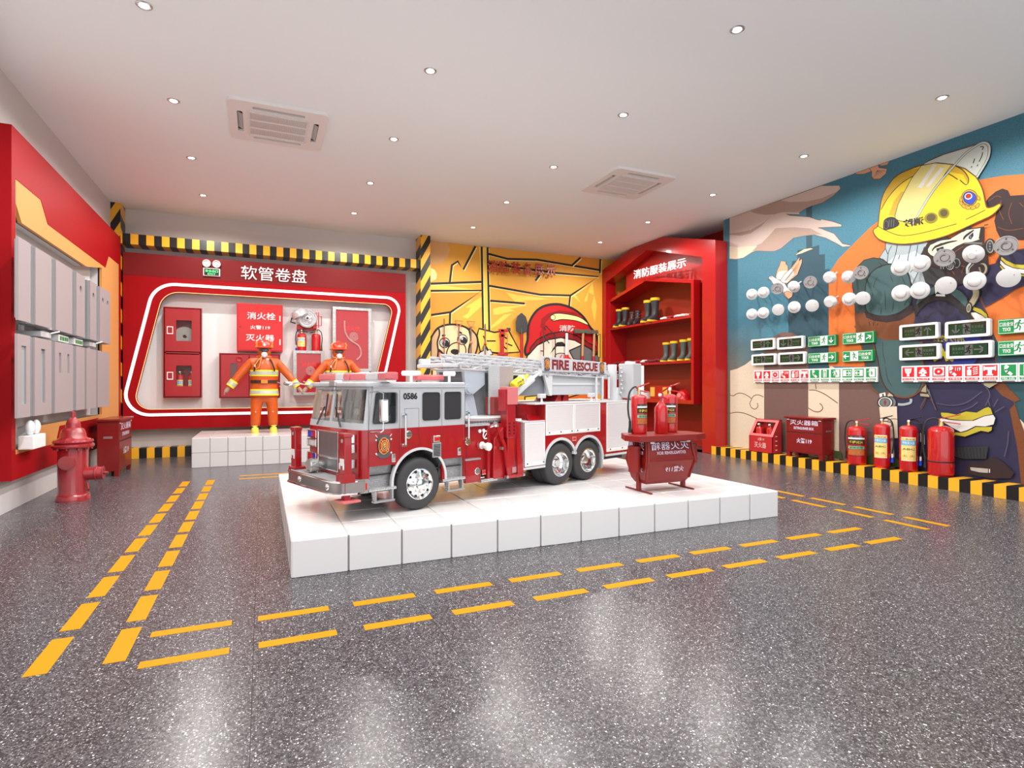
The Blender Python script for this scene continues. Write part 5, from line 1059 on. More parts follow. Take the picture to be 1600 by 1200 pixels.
# cab: side panels with real window openings
low = [(-.405, .375), (-.183, .375), (-.198, .20)] + arcpts(CX1, .23, .238, 187, -7, 22) + [(.247, .20), (.247, .375), (.465, .375), (.465, .17), (.48, .17), (.48, .642), (-.405, .642)]
w1 = rounded([(-.376, .682), (-.163, .680), (-.163, .912), (-.349, .912)], .018, 4); w2 = rr(.057, .229, .688, .910, .025); w3 = rr(.269, .441, .688, .912, .018)
for side, y0, d in (('near', 0., .02), ('far', W, -.02)):
    m = MB(); plate(m, [(x, y0, z) for x, z in low], [], (0, d, 0)); s = TB('side_panel', m, TR, smooth=25)
    m = MB(); plate(m, [(-.405, y0, .642), (.48, y0, .642), (.48, y0, .955), (-.365, y0, .955)], [[(x, y0, z) for x, z in w] for w in (w1, w2, w3)], (0, d, 0)); TB('upper_side_panel', m, TW, smooth=25)
    q = .006 if d > 0 else -.006
    for i, w in enumerate((w1, w2, w3)):
        TB('side_window', MB().prism([(x, y0 + q, z) for x, z in w], (0, q * .5, 0)), GLASS if i == 0 else DGLASS, smooth=0)
        cx = sum(p[0] for p in w) / len(w); cz = sum(p[1] for p in w) / len(w); o = [(cx + (x - cx) * 1.05, cz + (z - cz) * 1.04) for x, z in w]
        TB('window_seal', MB().ring([(x, y0 - q * .4, z) for x, z in o], [(x, y0 - q * .4, z) for x, z in w], (0, q, 0)), GREY, smooth=0)
    m = MB()
    for x, z0, z1 in ((-.146, .38, .93), (.244, .375, .93), (.478, .2, .93), (-.403, .38, .94)): m.box(x - .0012, x + .0012, y0 - .0012 * (1 if d > 0 else -1), y0, z0, z1)
    for a in ((-.1, .026, .787, .7885), (-.1, .026, .512, .5135)): m.box(a[0], a[1], y0 - .0012 * (1 if d > 0 else -1), y0, a[2], a[3])
    for x in (-.1, .026): m.box(x - .0008, x + .0008, y0 - .0012 * (1 if d > 0 else -1), y0, .513, .788)
    TB('door_seam', m, SEAM, smooth=0)
    m = MB(); yy = y0 - (.008 if d > 0 else -.008)
    o = [(-.205, .19)] + arcpts(CX1, .23, .262, 185, -5, 26) + [(.298, .19)]; i_ = [(-.195, .19)] + arcpts(CX1, .23, .238, 185, -5, 26) + [(.272, .19)]
    o = arcpts(CX1, .23, .255, 190, -10, 28); i_ = arcpts(CX1, .23, .236, 190, -10, 28)
    for k in range(28): m.add([(o[k][0], yy, o[k][1]), (o[k + 1][0], yy, o[k + 1][1]), (i_[k + 1][0], yy, i_[k + 1][1]), (i_[k][0], yy, i_[k][1]), (o[k][0], y0 + d, o[k][1]), (o[k + 1][0], y0 + d, o[k + 1][1]), (i_[k + 1][0], y0 + d, i_[k + 1][1]), (i_[k][0], y0 + d, i_[k][1])], [(0, 1, 2, 3), (0, 4, 5, 1), (3, 2, 6, 7), (4, 7, 6, 5)])
    TB('wheel_arch', m, LGREY)
    m = MB(); sg = 1 if d > 0 else -1
    for k in range(28): a, b_ = i_[k], i_[k + 1]; m.add([(a[0], y0, a[1]), (b_[0], y0, b_[1]), (b_[0], y0 + sg * .17, b_[1]), (a[0], y0 + sg * .17, a[1])], [(0, 1, 2, 3)])
    TB('wheel_well', m, mat('well_grey', (.16, .17, .18), .5))
    # recessed tread-plate steps
    for x0, x1 in ((-.405, -.19), (.247, .465)):
        a, b_ = sorted((y0 + sg * .05, y0 + sg * .055)); m = MB(); m.box(x0, x1, a, b_, .21, .375); TB('tread_panel', m, TREAD, smooth=0)
        a, b_ = sorted((y0 - sg * .012, y0 + sg * .055)); st = TB('step', bx(x0, x1 + .01, a, b_, .193, .213), TREAD, smooth=0)
        m = MB(); cxx = (x0 + x1) / 2
        for s in (-.075, .065): a, b_ = sorted((y0 - sg * .035, y0 + sg * .02)); m.prism([(cxx + s, a, .195), (cxx + s, b_, .195), (cxx + s, b_ - .02 * (sg > 0), .13), (cxx + s, a, .125)], (.014, 0, 0))
        a, b_ = sorted((y0 - sg * .045, y0 - sg * .005)); m.box(cxx - .085, cxx + .085, a, b_, .115, .128); m.build('folding_step', TREAD, st, smooth=0)
# cab front, lofted along the rounded plan
plan = [(-.405, 0), (-.43, .004), (-.452, .018), (-.466, .042), (-.473, .075), (-.478, .14), (-.482, .25), (-.484, .35), (-.485, .45)]
plan += [(x, W - y) for x, y in plan[-2::-1]]
def strip(s0, s1, z0, z1, off=0., th=.012, n=40):
    """piece of the front wall between plan parameters s0..s1 (0 near door edge, 1 far door edge)"""
    def at(s, z, o):
        f = s * (len(plan) - 1); i = min(int(f), len(plan) - 2); t = f - i; x = plan[i][0] * (1 - t) + plan[i + 1][0] * t; y = plan[i][1] * (1 - t) + plan[i + 1][1] * t
        k = max(0, z - .64) * .14; cx = .0; d = Vector((x - .2, (y - W / 2) * .75)); d.normalize()
        return Vector((x + k - d.x * o, y - d.y * o + (k * .35 if y < .1 else -k * .35 if y > W - .1 else 0), z))
    m = MB(); k = max(2, int(n * (s1 - s0)) + 2)
    S = [s0 + (s1 - s0) * i / (k - 1) for i in range(k)]
    vs = []
    for s in S: vs += [at(s, z0, off), at(s, z1, off), at(s, z1, off + th), at(s, z0, off + th)]
    fs = []
    for i in range(k - 1):
        a = 4 * i; fs += [(a, a + 4, a + 5, a + 1), (a + 1, a + 5, a + 6, a + 2), (a + 2, a + 6, a + 7, a + 3), (a + 3, a + 7, a + 4, a)]
    fs += [(0, 1, 2, 3), (4 * k - 4, 4 * k - 1, 4 * k - 2, 4 * k - 3)]
    return m.add(vs, fs), at
m, AT = strip(0, 1, .285, .642); TB('front_panel', m, TR, smooth=60)
m, _ = strip(0, 1, .642, .690); n2, _ = strip(0, 1, .935, .957)
for s0, s1 in ((0, .10), (.90, 1), (.488, .512)):
    q, _ = strip(s0, s1, .688, .937); n2.add(q.v, q.f)
m.add(n2.v, n2.f); TB('windscreen_frame', m, TW, smooth=60)
for s0, s1 in ((.10, .488), (.512, .90)):
    q, _ = strip(s0, s1, .690, .935, .004, .004); TB('windscreen', q, GLASS, smooth=60)
rp = [(x - .012, y * 1.0 - (.004 if y < .1 else 0)) for x, y in plan]
roof = MB(); roof.prism([(x + .035, (y - W / 2) * 1.0 + W / 2, .950) for x, y in rp] + [(.485, W, .950), (.485, 0, .950)], (0, 0, .040)); TB('roof', roof, TW, smooth=30, bevel=.012, seg=3)
TB('drip_rail', bx(-.37, .487, -.008, .004, .948, .956).box(-.37, .487, W - .004, W + .008, .948, .956), TW, smooth=0, bevel=.002)
for y in (.23, .30, .62, .67, .45): TB('marker_lamp', bx(-.452, -.436, y - .02, y + .02, .966, .974), mat('amber_lens', (.75, .25, .12), .3), smooth=0)
TB('cab_back', bx(.465, .48, .02, W - .02, .18, .95), TW, smooth=0)
# cab interior
for y in (.24, .66):
    s = TB('seat', bx(-.2, .0, y - .11, y + .11, .5, .58).box(-.02, .05, y - .11, y + .11, .5, .80), mat('seat_grey', (.10, .10, .11), .6), smooth=0, bevel=.015)
TB('dashboard', bx(-.43, -.34, .06, .84, .60, .70), mat('dash_grey', (.14, .17, .18), .5), smooth=0, bevel=.02)
TB('cab_floor', bx(-.44, .46, .03, .87, .30, .31), DARK, smooth=0)
TB('steering_wheel', MB().tube([(-.30 + .02 * math.sin(a), .24 + .065 * math.cos(a), .73 + .055 * math.sin(a)) for a in [i * .35 for i in range(18)]], .006, 8, closed=True), BLACK)
for y in (.30, .60): TB('cab_post', MB().tube([(-.20, y, .58), (-.10, y, .93)], .02, 4), mat('post_grey', (.17, .21, .22), .5), smooth=0)
# grille
gr = MB(); gx = -.493
for z0, z1 in ((.425, .605), (.325, .405)):
    gr.ring([(gx - .012, .275, z0 - .01), (gx - .012, .625, z0 - .01), (gx - .012, .625, z1 + .012), (gx - .012, .275, z1 + .012)], [(gx - .012, .285, z0), (gx - .012, .615, z0), (gx - .012, .615, z1), (gx - .012, .285, z1)], (.025, 0, 0))
G = TB('grille_frame', gr, CHROME, smooth=0, bevel=.004)
bars = MB()
for i in range(27):
    y = .29 + i * .32 / 26
    for z0, z1 in ((.425, .605), (.325, .405)): bars.box(gx - .008, gx, y - .003, y + .003, z0, z1)
bars.build('grille_bars', STEEL, G, smooth=0); bx(gx, gx + .005, .285, .615, .325, .605).build('grille_backing', GREY, G, smooth=0)
BLUL = mat('blue_lens', (.02, .05, .55), .15, coat=.5); REDL = mat('red_lens', (.62, .01, .015), .15, coat=.5); CLRL = mat('clear_lens', (.62, .62, .62), .15, coat=.5)
for yc, fl in ((.16, 1), (.74, -1)):
    for k, z in enumerate((.575, .505, .395)):
        h = TB('headlamp', MB().ring([(-.505, yc - .085, z - .030), (-.505, yc + .085, z - .030), (-.505, yc + .085, z + .034), (-.505, yc - .085, z + .034)], [(-.505, yc - .075, z - .024), (-.505, yc + .075, z - .024), (-.505, yc + .075, z + .026), (-.505, yc - .075, z + .026)], (.035, 0, 0)), CHROME, smooth=0, bevel=.004)
        cols = ((BLUL, REDL), (CLRL, CLRL), (REDL, BLUL))[k]
        if fl > 0: cols = cols[::-1]
        for s, cm in ((.036, cols[0]), (-.036, cols[1])): bx(-.500, -.475, yc + s - .033, yc + s + .033, z - .024, z + .024).build('lens', cm, h, smooth=0, bevel=.006)
# bumper with chrome rails, siren drum
bp = [(-.50, -.02), (-.58, -.015), (-.625, .01), (-.648, .06), (-.652, .12), (-.652, W - .12), (-.648, W - .06), (-.625, W - .01), (-.58, W + .015), (-.50, W + .02), (-.44, W + .02), (-.44, -.02)]
bm = TB('bumper', MB().prism([(x, y, .205) for x, y in bp], (0, 0, .078)), mat('bumper_chrome', (.50, .45, .44), .16, metal=.9), smooth=40)
for z in (.288, .200): MB().tube([(x - .004, y, z) for x, y in bp[:10]], .0075, 8).build('bumper_rail', CHROME, bm)
MB().prism([(x * .985, .012 + y * .97, .284) for x, y in bp], (0, 0, .004)).build('bumper_deck', mat('deck_grey', (.28, .28, .29), .55, bump=.3, bscale=200), bm, smooth=0)
for y in (.14, .62): MB().ball((-.652, y, .244), .026, 16, 8, sz=(.5, 1, 1)).build('bumper_light', CHROME, bm)
sr = TB('siren', MB().lathe([(.028, -.02), (.034, .05), (.052, .06), (.056, .075), (.056, .12), (.048, .13), (.002, .13)], (-.47, .58, .345), (-1, 0, 0), 28), CHROME)
MB().cyl((-.53, .58, .288), (-.53, .58, .31), .02).build('siren_foot', CHROME, sr)
# front jacks
def jack(y, foot):
    z0 = .155 if foot else .288
    j = TB('jack_leg', bx(-.600, -.545, y - .040, y + .040, z0 + .17 if foot else z0, .625).box(-.594, -.550, y - .028, y + .028, z0, .4).box(-.606, -.540, y - .045, y + .045, .60, .628), TR, smooth=0, bevel=.005)
    if foot: bx(-.625, -.49, y - .07, y + .07, z0 - .012, z0 + .004).build('foot_plate', mat('foot_pink', (.60, .14, .15), .4), j, smooth=0, bevel=.004); bx(-.625, -.53, y - .06, y + .04, .285, .34).build('jack_bracket', TR, j, smooth=0)
    else: bx(-.612, -.503, y - .06, y + .06, z0, z0 + .022).build('foot_plate', TR, j, smooth=0, bevel=.004)
    bx(-.604, -.595, y - .03, y + .03, .40, .45).box(-.607, -.6, y - .035, y - .02, .375, .42).box(-.607, -.6, y + .02, y + .035, .375, .42).build('jack_latch', WPAINT, j, smooth=0, bevel=.002)
    MB().cyl((-.602, y, .575), (-.600, y, .575), .014).build('round_decal', GREY, j)
jack(.018, True); jack(W - .03, False)
# near front corner lamp panel
c = TB('corner_panel', bx(-.47, -.405, -.004, .01, .19, .29), TREAD, smooth=0); bx(-.457, -.418, -.008, -.004, .215, .262).build('corner_lamp', REDL, c, smooth=0, bevel=.002)
# wipers
for s, y in ((1, .50), (-1, .40)):
    a = AT(.5, .66, -.012); w_ = TB('wiper', MB().tube([(-.497, y + s * .16, .655), (-.482, y + s * .05, .80)], .003, 6).tube([(-.497, y + s * .14, .655), (-.482, y + s * .035, .80)], .003, 6).tube([(-.480, y + s * .045, .72), (-.462, y + s * .028, .90)], .005, 6), BLACK)
# mirrors
def mirror(sg, y0):
    o = Vector((-.33, y0 - sg * .085, 0)); arm = TB('mirror_arm', MB().tube([(-.39, y0, .915), (-.36, y0 - sg * .06, .922), (-.332, y0 - sg * .085, .905), (-.332, y0 - sg * .085, .64), (-.35, y0 - sg * .075, .628), (-.39, y0, .625)], .005, 8), CHROME)
    bx(-.365, -.305, *sorted((y0 - sg * .075, y0 - sg * .12)), .70, .865).build('mirror_housing', CHROME, arm, smooth=0, bevel=.012, seg=3)
mirror(1, 0); 
arm = TB('mirror_arm', MB().tube([(-.43, W - .02, .95), (-.50, W + .10, .985), (-.55, W + .16, .985)], .006, 8).tube([(-.43, W - .10, .955), (-.50, W + .08, .975)], .004, 8), CHROME); MB().ball((-.56, W + .17, .98), .06, 16, 8, sz=(.6, 1, .35)).build('mirror_housing', CHROME, arm)
TB('windscreen_camera', bx(-.475, -.41, .39, .49, .955, 1.0).box(-.46, -.43, .425, .455, .925, .955), STEEL, smooth=0, bevel=.006)
# side details on the visitor's side
for (x, z0, z1) in ((-.11, .513, .742), (.497, .521, .734)):
    g = TB('grab_rail', MB().cyl((x, -.03, z0 + .005), (x, -.03, z1 - .005), .0085, n=12), CHROME)
    for z in (z0, z1): MB().cyl((x, 0, z), (x, -.032, z), .011, n=12).box(x - .013, x + .013, -.006, 0, z - .014, z + .014).build('rail_bracket', CHROME, g)
for x, z, y in ((-.068, .591, 0), (.533, .492, .03), (.609, .242, -.002)):
    v = TB('round_vent', MB().lathe([(.030, 0), (.030, .006), (.026, .009), (.002, .009)], (x, y, z), (0, -1, 0), 24), CHROME); bx(x - .018, x + .018, y - .012, y - .009, z + .006, z + .010).box(x - .018, x + .018, y - .012, y - .009, z - .010, z - .006).build('slot', BLACK, v, smooth=0)
for x0, x1 in ((-.216, -.184), (.401, .434)):
    l = TB('door_latch', bx(x0, x1, -.008, 0, .393, .455), CHROME, smooth=0, bevel=.004); bx(x0 + .006, x1 - .006, -.010, -.007, .400, .424).build('latch_pocket', GREY, l, smooth=0)
l = TB('marker_light', bx(.157, .217, -.014, 0, .517, .566), CHROME, smooth=0, bevel=.003); bx(.168, .207, -.020, -.013, .527, .556).build('lens', REDL, l, smooth=0, bevel=.003)
l = TB('engine_louver', bx(.150, .233, -.008, 0, .395, .511), mat('louver_grey', (.33, .33, .34), .4), smooth=0, bevel=.002); m = MB()
for i in range(8): m.box(.160, .224, -.011, -.007, .408 + i * .012, .413 + i * .012)
m.build('louver_slots', BLACK, l, smooth=0)
def TXT(s, x0, x1, z0, z1, y, mt, parent=None, bold=.01, name='lettering'):
    m = MB(); text_into(m, s, (x0, y, z0), (x1 - x0, 0, 0), (0, 0, z1 - z0), bold=bold); return m.build(name, mt, parent or truck, smooth=0)
TXT('0586', -.114, .013, .857, .908, -.0012, BLACK, bold=.045)
def crest(cx, cz, y, s, parent=None):
    """fire-service crest: scroll, maltese cross in gold on red, small axes"""
    m = MB(); k = [0]
    def el(a, b, mi, dx=0, dz=0, n=22):
        k[0] += 1; m.add([(cx + (dx + a * math.cos(2 * math.pi * i / n)) * s, y - .0006 * k[0], cz + (dz + b * math.sin(2 * math.pi * i / n)) * s) for i in range(n)], [tuple(range(n))], mi)
    def bar(a, b, c, d, w, mi):
        k[0] += 1; L = math.hypot(c - a, d - b); nx, nz = -(d - b) / L * w, (c - a) / L * w; m.add([(cx + p * s, y - .0006 * k[0], cz + q * s) for p, q in ((a + nx, b + nz), (a - nx, b - nz), (c - nx, d - nz), (c + nx, d + nz))], [(0, 1, 2, 3)], mi)
    bar(-.5, .62, .42, -.5, .02, 4); bar(.5, .62, -.42, -.5, .02, 4)
    for sx in (-1, 1): el(.05, .05, 4, .46 * sx, .34); el(.05, .05, 4, .46 * sx, -.4)
    el(.42, .22, 3, 0, .40); el(.40, .22, 3, 0, -.46); el(.37, .51, 3); el(.33, .46, 2); el(.305, .43, 1)
    for a in range(4): t_ = R(45 + a * 90); bar(.1 * math.cos(t_), .14 * math.sin(t_), .34 * math.cos(t_), .46 * math.sin(t_), .08, 2); bar(.1 * math.cos(t_), .14 * math.sin(t_), .31 * math.cos(t_), .42 * math.sin(t_), .05, 1)
    el(.22, .30, 2); el(.19, .27, 1); el(.14, .2, 2); el(.11, .165, 3); el(.07, .11, 2, 0, .02); bar(-.09, -.04, .09, .05, .02, 1)
    return m.build('crest', [BLACK, mat('crest_red', (.42, .03, .02), .4), mat('crest_gold', (.80, .50, .10), .35), mat('crest_grey', (.10, .09, .10), .4), WHITE], parent or truck, smooth=0)
crest(-.282, .520, -.0015, .135)
# wheels
def wheel(cx, y, sg, r=.203, wd=.115, dual=False):
    """outer face at y, tyre extends inward along sg"""
    c = (cx, y, r + .0005); ax = (0, sg, 0); T = [(.60, .0), (.72, -.002), (.86, .002), (.95, .012), (.99, .028), (1, .045), (1, .90), (.97, .97), (.86, 1.0), (.6, 1.0)]
    w_ = TB('wheel', MB().lathe([(a * r, b * wd if b > .1 else b) for a, b in T] , c, ax, 56, cap=False), RUB)
    if dual: MB().lathe([(a * r, (b * wd if b > .1 else b) + wd * 1.12) for a, b in T], c, ax, 40, cap=False).build('inner_tyre', RUB, w_)
    q = r * .60
    if not dual:
        rim = MB().lathe([(q, .006), (q, -.002), (q * .95, -.004), (q * .90, .004), (q * .80, .012), (q * .70, .006), (q * .42, -.006), (q * .36, -.012), (q * .33, -.030), (q * .22, -.036), (.002, -.036)], c, ax, 40, cap=False).build('rim', CHROME, w_)
        h = MB(); g = MB()
        for i in range(10):
            a = 2 * math.pi * i / 10; p = Vector((cx + q * .80 * math.cos(a), y + .010 * sg, c[2] + q * .80 * math.sin(a))); h.cyl(p, p - Vector((0, sg * .004, 0)), q * .085, n=12)
            p = Vector((cx + q * .54 * math.cos(a + .3), y, c[2] + q * .54 * math.sin(a + .3))); g.cyl(p + Vector((0, sg * .004, 0)), p - Vector((0, sg * .012, 0)), q * .05, q * .035, n=10)
        h.build('rim_holes', BLACK, rim); g.build('wheel_nuts', STEEL, rim)
    else:
        rim = MB().lathe([(q, .004), (q * 1.0, -.002), (q * .93, -.002), (q * .90, .02), (q * .84, .06), (q * .62, .075), (q * .58, .09), (q * .40, .09), (q * .36, .05), (q * .30, .03), (.002, .03)], c, ax, 40, cap=False).build('rim', CHROME, w_)
        g = MB()
        for i in range(10):
            a = 2 * math.pi * i / 10; p = Vector((cx + q * .48 * math.cos(a), y + sg * .09, c[2] + q * .48 * math.sin(a))); g.cyl(p, p - Vector((0, sg * .014, 0)), q * .05, n=10)
        g.build('wheel_nuts', STEEL, rim)
    return w_
for sg, y in ((1, .0), (-1, W)):
    wheel(CX1, y, sg, wd=.12)
    for cx in (CX2, CX3): wheel(cx, y, sg, dual=True, wd=.105)
# pump panel behind the cab
TB('pump_housing', bx(.485, 1.16, .03, W - .03, .20, .63), TR, smooth=0, bevel=.003)
TB('pump_cabinet', bx(.485, .648, -.002, .03, .151, .338), TR, smooth=0, bevel=.003)
for q_ in ((.483, .648, -.004, .04, .338, .352), (.648, .83, -.01, .06, .140, .165), (.485, .75, .0, .06, .62, .640)): TB('running_board', bx(*q_), TREAD, smooth=0)
TB('pump_post', bx(.725, .752, .0, .04, .165, .62), TR, smooth=0)
TB('door_seam', bx(.52, .5215, .0285, .0295, .36, .61).box(.50, .635, -.0035, -.002, .165, .1665).box(.50, .635, -.0035, -.002, .325, .3265).box(.50, .5015, -.0035, -.002, .165, .325).box(.6335, .635, -.0035, -.002, .165, .325), SEAM, smooth=0)
for x, z in ((.658, .575), (.70, .578)): g = TB('pressure_gauge', MB().lathe([(.014, 0), (.016, .01), (.012, .014), (.001, .014)], (x, .03, z), (0, -1, 0), 18), WHITE)
TB('valve_wheel', MB().tube([(.715 + .028 * math.cos(a), .012, .54 + .033 * math.sin(a)) for a in [i * .35 for i in range(18)]], .006, 8, closed=True).tube([(.70, .012, .52), (.73, .012, .56)], .004).tube([(.745, .012, .50), (.73, .012, .512)], .006), WHITE)
o_ = TB('hose_outlet', MB().lathe([(.030, 0), (.032, .02), (.024, .03), (.024, .07), (.034, .075), (.034, .10), (.002, .10)], (.675, .03, .455), (.12, -1, -.1), 24), WPAINT)
MB().lathe([(.036, 0), (.034, .012), (.02, .014)], (.655, .03, .455), (0, -1, 0), 24, cap=False).build('outlet_flange', TR, o_)
TB('hose_outlet', MB().lathe([(.012, 0), (.014, .05), (.026, .06), (.028, .085), (.002, .09)], (.76, .02, .600), (.5, -1, .5), 20), CHROME)
l = TB('marker_light', bx(.665, .705, -.002, .03, .205, .245), CHROME, smooth=0, bevel=.003); bx(.671, .699, -.006, -.002, .211, .239).build('lens', REDL, l, smooth=0)
# outrigger standing in front of the pump house
orr = TB('outrigger', bx(.925, 1.03, -.030, .06, .50, .80).box(.935, 1.02, -.028, .03, .17, .50).prism([(.78, -.012, .155), (.79, -.012, .50), (.90, -.012, .60), (.93, -.012, .155)], (0, .05, 0)), TR, smooth=0, bevel=.006)
bx(.925, 1.05, -.040, .07, .795, .95).build('outrigger_head', mat('head_pink', (.62, .17, .18), .35), orr, smooth=0, bevel=.004)
bx(.90, .93, -.03, .06, .74, .93).build('head_bracket', TR, orr, smooth=0, bevel=.003)
MB().prism([(.79, -.045, .60), (.81, -.045, .61), (.90, -.045, .45), (.95, -.045, .17), (.92, -.045, .17), (.872, -.045, .44)], (0, .014, 0)).build('outrigger_strut', TR, orr, smooth=0)
MB().prism([(1.05, -.045, .46), (1.075, -.045, .44), (1.115, -.045, .18), (1.04, -.045, .17), (1.03, -.045, .50)], (0, .014, 0)).build('outrigger_strut', TR, orr, smooth=0)
bx(.90, 1.12, -.052, .0, .150, .178).build('outrigger_foot', TR, orr, smooth=0, bevel=.005); bx(.985, 1.035, -.034, -.024, .19, .24).build('slide_plate', mat('slide_grey_red', (.45, .22, .22), .4), orr, smooth=0)
for x, z in ((.905, .165), (.845, .42), (1.105, .165)): MB().cyl((x, -.03, z), (x, -.062, z), .013).build('pivot_pin', STEEL, orr)
for z in (.54, .57, .60, .63): MB().cyl((.955, -.036, z), (.955, -.028, z), .007, n=10).cyl((1.01, -.036, z), (1.01, -.028, z), .007, n=10).build('bolt_hole', BLACK, orr)
# low cabinet and stepped body
TB('low_cabinet', bx(1.158, 1.434, 0, .30, .215, .625), TR, smooth=0, bevel=.003); TB('cabinet_end', bx(1.150, 1.158, .0, .30, .20, .63), TREAD, smooth=0)
TB('kick_plate', bx(1.15, 1.44, -.004, .3, .193, .215), LGREY, smooth=0); TB('cabinet_top', bx(1.145, 1.434, -.004, .31, .625, .637), LGREY, smooth=0)
TB('stepped_body', bx(1.30, 1.434, .10, .80, .63, .79).prism([(1.25, .02, .637), (1.434, .02, .637), (1.434, .12, .70), (1.30, .12, .70)], (0, .01, 0)), TR, smooth=0)
SHM = bpy.data.materials.new('roller_shutter'); SHM.use_nodes = True; nt = SHM.node_tree; b_ = nt.nodes['Principled BSDF']; tc = nt.nodes.new('ShaderNodeTexCoord'); wv = nt.nodes.new('ShaderNodeTexWave'); wv.bands_direction = 'Z'; wv.inputs['Scale'].default_value = 17; wv.wave_profile = 'SAW'
bpn = nt.nodes.new('ShaderNodeBump'); bpn.inputs['Strength'].default_value = .6; bpn.inputs['Distance'].default_value = .010; nt.links.new(tc.outputs['Object'], wv.inputs['Vector']); nt.links.new(wv.outputs['Fac'], bpn.inputs['Height']); nt.links.new(bpn.outputs['Normal'], b_.inputs['Normal']); b_.inputs['Base Color'].default_value = (.76, .74, .745, 1); b_.inputs['Roughness'].default_value = .35
def shutter(x0, x1, z0, z1, y=0., sg=1, nl=2):
    a = TB('roller_shutter', bx(x0 + .014, x1 - .014, *sorted((y - sg * .004, y + sg * .004)), z0 + .03, z1 - .012), SHM, smooth=0)
    MB().ring([(x0, y, z0), (x1, y, z0), (x1, y, z1), (x0, y, z1)], [(x0 + .014, y, z0 + .012), (x1 - .014, y, z0 + .012), (x1 - .014, y, z1 - .012), (x0 + .014, y, z1 - .012)], (0, -sg * .010, 0)).build('shutter_frame', WPAINT, a, smooth=0, bevel=.002)
    bx(x0 + .012, x1 - .012, *sorted((y - sg * .012, y)), z0 + .010, z0 + .034).build('shutter_bar', WPAINT, a, smooth=0, bevel=.003)
    for i in range(nl):
        xx = x0 + (x1 - x0) * (.1 + .8 * i / max(1, nl - 1)); MB().cyl((xx, y - sg * .010, z0 + .026), (xx, y - sg * .020, z0 + .026), .006, n=10).build('shutter_latch', BLACK, a)
# rear body with arches on both sides
body = [(1.434, .23)] + [(1.436, .30)] + arcpts(CX2, .215, .225, 172, 14, 18) + arcpts(CX3, .215, .225, 166, 6, 18) + [(2.315, .23), (2.98, .23), (2.98, .785), (1.434, .785)]
body = [(1.434, .24)] + arcpts(CX2, .215, .222, 172, 20, 18) + arcpts(CX3, .215, .222, 160, 4, 18) + [(2.36, .24), (2.98, .24), (2.98, .785), (1.434, .785)]
for y0, d in ((0, .02), (W, -.02)):
    m = MB(); plate(m, [(x, y0, z) for x, z in body], [], (0, d, 0)); TB('body_side', m, TR, smooth=25)
    sg = 1 if d > 0 else -1
    for cx in (CX2, CX3):
        o = arcpts(cx, .215, .245, 178 if cx == CX2 else 163, 17 if cx == CX2 else -6, 24); i_ = arcpts(cx, .215, .220, 178 if cx == CX2 else 163, 17 if cx == CX2 else -6, 24); m = MB(); yy = y0 - sg * .010
        for k in range(24): m.add([(o[k][0], yy, o[k][1]), (o[k + 1][0], yy, o[k + 1][1]), (i_[k + 1][0], yy, i_[k + 1][1]), (i_[k][0], yy, i_[k][1]), (o[k][0], y0 + d, o[k][1]), (o[k + 1][0], y0 + d, o[k + 1][1]), (i_[k + 1][0], y0 + d, i_[k + 1][1]), (i_[k][0], y0 + d, i_[k][1])], [(0, 1, 2, 3), (0, 4, 5, 1), (3, 2, 6, 7), (4, 7, 6, 5)])
        TB('wheel_arch', m, LGREY); m = MB()
        for k in range(24): a, b_ = i_[k], i_[k + 1]; m.add([(a[0], y0, a[1]), (b_[0], y0, b_[1]), (b_[0], y0 + sg * .24, b_[1]), (a[0], y0 + sg * .24, a[1])], [(0, 1, 2, 3)])
        TB('wheel_well', m, mat('well_grey2', (.16, .17, .18), .5))
    a, b_ = sorted((y0, y0 + sg * .10)); TB('mud_flap', bx(2.29, 2.315, a, b_, .10, .26), GREY, smooth=0)
TB('body_core', bx(1.434, 2.98, .02, W - .02, .47, .785).box(2.36, 2.98, .02, W - .02, .24, .47), DRED, smooth=0)
TB('rear_panel', bx(2.98, 2.995, 0, W, .22, .80), WPAINT, smooth=0); TB('rear_step', bx(2.36, 3.10, -.004, W, .215, .238), LGREY, smooth=0, bevel=.002)
TB('deck_plate', bx(1.30, 3.0, -.008, W + .008, .785, .797), LGREY, smooth=0)
shutter(1.444, 1.849, .49, .782, 0, 1, 3); shutter(1.853, 2.262, .49, .782, 0, 1, 3); shutter(2.373, 2.90, .262, .782, 0, 1, 3); shutter(1.165, 1.43, .222, .622, 0, 1, 2); shutter(1.45, 2.26, .49, .782, W, -1, 3); shutter(2.373, 2.95, .262, .782, W, -1, 2)
l = TB('marker_light', bx(1.822, 1.880, -.010, 0, .415, .455), CHROME, smooth=0, bevel=.003); bx(1.832, 1.870, -.014, -.009, .421, .449).build('lens', REDL, l, smooth=0)
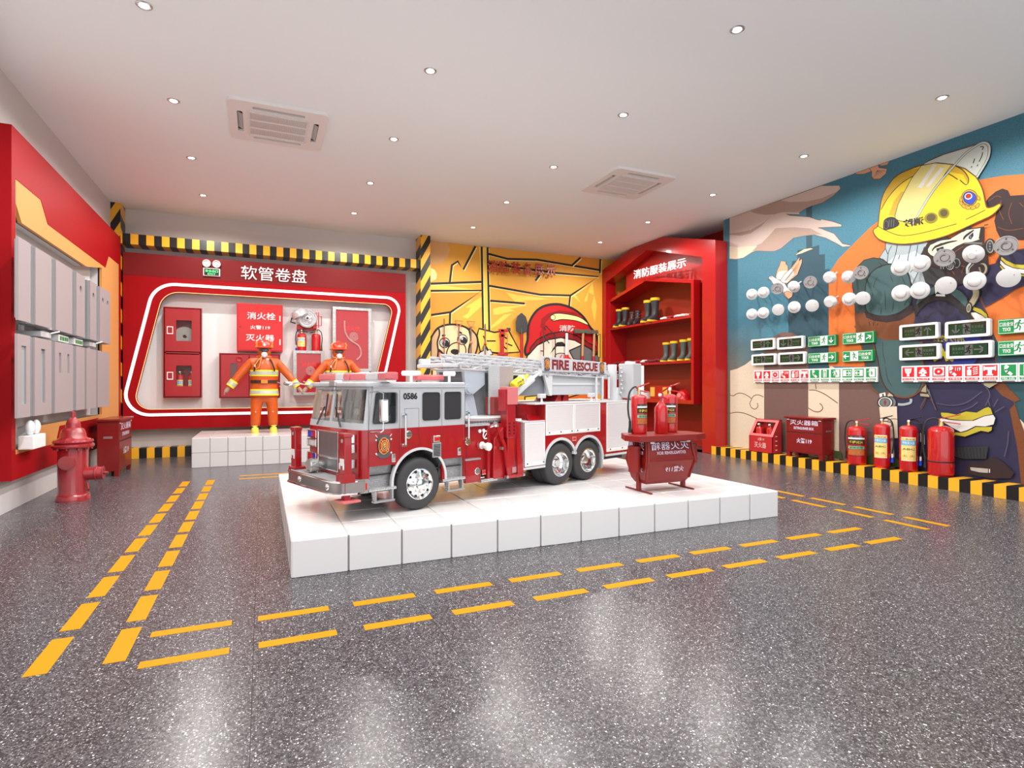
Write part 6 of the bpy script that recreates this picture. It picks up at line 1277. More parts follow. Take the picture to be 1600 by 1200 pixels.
# turntable and pedestal
tt = TB('turntable', MB().lathe([(.37, .655), (.37, .672), (.40, .676), (.40, .690), (.36, .694), (.002, .694)], (.86, .45, 0), n=56), WPAINT); g = MB()
for i in range(90): a = 2 * math.pi * i / 90; g.box(-.004, .004, -.008, .008, .640, .672, 0, Matrix.Translation((.86 + .365 * math.cos(a), .45 + .365 * math.sin(a), 0)) @ Matrix.Rotation(a, 4, 'Z'))
g.cyl((.86, .45, .635), (.86, .45, .672), .36, n=48).build('ring_gear', GREY, tt, smooth=0)
PL = mat('pedestal_white', (.42, .46, .52), .3, coat=.3)
for y in (.24, .62):
    TB('pedestal_plate', MB().prism([(.52, y, .93), (.56, y, .975), (.60, y, .94), (.76, y, .70), (.70, y, .694), (.66, y, .694), (.50, y, .90)], (0, .03, 0)), PL, smooth=0, bevel=.004)
    TB('pedestal_side', MB().prism([(.62, y + .03, .84), (.76, y + .03, .92), (.80, y + .03, .85), (.84, y + .03, .694), (.70, y + .03, .694)], (0, .02, 0)), PL, smooth=0)
    TB('slew_head', MB().prism([(.66, y, 1.09), (.90, y, 1.09), (.90, y, .97), (.76, y, .88), (.68, y, .93)], (0, .04, 0)), PL, smooth=0, bevel=.004)
    TB('pivot_boss', MB().cyl((.70, y - .02, .93), (.70, y + .06, .93), .045, n=28).cyl((.70, y - .032, .93), (.70, y, .93), .028, n=24), PL)
TB('boom_core', bx(.70, 1.25, .30, .60, .694, 1.08), mat('core_grey', (.20, .21, .22), .5), smooth=0)
TB('perforated_panel', bx(.905, 1.035, .19, .20, .70, 1.14), PERF, smooth=0); TB('perforated_panel', bx(1.035, 1.215, .20, .21, .82, 1.14), mat('perforated_mauve', (.36, .31, .31), .5, bump=.4, bscale=120), smooth=0)
TB('control_box', bx(.92, 1.10, .14, .26, .70, .86), mat('control_red', (.30, .05, .05), .4), smooth=0, bevel=.004)
for x, y in ((1.16, .10), (1.22, .14)): TB('cap', MB().cyl((x, y, .637), (x, y, .655), .035, n=24), WPAINT)
# hydraulic cylinder and air bottle
hc = TB('hydraulic_cylinder', MB().cyl((1.05, .235, .75), (1.50, .235, 1.03), .038, n=28).cyl((1.50, .235, 1.03), (1.60, .235, 1.09), .018, n=18), mat('cylinder_pale', (.68, .71, .74), .2, coat=.5))
MB().cyl((1.60, .22, 1.09), (1.60, .30, 1.09), .034, n=20).build('rod_eye', LGREY, hc)
ab = TB('air_bottle', MB().lathe([(.030, 0), (.042, .01), (.045, .03), (.045, .14), (.040, .165), (.022, .185), (.014, .19), (.014, .205), (.018, .21), (.018, .22), (.002, .225)], (1.165, .155, .955), (.80, 0, .42), 28), mat('bottle_yellow', (.85, .68, .03), .25, coat=.5))
m = MB(); e = Vector((.885, 0, .465)).normalized(); f = Vector((-.465, 0, .885)).normalized(); o = Vector((1.165, .107, .955)) + e * .03; text_into(m, 'DYNG AIR', o + f * .004, e * .09, f * .022, bold=.02); text_into(m, 'SCBA', o - f * .026, e * .05, f * .016, bold=.02); m.build('lettering', BLACK, ab, smooth=0)
MB().lathe([(.047, .115), (.049, .12), (.049, .13), (.047, .135)], (1.165, .155, .955), (.80, 0, .42), 28, cap=False).build('strap', WPAINT, ab)
# ladder: nested lattice sections
LD = mat('ladder_white', (.54, .54, .56), .35)
def zl(x): return 1.0 - (x - .6) * .030      # the stack sinks slightly towards the rear
ld = None
for k, (x0, x1, z0, z1, y0, y1) in enumerate(((.62, 2.95, .110, .158, .235, .665), (.46, 2.92, .150, .190, .26, .64), (.56, 2.90, .185, .222, .285, .615), (.66, 2.88, .215, .252, .31, .59))):
    m = MB()
    for y in (y0, y1):
        for z in (z0, z1): m.add([(x0, y - .008, zl(x0) + z - .006), (x1, y - .008, zl(x1) + z - .006), (x1, y + .008, zl(x1) + z - .006), (x0, y + .008, zl(x0) + z - .006), (x0, y - .008, zl(x0) + z + .006), (x1, y - .008, zl(x1) + z + .006), (x1, y + .008, zl(x1) + z + .006), (x0, y + .008, zl(x0) + z + .006)], [(0, 3, 2, 1), (4, 5, 6, 7), (0, 1, 5, 4), (2, 3, 7, 6), (1, 2, 6, 5), (0, 4, 7, 3)])
        n = 18; st = (x1 - x0) / n
        for i in range(n):
            a = x0 + i * st; b_ = a + st; za, zb = (z0, z1) if i % 2 else (z1, z0); m.tube([(a, y, zl(a) + za), (b_, y, zl(b_) + zb)], .008, 6); m.box(a + st * .1, b_ - st * .1, y - .003, y + .003, zl(a) + z0 + (z1 - z0) * (.15 if i % 2 else .45), zl(a) + z0 + (z1 - z0) * (.6 if i % 2 else .9)); m.box(a - .004, a + .004, y - .005, y + .005, zl(a) + z0, zl(a) + z1)
    TB('ladder_section', m, LD, smooth=0)
    r_ = MB(); n = 30
    for i in range(n): a = x0 + (x1 - x0) * (i + .5) / n; r_.cyl((a, y0, zl(a) + z0), (a, y1, zl(a) + z0), .007, n=8)
    TB('ladder_rungs', r_, LD)
TB('ladder_tip', bx(.44, .60, .25, .65, zl(.5) + .118, zl(.5) + .150).box(.45, .56, .28, .30, zl(.5) + .15, zl(.5) + .20).box(.45, .56, .60, .62, zl(.5) + .15, zl(.5) + .20), LD, smooth=0, bevel=.006)
TB('ladder_underframe', bx(.66, .92, .24, .66, 1.085, 1.105).box(1.2, 1.75, .24, .66, 1.06, 1.09), LGREY, smooth=0)
m = MB(); 
for i in range(10): m.cyl((.72 + i * .22, .2255, zl(.72 + i * .22) + .13), (.72 + i * .22, .228, zl(.72 + i * .22) + .13), .005, n=8)
TB('rail_bolts', m, BLACK)
# name board on the ladder
nb = TB('name_board', MB().prism([(1.625, .215, 1.105), (2.655, .215, 1.093), (2.655, .215, 1.218), (1.625, .215, 1.254)], (0, .012, 0)), mat('board_white', (.50, .50, .53), .3, coat=.3), smooth=0, bevel=.002)
for tx_, o_2, w_2, h_2 in (('FIRE', (1.765, .2135, 1.124), .26, .102), ('RESCUE', (2.085, .2135, 1.118), .415, .094)): m = MB(); text_into(m, tx_, o_2, (w_2, 0, -.0025), (0, 0, h_2), bold=.045); m.build('lettering', mat('sign_crimson', (.20, .012, .016), .5), nb, smooth=0)
crest(1.69, 1.178, .2133, .105, nb); crest(2.572, 1.158, .2133, .10, nb)
# lower boom and supports
TB('lower_boom', bx(1.74, 2.62, .26, .64, .865, 1.085), mat('boom_grey', (.47, .49, .52), .35), smooth=0, bevel=.006); TB('boom_rib', bx(1.80, 2.60, .252, .26, .968, .990), LGREY, smooth=0)
TB('boom_hanger', MB().prism([(1.66, .235, 1.105), (1.80, .235, 1.105), (1.79, .235, .86), (1.755, .235, .86)], (0, .03, 0)), LGREY, smooth=0, bevel=.003); TB('hanger_pin', MB().cyl((1.72, .225, 1.065), (1.72, .236, 1.065), .016, n=18), GREY)
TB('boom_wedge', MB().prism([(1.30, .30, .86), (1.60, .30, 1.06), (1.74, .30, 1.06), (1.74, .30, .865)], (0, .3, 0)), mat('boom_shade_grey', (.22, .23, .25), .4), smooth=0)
for x in (1.90, 2.02): TB('boom_rest', MB().prism([(x, .30, .797), (x + .10, .30, .797), (x + .09, .30, .87 if x < 2 else .93), (x + .06, .30, .87 if x < 2 else .93)], (0, .3, 0)), TR, smooth=0)
def flood(x, y, z=.797, h=.045):
    f = TB('floodlight', MB().cyl((x, y, z), (x, y, z + h), .010, n=14).lathe([(.02, 0), (.014, .012)], (x, y, z), n=16, cap=False), WPAINT); bx(x - .040, x + .040, y - .022, y + .022, z + h, z + h + .042).build('lamp_head', LGREY, f, smooth=0, bevel=.006)
flood(1.455, .06); flood(2.20, .06)
for i in range(5): TB('rear_pipe', MB().cyl((2.46 + i * .055, .20 + (i % 2) * .05, .80 + (i % 3) * .02), (2.46 + i * .055, .20 + (i % 2) * .05, 1.06 - (i % 2) * .04), .012 + .004 * (i % 2), n=14), LGREY)
TB('rear_tower', bx(2.74, 2.80, .18, .26, .80, 1.20).prism([(2.78, .16, .80), (2.90, .16, .80), (2.82, .16, .86), (2.86, .16, .94), (2.80, .16, .94)], (0, .02, 0)), LGREY, smooth=0)
rb = TB('rear_box', bx(2.86, 3.02, .0, .20, .82, 1.21), mat('rear_box_grey', (.42, .43, .45), .35), smooth=0, bevel=.008); bx(2.90, 2.99, .06, .14, 1.21, 1.235).build('box_cap', LGREY, rb, smooth=0); bx(3.03, 3.10, .02, .2, .80, 1.19).build('box_back', WPAINT, rb, smooth=0)
m = MB()
for i in range(7): m.ball((2.80 + .02 * (i % 2), .12, .88 + i * .045), .016, 10, 6)
TB('cable_chain', m, STEEL)
# roof lights: pink and clear lens bar, horns
PINK = mat('pink_lens', (.72, .16, .18), .15, coat=.5, alpha=.75); CLR = mat('clear_dome', (.62, .62, .64), .12, coat=.5, alpha=.8)
lb = TB('light_bar', bx(-.31, -.23, -.09, 1.0, .990, 1.003), WPAINT, smooth=0)
for y0, y1, mt in ((-.10, .02, PINK), (.02, .20, CLR), (.20, .44, PINK), (.46, .56, PINK), (.56, .70, CLR), (.70, 1.01, PINK)):
    bx(-.325, -.215, y0, y1, 1.003, 1.062).build('bar_lens', mt, lb, smooth=0, bevel=.014, seg=3)
l2 = TB('beacon', bx(.15, .42, .20, .30, 1.005, 1.052), PINK, smooth=0, bevel=.014, seg=3); bx(.2, .37, .22, .28, .99, 1.005).build('beacon_foot', WPAINT, l2, smooth=0)
l2 = TB('beacon', bx(-.12, .03, .60, .70, 1.005, 1.050), PINK, smooth=0, bevel=.014, seg=3); bx(-.1, .0, .62, .68, .99, 1.005).build('beacon_foot', WPAINT, l2, smooth=0)
def horn(x, y, L=.09):
    h = TB('horn', MB().cyl((x, y, .99), (x, y, 1.05), .012, n=14), WPAINT); MB().cyl((x - L / 2, y, 1.062), (x + L / 2, y, 1.062), .020, .022, n=18).build('horn_body', WPAINT, h)
horn(.10, .22, .16); horn(.43, .15, .10); horn(.0, .80, .08)
# ================================================================ extinguisher stand on the platform
def stand():
    x0, x1, y0, y1 = 3.13, 3.64, 4.15, 4.42; cx, cy = (x0 + x1) / 2, (y0 + y1) / 2
    t = thing('extinguisher_bin', (cx, cy, ZT), 0, 'red extinguisher box on bar feet with mirrored white writing standing on the platform', 'extinguisher box')
    BR = mat('bin_red', (.21, .007, .004), .4, coat=.1); hw, hd = (x1 - x0) / 2, (y1 - y0) / 2
    secs = [(.072, hw - .035, hd - .05), (.115, hw - .01, hd - .02), (.28, hw + .015, hd + .035), (.40, hw, hd + .01), (.475, hw - .005, hd)]
    m = MB(); vs = []
    for z, a, b in secs: vs += [(-a, -b, z), (a, -b, z), (a, b, z), (-a, b, z)]
    fs = [tuple(range(4))[::-1], tuple(range(16, 20))]
    for j in range(4):
        for i in range(4): fs.append((4 * j + i, 4 * j + (i + 1) % 4, 4 * j + 4 + (i + 1) % 4, 4 * j + 4 + i))
    m.add(vs, fs).build('bin_body', BR, t, smooth=0, bevel=.006)
    for sx in (-1, 1): m = MB(); m.tube([(sx * (a - .008), -b - .004, z) for z, a, b in secs[1:]], .010, 6); m.tube([(sx * (a + .004), -b + .01, z) for z, a, b in secs[1:]], .008, 6); m.build('corner_rib', BR, t, smooth=0)
    MB().box(-hw + .0, hw - .0, -hd - .036, -hd - .02, .296, .312).box(-hw - .016, -hw - .006, -hd + .0, hd, .30, .315).build('mid_rail', mat('rail_dark', (.22, .01, .01), .4), t, smooth=0)
    wp = mat('box_white_print', (.72, .66, .82), .5)
    def mir(s, xa, xb, z0, z1, yy0, yy1): text_into(MB(), s, (xb, yy0, z0), (xa - xb, 0, 0), (0, yy1 - yy0, z1 - z0), bold=.003).build('lettering', wp, t, smooth=0)
    mir('灭火器箱', -hw + .04, hw - .05, .385, .455, -hd - .022, -hd - .012); mir('EXTINGUISHER BOX', -hw + .09, hw - .10, .345, .372, -hd - .032, -hd - .026); mir('火警119', -.07, .13, .185, .235, -hd - .030, -hd - .038)
    def mirs(s, ya, yb, z0, z1, xx): text_into(MB(), s, (xx, ya, z0), (0, yb - ya, 0), (0, 0, z1 - z0), bold=.012).build('lettering', wp, t, smooth=0)
    mirs('灭火器', -hd + .02, hd - .02, .385, .455, -hw - .012); mirs('EXTING', -hd + .03, hd - .06, .345, .372, -hw - .016); mirs('火警', -hd + .04, hd - .10, .185, .235, -hw - .014)
    for s in (-1, 1): MB().box(s * (hw - .05) - .02, s * (hw - .05) + .02, -hd - .02, -hd - .004, .446, .460).build('hinge', WHITE, t, smooth=0, bevel=.003)
    L = [(-.415, -.03), (-.36, -.195), (.24, -.215), (.40, -.16), (.41, .10), (.30, .19), (-.30, .19)]
    MB().prism([(x, y, .466) for x, y in L], (0, 0, .054)).build('lid', BR, t, smooth=0, bevel=.004)
    for s, xx in ((-1, -.24), (1, .265)):
        f = MB().box(xx - .008, xx + .008, -.19 if s < 0 else -.15, .20, .002, .014); f.box(xx - .015, xx + .015, -.02, .02, .012, .10 if s > 0 else .47).build('bar_foot', BR, t, smooth=0)
    for s in (-1, 1):
        c = MB().cyl((s * (hw + .068), -.05, .19 if s < 0 else .24), (s * (hw + .068), -.05, .40), .054, n=20).cyl((s * (hw + .068), -.05, .40), (s * (hw + .068), -.05, .42), .060, n=20).box(s * (hw + .02) - .035, s * (hw + .02) + .035, -.035, -.005, .36, .475); c.build('side_canister', BR, t, smooth=35)
    zt = ZT + .5205
    extinguisher((3.18, 4.33, zt), .071, .42, 0, 'red extinguisher with black flame label, the one with the black hose on the stand', 'flame label extinguishers on the stand', style='dark', handle='red', face=-85, hose='side')
    extinguisher((3.385, 4.27, zt), .060, .37, 0, 'plain red extinguisher with conical shoulder in the middle of the stand', None, style='cone', handle='cone', face=-150, hose=None, hs=1.2)
    extinguisher((3.56, 4.36, zt), .069, .42, 0, 'red extinguisher with black flame label, partly behind the plain one on the stand', 'flame label extinguishers on the stand', style='dark', handle='red', face=-135, hose=None)
stand()
# ================================================================ hydrant
HR = mat('hydrant_red', (.33, .02, .028), .14, coat=.9)
hy = thing('fire_hydrant', (-1.81, 7.30, 0), 0, 'glossy red fire hydrant standing on the floor by the left wall', 'fire hydrant')
MB().lathe([(.150, 0), (.150, .05), (.142, .065), (.135, .07), (.132, .09), (.132, .545), (.15, .55), (.178, .552), (.186, .565), (.182, .585), (.165, .592), (.160, .60), (.172, .602), (.178, .612), (.170, .632), (.125, .648), (.112, .662), (.108, .70), (.098, .735), (.078, .750), (.066, .755), (.064, .765), (.062, .80), (.050, .835), (.028, .858), (.020, .862), (.020, .905), (.018, .925), (.004, .928)], n=48).build('barrel', HR, hy, smooth=45)
ol = MB().cyl((.10, -.02, .27), (.21, -.02, .27), .068, n=28).cyl((.195, -.02, .27), (.215, -.02, .27), .080, n=28).cyl((.212, -.02, .27), (.262, -.02, .27), .070, n=12).cyl((.262, -.02, .27), (.272, -.02, .27), .074, n=28).cyl((.272, -.02, .27), (.31, -.02, .27), .016, n=12).build('side_outlet', HR, hy, smooth=35, bevel=.004)
q = MB().cyl((-.02, -.12, .405), (-.02, -.155, .405), .072, n=32).cyl((-.02, -.155, .405), (-.02, -.165, .405), .064, n=32).cyl((-.02, -.165, .405), (-.02, -.185, .405), .020, n=8)
for i in range(8): a = i * math.pi / 4; q.cyl((-.02 + .05 * math.cos(a), -.16, .405 + .05 * math.sin(a)), (-.02 + .05 * math.cos(a), -.172, .405 + .05 * math.sin(a)), .010, n=8)
q.build('front_cap', HR, hy, smooth=35)
m = MB()
for i in range(10): a = i * math.pi / 5 + .2; m.cyl((.155 * math.cos(a), .155 * math.sin(a), .528), (.155 * math.cos(a), .155 * math.sin(a), .55), .012, n=8)
m.build('flange_bolts', HR, hy, smooth=0); MB().tube([(.14, -.06, .18), (.15, -.07, .12), (.142, -.06, .10)], .012).build('drain_lug', HR, hy)

# ================================================================ equipment inside the rounded red frame
CR = mat('hose_cabinet_red', (.34, .008, .012), .35, coat=.2); CRB = mat('bright_cabinet_red', (.52, .003, .004), .35, coat=.2); ALU = mat('galvanised_frame', (.45, .44, .44), .35, metal=.8, noise=.35, nscale=25); SMG = mat('smoked_pane', (.10, .03, .03), .1, coat=.3)
FY = 10.99; BY = YB - .021
def FX(x0, z0): return lambda u, v: (x0 + u, FY, z0 + v)
def door_front(t, x0, x1, z0, z1, win=None, mt=CR, y=FY):
    d = t if t is None else None
    m = MB(); plate(m, [(x0, y - .012, z0), (x1, y - .012, z0), (x1, y - .012, z1), (x0, y - .012, z1)], [[(a, y - .012, b) for a, b in rr(*win, .004, 1)]] if win else [], (0, .010, 0)); o = m.build('door', mt, t, smooth=0, bevel=.003)
    return o
def cab_shell(t, x0, x1, z0, z1, mt=CR):
    m = MB(); m.box(x0, x1, BY - .01, BY, z0, z1); m.box(x0, x0 + .01, FY, BY, z0, z1); m.box(x1 - .01, x1, FY, BY, z0, z1); m.box(x0, x1, FY, BY, z0, z0 + .01); m.box(x0, x1, FY, BY, z1 - .01, z1)
    m.ring([(x0 - .012, FY, z0 - .012), (x1 + .012, FY, z0 - .012), (x1 + .012, FY, z1 + .012), (x0 - .012, FY, z1 + .012)], [(x0 + .03, FY, z0 + .03), (x1 - .03, FY, z0 + .03), (x1 - .03, FY, z1 - .03), (x0 + .03, FY, z1 - .03)], (0, .01, 0)); return m.build('cabinet_body', mt, t, smooth=0)
t = thing('hose_cabinet', (0, 0, 0), 0, 'tall red wall cabinet with two windowed doors, hose above and extinguishers below', 'fire cabinet')
cab_shell(t, -1.494, -.949, .999, 2.498)
MB().box(-1.49, -.95, FY, BY, 1.735, 1.755).build('divider', CR, t, smooth=0)
for z0, z1, w in ((1.77, 2.48, (-1.315, -1.09, 1.945, 2.29)), (1.02, 1.72, (-1.315, -1.09, 1.185, 1.53))):
    d = door_front(t, -1.475, -.965, z0, z1, w)
    zc = (w[2] + w[3]) / 2; MB().ring([(-1.45, FY - .022, zc - .065), (-1.36, FY - .022, zc - .065), (-1.36, FY - .022, zc + .065), (-1.45, FY - .022, zc + .065)], [(-1.438, FY - .022, zc - .05), (-1.372, FY - .022, zc - .05), (-1.372, FY - .022, zc + .05), (-1.438, FY - .022, zc + .05)], (0, .012, 0)).build('handle', WHITE, d, smooth=0, bevel=.003)
    MB().box(w[0], w[1], FY - .004, FY - .002, w[2], w[3]).build('window_pane', GLASS, d, smooth=0)
HG = mat('canvas_hose_grey', (.42, .40, .38), .7)
def coil(cx, y, cz, r0, r1, n, r=.008, ph=0):
    P = []
    for i in range(n * 22): a = 2 * math.pi * i / 22 + ph; q = r0 + (r1 - r0) * i / (n * 22); P.append((cx + q * math.cos(a), y, cz + q * math.sin(a)))
    return MB().tube(P, r, 6)
h = tag(coil(-1.20, FY + .07, 2.03, .03, .165, 8, .009).build('fire_hose', HG), 'coiled grey hose behind the upper window of the tall red cabinet', 'fire hose')
for i, x in enumerate((-1.27, -1.10)): extinguisher((x, FY + .09, 1.015), .06, .43, 0, f'small extinguisher behind the lower cabinet window, the {"one nearest the handle" if i == 0 else "half hidden one"}', 'extinguishers inside the tall red cabinet', style='yellow', face=-90, hose=None, hs=.8)
# bright red box with writing
t = thing('hydrant_cabinet', (0, 0, 0), 0, 'bright red wall cabinet with three lines of white writing', 'fire cabinet')
m = MB(); m.box(-.405, .34, FY, BY, 1.796, 2.634); m.build('cabinet_body', CRB, t, smooth=0, bevel=.004)
d = MB().box(-.385, .325, FY - .012, FY - .001, 1.815, 2.615).build('door', CRB, t, smooth=0, bevel=.003)
m = MB(); text_into(m, '消火栓', (-.24, FY - .014, 2.36), (.46, 0, 0), (0, 0, .125), bold=.008); text_into(m, '火警119', (-.19, FY - .014, 2.185), (.32, 0, 0), (0, 0, .07), bold=.01); text_into(m, '灭火器', (-.26, FY - .014, 1.98), (.46, 0, 0), (0, 0, .115), bold=.008); m.build('lettering', SW, d, smooth=0)
for z in (1.98, 2.40): MB().box(.285, .302, FY - .018, FY - .012, z - .06, z + .04).build('hinge', WHITE, d, smooth=0)
MB().cyl((-.35, FY - .012, 2.22), (-.35, FY - .02, 2.22), .01).build('lock', BLACK, d)
# wide low double door cabinet
t = thing('double_cabinet', (0, 0, 0), 0, 'wide red double-door cabinet partly behind the first orange suit', 'fire cabinet')
cab_shell(t, -.665, .286, .988, 1.745)
d = door_front(t, -.645, -.21, 1.0, 1.73, (-.50, -.395, 1.23, 1.58)); MB().box(-.50, -.395, FY - .004, FY - .002, 1.23, 1.58).build('window_pane', SMG, d, smooth=0)
MB().lathe([(.05, 0), (.05, .012), (.042, .014), (.03, .006), (.002, .006)], (-.36, FY - .012, 1.655), (0, -1, 0), 28).build('bell', DRED, d)
d = door_front(t, -.20, .27, 1.0, 1.73); MB().cyl((-.19, FY - .012, 1.385), (-.19, FY - .024, 1.385), .012).build('knob', WHITE, d)
# hose reel with helmet-like cover
p = ony(480, 500, FY - .02)
t = thing('hose_reel', (p.x, BY - .002, p.z + .03), 0, 'chrome ringed hose reel on a red bracket above the two wall extinguishers', 'hose reel')
m = MB().box(-.17, .14, -.12, -.001, -.20, -.11).box(.10, .17, -.16, -.001, -.18, .12); m.build('bracket', CRB, t, smooth=0, bevel=.006)
MB().tube([(.20, -.16, -.16), (.20, -.16, .13)], .008).tube([(.14, -.16, .05), (.25, -.16, .05), (.25, -.16, -.12), (.14, -.16, -.12)], .008).build('crank', CRB, t)
r_ = MB().lathe([(.165, 0), (.172, .01), (.172, .09), (.160, .10), (.150, .085), (.135, .10), (.120, .085), (.105, .098), (.09, .085), (.075, .095), (.05, .085), (.045, .11), (.02, .12), (.002, .12)], (.0, -.14, .0), (0, -1, 0), 44).build('reel', mat('reel_silver', (.70, .70, .71), .2, metal=.7), t)
MB().cyl((0, -.262, 0), (0, -.27, 0), .02).build('hub', BLACK, r_)
MB().lathe([(.12, -.02), (.15, .0), (.145, .06), (.12, .11), (.07, .14), (.01, .15)], (-.11, -.20, .03), (-.5, 0, 1), 30).xf(Matrix.Identity(4)).build('cover', mat('cover_white', (.62, .63, .65), .2, metal=.5), t)
MB().tube([(-.26, -.2, .0), (-.28, -.22, -.08), (-.20, -.2, -.10)], .012).build('nozzle', BLACK, t)
# framed cabinet with two extinguishers on top
def framed(x0, x1, z0, z1, split, label, tx):
    t = thing('framed_cabinet', (0, 0, 0), 0, label, 'fire cabinet'); MB().box(x0, x1, FY, BY, z0, z1).build('cabinet_body', CR, t, smooth=0)
    f = MB(); cells = [(z0, z1)] if not split else [(split + .012, z1), (z0, split - .012)]
    for a, b in cells:
        f.ring([(x0 - .006, FY - .02, a), (x1 + .006, FY - .02, a), (x1 + .006, FY - .02, b), (x0 - .006, FY - .02, b)], [(x0 + .055, FY - .02, a + .05), (x1 - .055, FY - .02, a + .05), (x1 - .055, FY - .02, b - .05), (x0 + .055, FY - .02, b - .05)], (0, .025, 0))
    f.build('metal_frame', ALU, t, smooth=0, bevel=.003)
    for a, b in cells: MB().box(x0 + .05, x1 - .05, FY - .006, FY - .001, a + .045, b - .045).build('door_panel', mat('red_glass_door', (.36, .012, .016), .12, coat=.6), t, smooth=0)
    a, b = cells[0]; cx = (x0 + x1) / 2; m = MB(); text_into(m, '消火栓', (cx - .13, FY - .008, b - (b - a) * .36), (.27, 0, 0), (0, 0, .085), bold=.005); m.build('lettering', mat('sign_bright_red', (.75, .03, .03), .4), t, smooth=0)
    HS = mat('hose_seen_through_glass', (.50, .22, .22), .4); q = coil(cx + .03, FY - .009, b - (b - a) * .45, .01, .085, 6, .0045); q.tube(smooth3([(cx - .14, b - .25), (cx - .13, b - .45), (cx - .05, b - .60), (cx + .12, b - .72), (cx + .16, b - .88), (cx + .08, b - .98)]) if b - a > 1 else [(cx - .1, FY - .009, a + .25), (cx + .1, FY - .009, a + .15)], .016, 6); q.build('hose_silhouette', HS, t)
    return t
def smooth3(pts): return [(x, FY - .010, z) for x, z in smooth_path(pts, 6, False)]
framed(.518, 1.043, 1.02, 1.83, None, 'small metal-framed red cabinet with two extinguishers standing on it', 0)
framed(1.20, 1.90, 1.14, 2.655, 1.45, 'tall metal-framed red glass cabinet behind the second orange suit', 0)
extinguisher((.665, FY + .09, 1.8305), .082, .375, 0, 'wall cabinet extinguisher with yellow and blue label under the hose reel', style='yellow', face=-100, hose='side')
extinguisher((.915, FY + .09, 1.8305), .082, .375, 0, 'plain red extinguisher beside the yellow-labelled one under the hose reel', style='plain', face=80, hose='side')
# twin-lamp exit light on the header
t = thing('exit_lamp', (-.785, PY, 3.125), 0, 'twin-head emergency exit lamp with green screen left of the white title', 'exit sign')
MB().box(-.13, .13, -.035, -.001, -.068, .068).build('housing', mat('lamp_pinkish_white', (.70, .62, .60), .4), t, smooth=0, bevel=.008)
MB().box(-.112, .112, -.038, -.034, -.055, .055).build('screen', mat('screen_black', (.004, .012, .006), .2), t, smooth=0)
GL = mat('lit_green', (.10, .85, .25), .4, emit=1.2); m = MB(); text_into(m, '安全出口', (-.095, -.0395, -.005), (.19, 0, 0), (0, 0, .045), bold=.015); text_into(m, 'EXIT', (-.06, -.0395, -.045), (.12, 0, 0), (0, 0, .024), bold=.02); m.build('lettering', GL, t, smooth=0)
for s in (-.075, .075):
    h = MB().lathe([(.02, 0), (.055, .01), (.065, .03), (.062, .05), (.05, .052), (.045, .04), (.002, .035)], (s, -.01, .145), (0, -1, -.1), 26).build('lamp_head', mat('lamp_pinkish_white', (.7, .62, .6), .4), t)
    MB().cyl((s, -.055, .143), (s, -.058, .143), .03).build('reflector', STEEL, h); MB().cyl((s, -.02, .068), (s, -.02, .09), .01).build('neck', WHITE, h)

